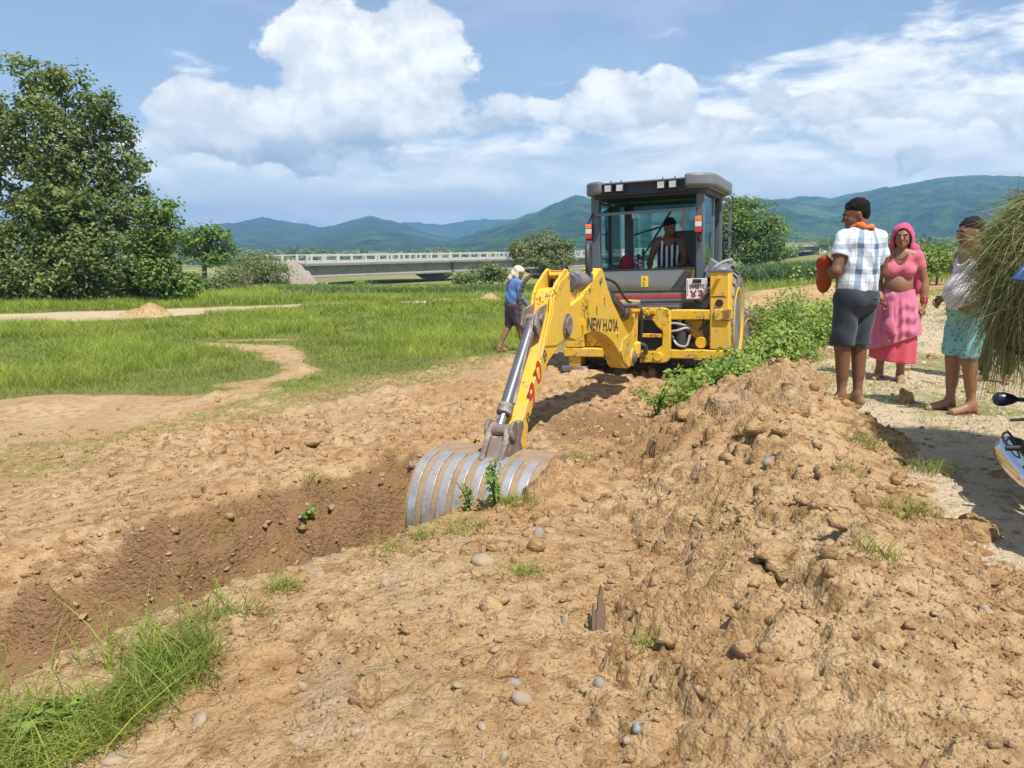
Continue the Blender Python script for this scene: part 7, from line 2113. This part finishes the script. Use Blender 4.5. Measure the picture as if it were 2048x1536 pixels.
for i, (px, py, wd, ht, tl, kd, sb, lab) in enumerate(STONES):
    p = hit(px, py + ht * .25); k = p[1] / F_PX / math.cos(PITCH)
    V, Fq = ico(3 if sb == 3 else 2 if kd != 's' else 3, 500 + i, .10 if sb == 3 else .34)
    if kd == 's':
        V = V * (1 + .42 * vnoise(V[:, 0] * 1.9 + i, V[:, 1] * 1.9 + V[:, 2] * 1.7, i)[:, None] + .26 * vnoise(V[:, 0] * 5 + i, V[:, 1] * 5 - V[:, 2] * 4, i + 9)[:, None] + .14 * vnoise(V[:, 0] * 11 + i, V[:, 1] * 10 - V[:, 2] * 9, i + 19)[:, None])
    t_ = R_(tl); c_, s_ = math.cos(t_), math.sin(t_)
    a_, b_ = wd / 2 * k, ht / 2 * k
    if tl > 50: a_, b_ = b_, a_
    V = V * np.array([a_, (a_ + b_) * .5, b_])
    V = np.stack([V[:, 0] * c_ - V[:, 2] * s_, V[:, 1], V[:, 0] * s_ + V[:, 2] * c_], -1)
    hz_ = V[:, 2].max()
    o = np_mesh('clod' if kd == 's' and 'boulder' not in lab and 'rock' not in lab else 'stone', V, Fq, {'g': M_STONE_G, 'w': M_STONE_W, 'b': M_STONE_B, 's': M_SOIL}[kd], None, True, np.tile([[0, .1, .15]], (len(V), 1)))
    o.location = (p[0], p[1] + b_ * .2, p[2] + hz_ * (-.12 if kd != 's' else -.12)); o.rotation_euler = (0, 0, rr_.uniform(-.3, .3))
    tag(o, lab, 'clod' if o.name.startswith('clod') else 'stone')

# the grey splinter of wood standing in the heap
p0 = hit(1192, 1262)
M_WOODG = simple_mat('weathered_wood', (0.145, 0.095, 0.060), .9, var=.5, scale=5, bump=.8, bscale=30)
mb = MB(); kk = p0[1] / F_PX * .66
for pts, th in (([(-2, 0), (30, -4), (34, -40), (33, -75), (27, -88), (25, -118), (19, -125), (14, -100), (9, -96), (6, -60), (1, -52)], .014), ([(-14, -4), (-3, 0), (1, -48), (-4, -74), (-9, -70), (-13, -40)], .012)):
    mb.prism([(u * kk, -v * kk * 1.08) for u, v in pts], lambda u, v, w_: Vector((u, w_ + v * .5, v)), -th, th)
o = mb.build('wood_splinter', M_WOODG, None, 0, bevel=.004); o.location = (p0[0], p0[1], p0[2] - .01)
tag(o, 'jagged grey splinter of weathered wood stuck in a crack of the soil', 'wood')

# ------------------------------------------------------------------ weeds and tufts
def leafy_plant(name, label, px, py, h_px, n_leaf, leaf, seed, spread=.5, Y=None, mat=None, cat='plant', base=None, stems=5):
    r_ = np.random.default_rng(seed)
    b = base if base is not None else (hit(px, py) if Y is None else gp(px, Y))
    H = h_px * b[1] / F_PX
    root = empty(name, tuple(b)); tag(root, label, cat)
    mb = MB(); C = []; N = []; T = []
    for s in range(stems):
        th = r_.uniform(0, 2 * math.pi); ln = spread * H * r_.uniform(.3, 1.1); hh = H * r_.uniform(.55, 1.05)
        path = catmull([(0, 0, -.01), (math.cos(th) * ln * .35, math.sin(th) * ln * .35, hh * .55), (math.cos(th) * ln, math.sin(th) * ln, hh)], 6)
        mb.tube(path, list(np.linspace(.010, .003, len(path)) * (H / .4) ** .5), 5)
        for q in range(n_leaf // stems):
            t_ = r_.uniform(.2, 1.0); c_ = path[int(t_ * (len(path) - 1))]; d = r_.normal(size=3); d[2] *= .4; d = unit(d)
            C.append(c_ + d * leaf * .75); N.append(unit(np.array([0, 0, 1.0]) + d * .5 + r_.normal(size=3) * .3)); T.append(r_.random())
    mb.build('stem', M_WEED, root)
    C, N, T = np.array(C), np.array(N), np.array(T)
    V, Fq = leaves(C, N, leaf * r_.uniform(.7, 1.3, len(C)), leaf * .62 * r_.uniform(.8, 1.2, len(C)), r_)
    tag(np_mesh('leaves', V, Fq, mat or M_WEED, root, False, np.repeat(np.stack([T, (T > .9) * .5, T * 0], -1), 4, 0)), kind='stuff')
    return root


WEED = [(1.35, 7.75), (2.2, 8.75), (2.95, 9.55), (3.75, 10.5), (4.35, 11.7), (4.75, 12.8), (5.5, 14.6)]
rw = np.random.default_rng(12)
P_ = []
seg = [math.dist(WEED[i], WEED[i + 1]) for i in range(len(WEED) - 1)]; cum_ = np.concatenate([[0], np.cumsum(seg)])
nclump = 420
sv = (.06 + .94 * rw.random(nclump) ** .75) * cum_[-1]
cx = np.interp(sv, cum_, [q[0] for q in WEED]); cy = np.interp(sv, cum_, [q[1] for q in WEED]); wdt = np.interp(sv, cum_, [.30, .42, .36, .42, .62, .66, .60])
off = rw.normal(size=nclump) * wdt * .66
cx += off * .78 ; cy += off * -.62
gapn = fbm(cx, cy, .55, 2, 44)
hh = .88 * (.62 + 1.5 * np.clip(gapn + .12, -.25, .4)) * np.interp(sv, cum_, [.30, .42, .24, .50, .98, 1.05, .9]) * rw.uniform(.45, 1.05, nclump) * np.clip(1.15 - np.abs(off) / wdt * .35, .35, 1.1)
C = []; N = []; T = []; Ln = []
for i in range(nclump):
    n = int(46 + 40 * hh[i]); z0 = float(ground_z(cx[i], cy[i]))
    t = rw.random(n) ** .7; a = rw.uniform(0, 2 * math.pi, n); rad = (.09 + .20 * hh[i]) * rw.random(n) ** .6
    C.append(np.stack([cx[i] + np.cos(a) * rad, cy[i] + np.sin(a) * rad, z0 + hh[i] * t + .02], -1))
    N.append(unit(np.stack([np.cos(a) * .6, np.sin(a) * .6 - .25, np.full(n, .8)], -1) + rw.normal(size=(n, 3)) * .35)); tc = rw.random() * .75
    T.append(np.clip(tc + rw.random(n) * .5, 0, 1)); Ln.append(rw.uniform(.035, .075, n))
C = np.concatenate(C); N = np.concatenate(N); T = np.concatenate(T); Ln = np.concatenate(Ln)
V, Fq = leaves(C, N, Ln, Ln * .66, rw)
tag(np_mesh('weeds', V, Fq, M_WEED, None, False, np.repeat(np.stack([T, (rw.random(len(T)) < .06) * .6, T * 0], -1), 4, 0)), 'thick green weeds between the digger and the path', 'weeds', kind='stuff')
for i, (px, Y, hp, lab) in enumerate([(1578, 12.6, 95, 'tall leafy stem rising from the weeds near the soil bank'), (1622, 13.2, 70, 'branching tall weed left of the man in checked shirt'), (1548, 12.2, 60, 'upright weed right of the front wheel'), (1655, 13.6, 90, 'tallest weed at the right end of the green strip'), (1505, 11.2, 70, 'leafy weed in front of the front wheel')]):
    leafy_plant('weed_plant', lab, px, 0, hp, 90, .06, 60 + i, .35, Y)
leafy_plant('weed_plant', 'small bright weed on the soil below the machine', 0, 0, 72, 110, .055, 70, .55, base=np.array([1.50, 7.85, float(surf_z(1.50, 7.85))]))
leafy_plant('weed_plant', 'leafy green weed growing in front of the bucket', 990, 1016, 100, 90, .046, 71, .4)
leafy_plant('weed_plant', 'thin weed at the left part of the bucket', 938, 1022, 72, 50, .038, 72, .4, stems=4)
leafy_plant('weed_plant', 'small broad leaved weed on the far trench wall', 618, 1040, 30, 34, .050, 73, .8, stems=4)
leafy_plant('weed_plant', 'low clump of round leaves in the lower left corner', 60, 1470, 70, 70, .05, 74, .8)
leafy_plant('weed_plant', 'low clump of pale leaves beside the near grass', 150, 1445, 50, 46, .045, 75, .8)


def tuft(label, px, py, n, h, spread, seed, dry=0.2, lean=.9, wd=.005, thing=True):
    r_ = np.random.default_rng(seed); b = hit(px, py)
    X = b[0] + r_.normal(size=n) * spread; Y = b[1] + r_.normal(size=n) * spread * .8
    o = blade_mesh('grass_tuft', X, Y, h * r_.uniform(.4, 1.2, n), wd * r_.uniform(.7, 1.3, n), M_GRASS, r_, lean, None, np.clip(r_.random(n) * .6 + dry - .3, 0, 1), 3, z=surf_z(X, Y), origin=b)
    o.location = tuple(b); tag(o, label, 'grass tuft')


for i, a in enumerate([('green grass tuft right of the leafy weed at the bucket', 1030, 1006, 260, .10, .085, .3), ('trampled grass on the bank in front of the bucket', 925, 1060, 200, .08, .10, .5), ('dark grass tuft in the soil left of the wood splinter', 1050, 1150, 120, .09, .05, .35),
                       ('faint grass tuft at the lip beyond the trench', 636, 970, 90, .10, .06, .4), ('thin grass tuft on the far trench wall', 447, 1066, 70, .07, .05, .4), ('grass tuft at the corner of the near trench lip', 568, 1178, 110, .10, .045, .35),
                       ('dry grass tuft on the right foot of the heap', 1865, 945, 170, .13, .09, .8), ('yellow dry tuft between the heap and the path', 1820, 1030, 150, .12, .08, .7), ('small tuft on the near face of the heap', 1290, 1290, 60, .09, .03, .3),
                       ('grass tuft with bare roots on the heap', 1760, 1110, 80, .11, .05, .7), ('sparse pale tuft on the middle of the heap', 1690, 940, 90, .08, .06, .8), ('small tuft at the far trench wall foot', 382, 1150, 60, .06, .04, .3), ('grass tuft behind the bucket near the dipper', 1165, 918, 140, .09, .09, .5),
                       ('sunlit tuft near the top right of the trench', 775, 1100, 90, .09, .06, .4), ('tuft beside the trench below the bucket corner', 835, 1075, 90, .09, .05, .5), ('dry tuft under the motorcycle side of the heap', 1730, 885, 110, .12, .06, .85)]):
    tuft(a[0], a[1], a[2], a[3], a[4], a[5], 200 + i, a[6])
# the grassy near lip of the trench
rg = np.random.default_rng(31)
Pg = [(-.98, 3.45), (-1.22, 2.95), (-1.36, 2.55), (-1.62, 2.2), (-2.0, 1.9)]
n = 8000; t = .55 + rg.random(n) * 3.45; i0 = np.minimum(t.astype(int), 3); fr = t - i0
bx = np.array([q[0] for q in Pg]); by = np.array([q[1] for q in Pg])
w0 = np.interp(t, [0, 1, 2, 3, 4], [.10, .30, .5, .75, .8])
X = bx[i0] + (bx[i0 + 1] - bx[i0]) * fr - np.abs(rg.normal(size=n)) * w0 * .75 + rg.normal(size=n) * .05; Y = by[i0] + (by[i0 + 1] - by[i0]) * fr + rg.normal(size=n) * .10
k = (surf_z(X, Y) > -.72) & (rg.random(n) < S((fbm(X, Y, .35, 3, 14) + .32) / .35)); X, Y = X[k], Y[k]
blade_mesh('bank_grass', X, Y, .095 * np.exp(rg.normal(size=len(X)) * .45), .0052 * rg.uniform(.6, 1.4, len(X)), M_GRASS, rg, 1.05, np.clip(.22 + fbm(X, Y, .5, 2, 3) * .8 + rg.normal(size=len(X)) * .2, 0, 1), np.clip(rg.random(len(X)) ** 1.25, 0, 1), 4, z=surf_z(X, Y), label='tangled grass on the near lip of the trench')
for i, (px, py, h, lab) in enumerate([(215, 1345, .36, 'tallest grass stalk on the near lip of the trench'), (75, 1440, .26, 'tall grass stalk at the left edge of the near grass'), (310, 1330, .20, 'medium grass stalk in the middle of the near grass')]):
    r_ = np.random.default_rng(90 + i); b = hit(px, py); m_ = 9
    o = blade_mesh('grass_stalk', b[0] + r_.normal(size=m_) * .012, b[1] + r_.normal(size=m_) * .012, h * r_.uniform(.5, 1.1, m_), np.full(m_, .007), M_GRASS, r_, .35, r_.random(m_) * .4 + .6, r_.random(m_) * .4, 5, z=np.full(m_, b[2]), origin=b); o.location = tuple(b); tag(o, lab, 'grass')
# dry verge beside and on the path, and litter on the soil
X, Y = scatter_field(42000, 5.2, 26, .24, .72, rg); pd_, ps_, _ = poly_dist(X, Y, PATH_EDGE); q = pd_ * ps_
k = rg.random(len(X)) < (np.exp(-((q + .15) / .55) ** 2) * .9 + .75 * np.exp(-((q + 1.75) / .75) ** 2) * S((fbm(X, Y, 1.2, 3, 23) + .18) / .25) + .5 * np.exp(-((q + 4.2) / .9) ** 2)) * (Y > 5.2 + 1.4 * (q > -.5)) * (surf_z(X, Y) < ground_z(X, Y) + .01)
X, Y = X[k], Y[k]
blade_mesh('verge_grass', X, Y, (.045 + .05 * rg.random(len(X))) * np.exp(rg.normal(size=len(X)) * .3), .0009 * Y * rg.uniform(.6, 1.2, len(X)), M_GRASS, rg, 1.1, np.clip(rg.random(len(X)) * .8 + .2, 0, 1), np.clip(rg.random(len(X)) * 1.1, 0, 1), 2, label='short dry grass along the dirt path')
X, Y = polar_scatter(2600, 1.9, 8, -.7, .7, 1.1); k = rr_.random(len(X)) < bare(X, Y) * S((fbm(X, Y, .9, 2, 28) + .1) / .3); X, Y = X[k], Y[k]
blade_mesh('dry_litter', X, Y, .018 + .012 * rg.random(len(X)), .0028 * rg.uniform(.6, 1.3, len(X)), M_HAY, rg, 3.6, None, rg.random(len(X)), 3, z=surf_z(X, Y) + .004, label='dry grass stems and rootlets littering the dug soil', cat='litter')

# small post by the shrub
b = gp(491, 40); mb = MB(); mb.tube([Vector((0, 0, -.1)), Vector((.02, 0, .5)), Vector((0, 0, 1.0))], [.07, .06, .055], 7); o = mb.build('wooden_post', M_WOODG, None); o.location = tuple(b); tag(o, 'short wooden post in the grass in front of the pale shrub', 'post')

# ------------------------------------------------------------------ the motorcycle with its load of cut grass
MO = empty('motorcycle'); hd = np.array([-.32, -.947]); MO.location = (3.03, 4.10, float(ground_z(3.03, 4.10)) - .005); MO.rotation_euler = (0, R_(4), math.atan2(-hd[0], hd[1]))
tag(MO, 'parked motorcycle with chrome silencer, cut off by the right edge', 'motorcycle')
M_BIKEB = simple_mat('black_bike_paint', (.012, .013, .016), .25, var=.1, coat=.5); M_ALU = simple_mat('cast_alloy', (.42, .42, .42), .4, .8, dirt=(.3, .24, .17), dirt_amt=.3)
def mwheel(y):
    w_ = empty('wheel', (0, y, .30)); w_.parent = MO
    mb = MB(); mb.lathe([(.235, -.03), (.26, -.048), (.292, -.035), (.30, 0), (.292, .035), (.26, .048), (.235, .03)], (0, 0, 0), (1, 0, 0), 36); mb.build('tyre', M_TYRE, w_)
    mb = MB(); mb.lathe([(.205, -.03), (.236, -.034), (.236, .034), (.205, .03), (.225, 0)], (0, 0, 0), (1, 0, 0), 36); mb.lathe([(.01, -.06), (.055, -.05), (.055, .05), (.01, .06)], (0, 0, 0), (1, 0, 0), 18)
    for k in range(10):
        a_ = 2 * math.pi * k / 10; mb.bar((.0, .04 * math.cos(a_), .04 * math.sin(a_)), (0, .22 * math.cos(a_ + .1), .22 * math.sin(a_ + .1)), .012, .02)
    mb.build('rim', M_ALU, w_)
mwheel(0); mwheel(1.27)
mb = MB()
for p_, q_ in (((.0, .0, .32), (0, .45, .42)), ((0, .45, .42), (0, .95, .36)), ((0, .95, .36), (0, 1.02, .85)), ((0, 1.02, .85), (0, .35, .72)), ((0, .35, .72), (0, -.25, .78)), ((0, .35, .72), (0, .45, .42))): mb.cyl(p_, q_, .025, n=8)
for sx in (-1, 1): mb.cyl((.09 * sx, 1.27, .30), (.09 * sx, 1.05, .95), .024, n=8); mb.cyl((.10 * sx, 0, .32), (.12 * sx, .1, .70), .022, n=8)
mb.build('frame', M_BIKEB, MO)
mb = MB(); mb.sphere((0, .72, .83), (.13, .26, .13), 18, 12); mb.build('fuel_tank', M_BIKEB, MO)
mb = MB(); mb.prism([(-.36, .80), (-.30, .86), (.20, .80), (.45, .84), (.45, .74), (-.30, .74)], lambda u, v, w_: Vector((w_, u, v)), -.12, .12); mb.build('seat', M_SEAT, MO, bevel=.03)
mb = MB(); mb.box((-.14, .48, .26), (.14, .86, .56)); mb.cyl((0, .78, .5), (0, .95, .70), .085, n=16); mb.cyl((.14, .55, .36), (.20, .55, .36), .11, n=20); mb.build('engine', M_ALU, MO, bevel=.02)
mb = MB(); mb.lathe([(.02, -.02), (.09, 0), (.09, .09), (.05, .15)], (0, 1.16, .90), (0, -1, 0), 20); mb.build('headlamp', M_CHROME, MO)
mb = MB(); mb.tube([Vector(p) for p in catmull([(-.30, .86, 1.0), (-.16, .98, 1.0), (0, 1.02, .97), (.16, .98, 1.0), (.30, .86, 1.0)], 5)], .012, 8); mb.build('handlebar', M_CHROME, MO)
for sx in (-1, 1):
    mb = MB(); mb.cyl((.19 * sx, .955, 1.0), (.30 * sx, .86, 1.0), .017, n=10); mb.build('grip', M_HOSE, MO)
mb = MB(); mb.tube([(0 + .0, .30 * math.cos(a_) * 1.16, .30 + .30 * math.sin(a_) * 1.16) for a_ in np.linspace(R_(40), R_(190), 12)], .055, 8); mb.build('rear_mudguard', M_BIKEB, MO)
# chrome silencer with heat shield on the right-hand side
sp_ = [(.17, .60, .20), (.23, .42, .235), (.265, .24, .285), (.275, .08, .335)]
mb = MB(); pth = catmull(sp_, 6); rad = list(np.interp(np.linspace(0, 1, len(pth)), [0, .2, .35, .9, 1.0], [.03, .055, .078, .088, .066])); mb.tube([Vector(p) for p in pth], rad, 20); sil = mb.build('silencer', M_CHROME, MO)
mb = MB(); mb.cyl((.276, .085, .334), (.277, .066, .340), .050, n=18); mb.build('silencer_mouth', M_BLACK, sil)
mb = MB(); mb.tube([Vector(p) for p in catmull([(.292, .12, .425), (.325, .16, .415), (.33, .26, .39), (.30, .30, .385), (.285, .24, .40), (.292, .12, .425)], 5)], .007, 6); mb.build('shield_clip', M_BLACK, sil)
mb = MB()
pr_ = []
for i in range(15):
    x_ = .22 + i * .0092; pr_ += [(.0150, x_), (.0150, x_ + .005), (.0115, x_ + .0055), (.0115, x_ + .0088)]
mb.lathe([(.006, .16), (.008, .219)] + pr_ + [(.010, .36)], (0, .36, .40), (1, 0, -.02), 14); mb.build('footpeg', M_HOSE, MO)
mb = MB(); mb.cyl((.08, -.14, .545), (.20, -.16, .55), .012, n=8); mb.lathe([(.012, .0), (.030, .03), (.042, .07), (.040, .10), (.02, .122), (.002, .126)], (.18, -.155, .55), (1, -.05, .02), 16); mb.build('indicator', simple_mat('navy_indicator', (.015, .017, .045), .3), MO)
mb = MB(); mb.bar((.08, -.06, .46), (.235, -.08, .445), .022, .014); mb.build('pillion_step', M_OLDST, MO)
mb = MB()
for sx in (-1, 1): mb.cyl((.13 * sx, .15, .78), (.16 * sx, -.55, .80), .012, n=8)
for y_ in (-.1, -.3, -.5): mb.cyl((-.16, y_, .80), (.16, y_, .80), .010, n=8)
mb.build('rack', M_BIKEB, MO)
mb = MB(); mb.cyl((-.12, .5, .30), (-.28, .55, .01), .012, n=8); mb.build('side_stand', M_BIKEB, MO)

# the load of cut grass: drooping strands over a packed core
GB = np.array([3.41, 4.64, 1.27]); rb = np.random.default_rng(8)
LO = empty('grass_load', tuple(GB)); tag(LO, 'huge load of freshly cut grass drooping over the motorcycle at the right edge', 'grass load')
V, Fq = ico(4, 5, .04); V = V * np.array([.50, .44, .48]); tag(np_mesh('packed_core', V, Fq, M_HAY, LO, True, np.tile([[.05, .15, 0]], (len(V), 1))), kind=None)
n = 10000
d = unit(rb.normal(size=(n, 3))); d[:, 2] = np.where(d[:, 2] < -.5, -d[:, 2], d[:, 2])
B0 = d * np.array([.50, .46, .50]) * rb.uniform(.75, 1.0, n)[:, None]
tang = unit(np.cross(d, rb.normal(size=(n, 3)) * .6 + np.array([0.5, .2, 1.0]))); sl = unit(unit(np.cross(d, rb.normal(size=(n, 3)))) * 1.0 + tang * .35 + d * rb.uniform(.0, .65, n)[:, None] + [0, 0, -.15])
L = rb.uniform(.16, .46, n); wv = unit(np.cross(sl, rb.normal(size=(n, 3))))
rows = []; segs = 4; rb_dr = rb.uniform(.15, .75, n)
for s in range(segs + 1):
    t = s / segs; c = B0 + sl * (L * t)[:, None] + np.array([0, 0, -1.0]) * (L * rb_dr * t * t)[:, None] + d * .03
    wd = .0065 * (1 - .75 * t) * rb.uniform(.8, 1.2, n); rows += [c - wv * wd[:, None] * .5, c + wv * wd[:, None] * .5]
Vb = np.stack(rows, 1).reshape(-1, 3); m = 2 * (segs + 1); b = np.arange(n)[:, None] * m
Fb = np.concatenate([b + np.array([2 * s, 2 * s + 1, 2 * s + 3, 2 * s + 2]) for s in range(segs)], 0)
tg_ = np.clip(rb.random(n) * .9 + .1, 0, 1)
tag(np_mesh('strands', Vb, Fb, M_HAY, LO, False, np.repeat(np.stack([tg_, (rb.random(n) < .35) * rb.random(n), tg_ * 0], -1), m, 0)), kind='stuff')
# hanging beard of long stems below the load
n = 3000; a = rb.uniform(0, 2 * math.pi, n); B0 = np.stack([np.cos(a) * .50 * rb.uniform(.5, 1, n), np.sin(a) * .44 * rb.uniform(.5, 1, n), rb.uniform(-.42, -.05, n)], -1)
L = rb.uniform(.15, .42, n); outw = np.stack([np.cos(a), np.sin(a), np.zeros(n)], -1) * rb.uniform(-.05, .25, n)[:, None] + rb.normal(size=(n, 3)) * .08; rows = []; wv = unit(rb.normal(size=(n, 3)) * [1, 1, .1])
for s in range(4):
    t = s / 3; c = B0 + outw * (L * t)[:, None] + np.array([0, 0, -1.0]) * (L * t)[:, None]; wd = .006 * (1 - .7 * t) * np.ones(n); rows += [c - wv * wd[:, None] * .5, c + wv * wd[:, None] * .5]
Vb = np.stack(rows, 1).reshape(-1, 3); m = 8; b = np.arange(n)[:, None] * m
Fb = np.concatenate([b + np.array([2 * s, 2 * s + 1, 2 * s + 3, 2 * s + 2]) for s in range(3)], 0)
tag(np_mesh('hanging_stems', Vb, Fb, M_HAY, LO, False, np.repeat(np.stack([rb.random(n), rb.random(n) * .6, np.zeros(n)], -1), m, 0)), kind='stuff')
p_ = at(2062, 552, 4.24); mb = MB(); mb.prism([(-.13, -.02), (-.02, .10), (.2, .14), (.2, -.06)], lambda u, v, w_: Vector((u, w_ + u * .3, v)), -.02, .02); o = mb.build('blue_sheet', simple_mat('blue_plastic', (.03, .07, .20), .4), None, bevel=.01); o.location = tuple(p_); tag(o, 'blue plastic sheet tucked into the side of the grass load', 'plastic sheet')
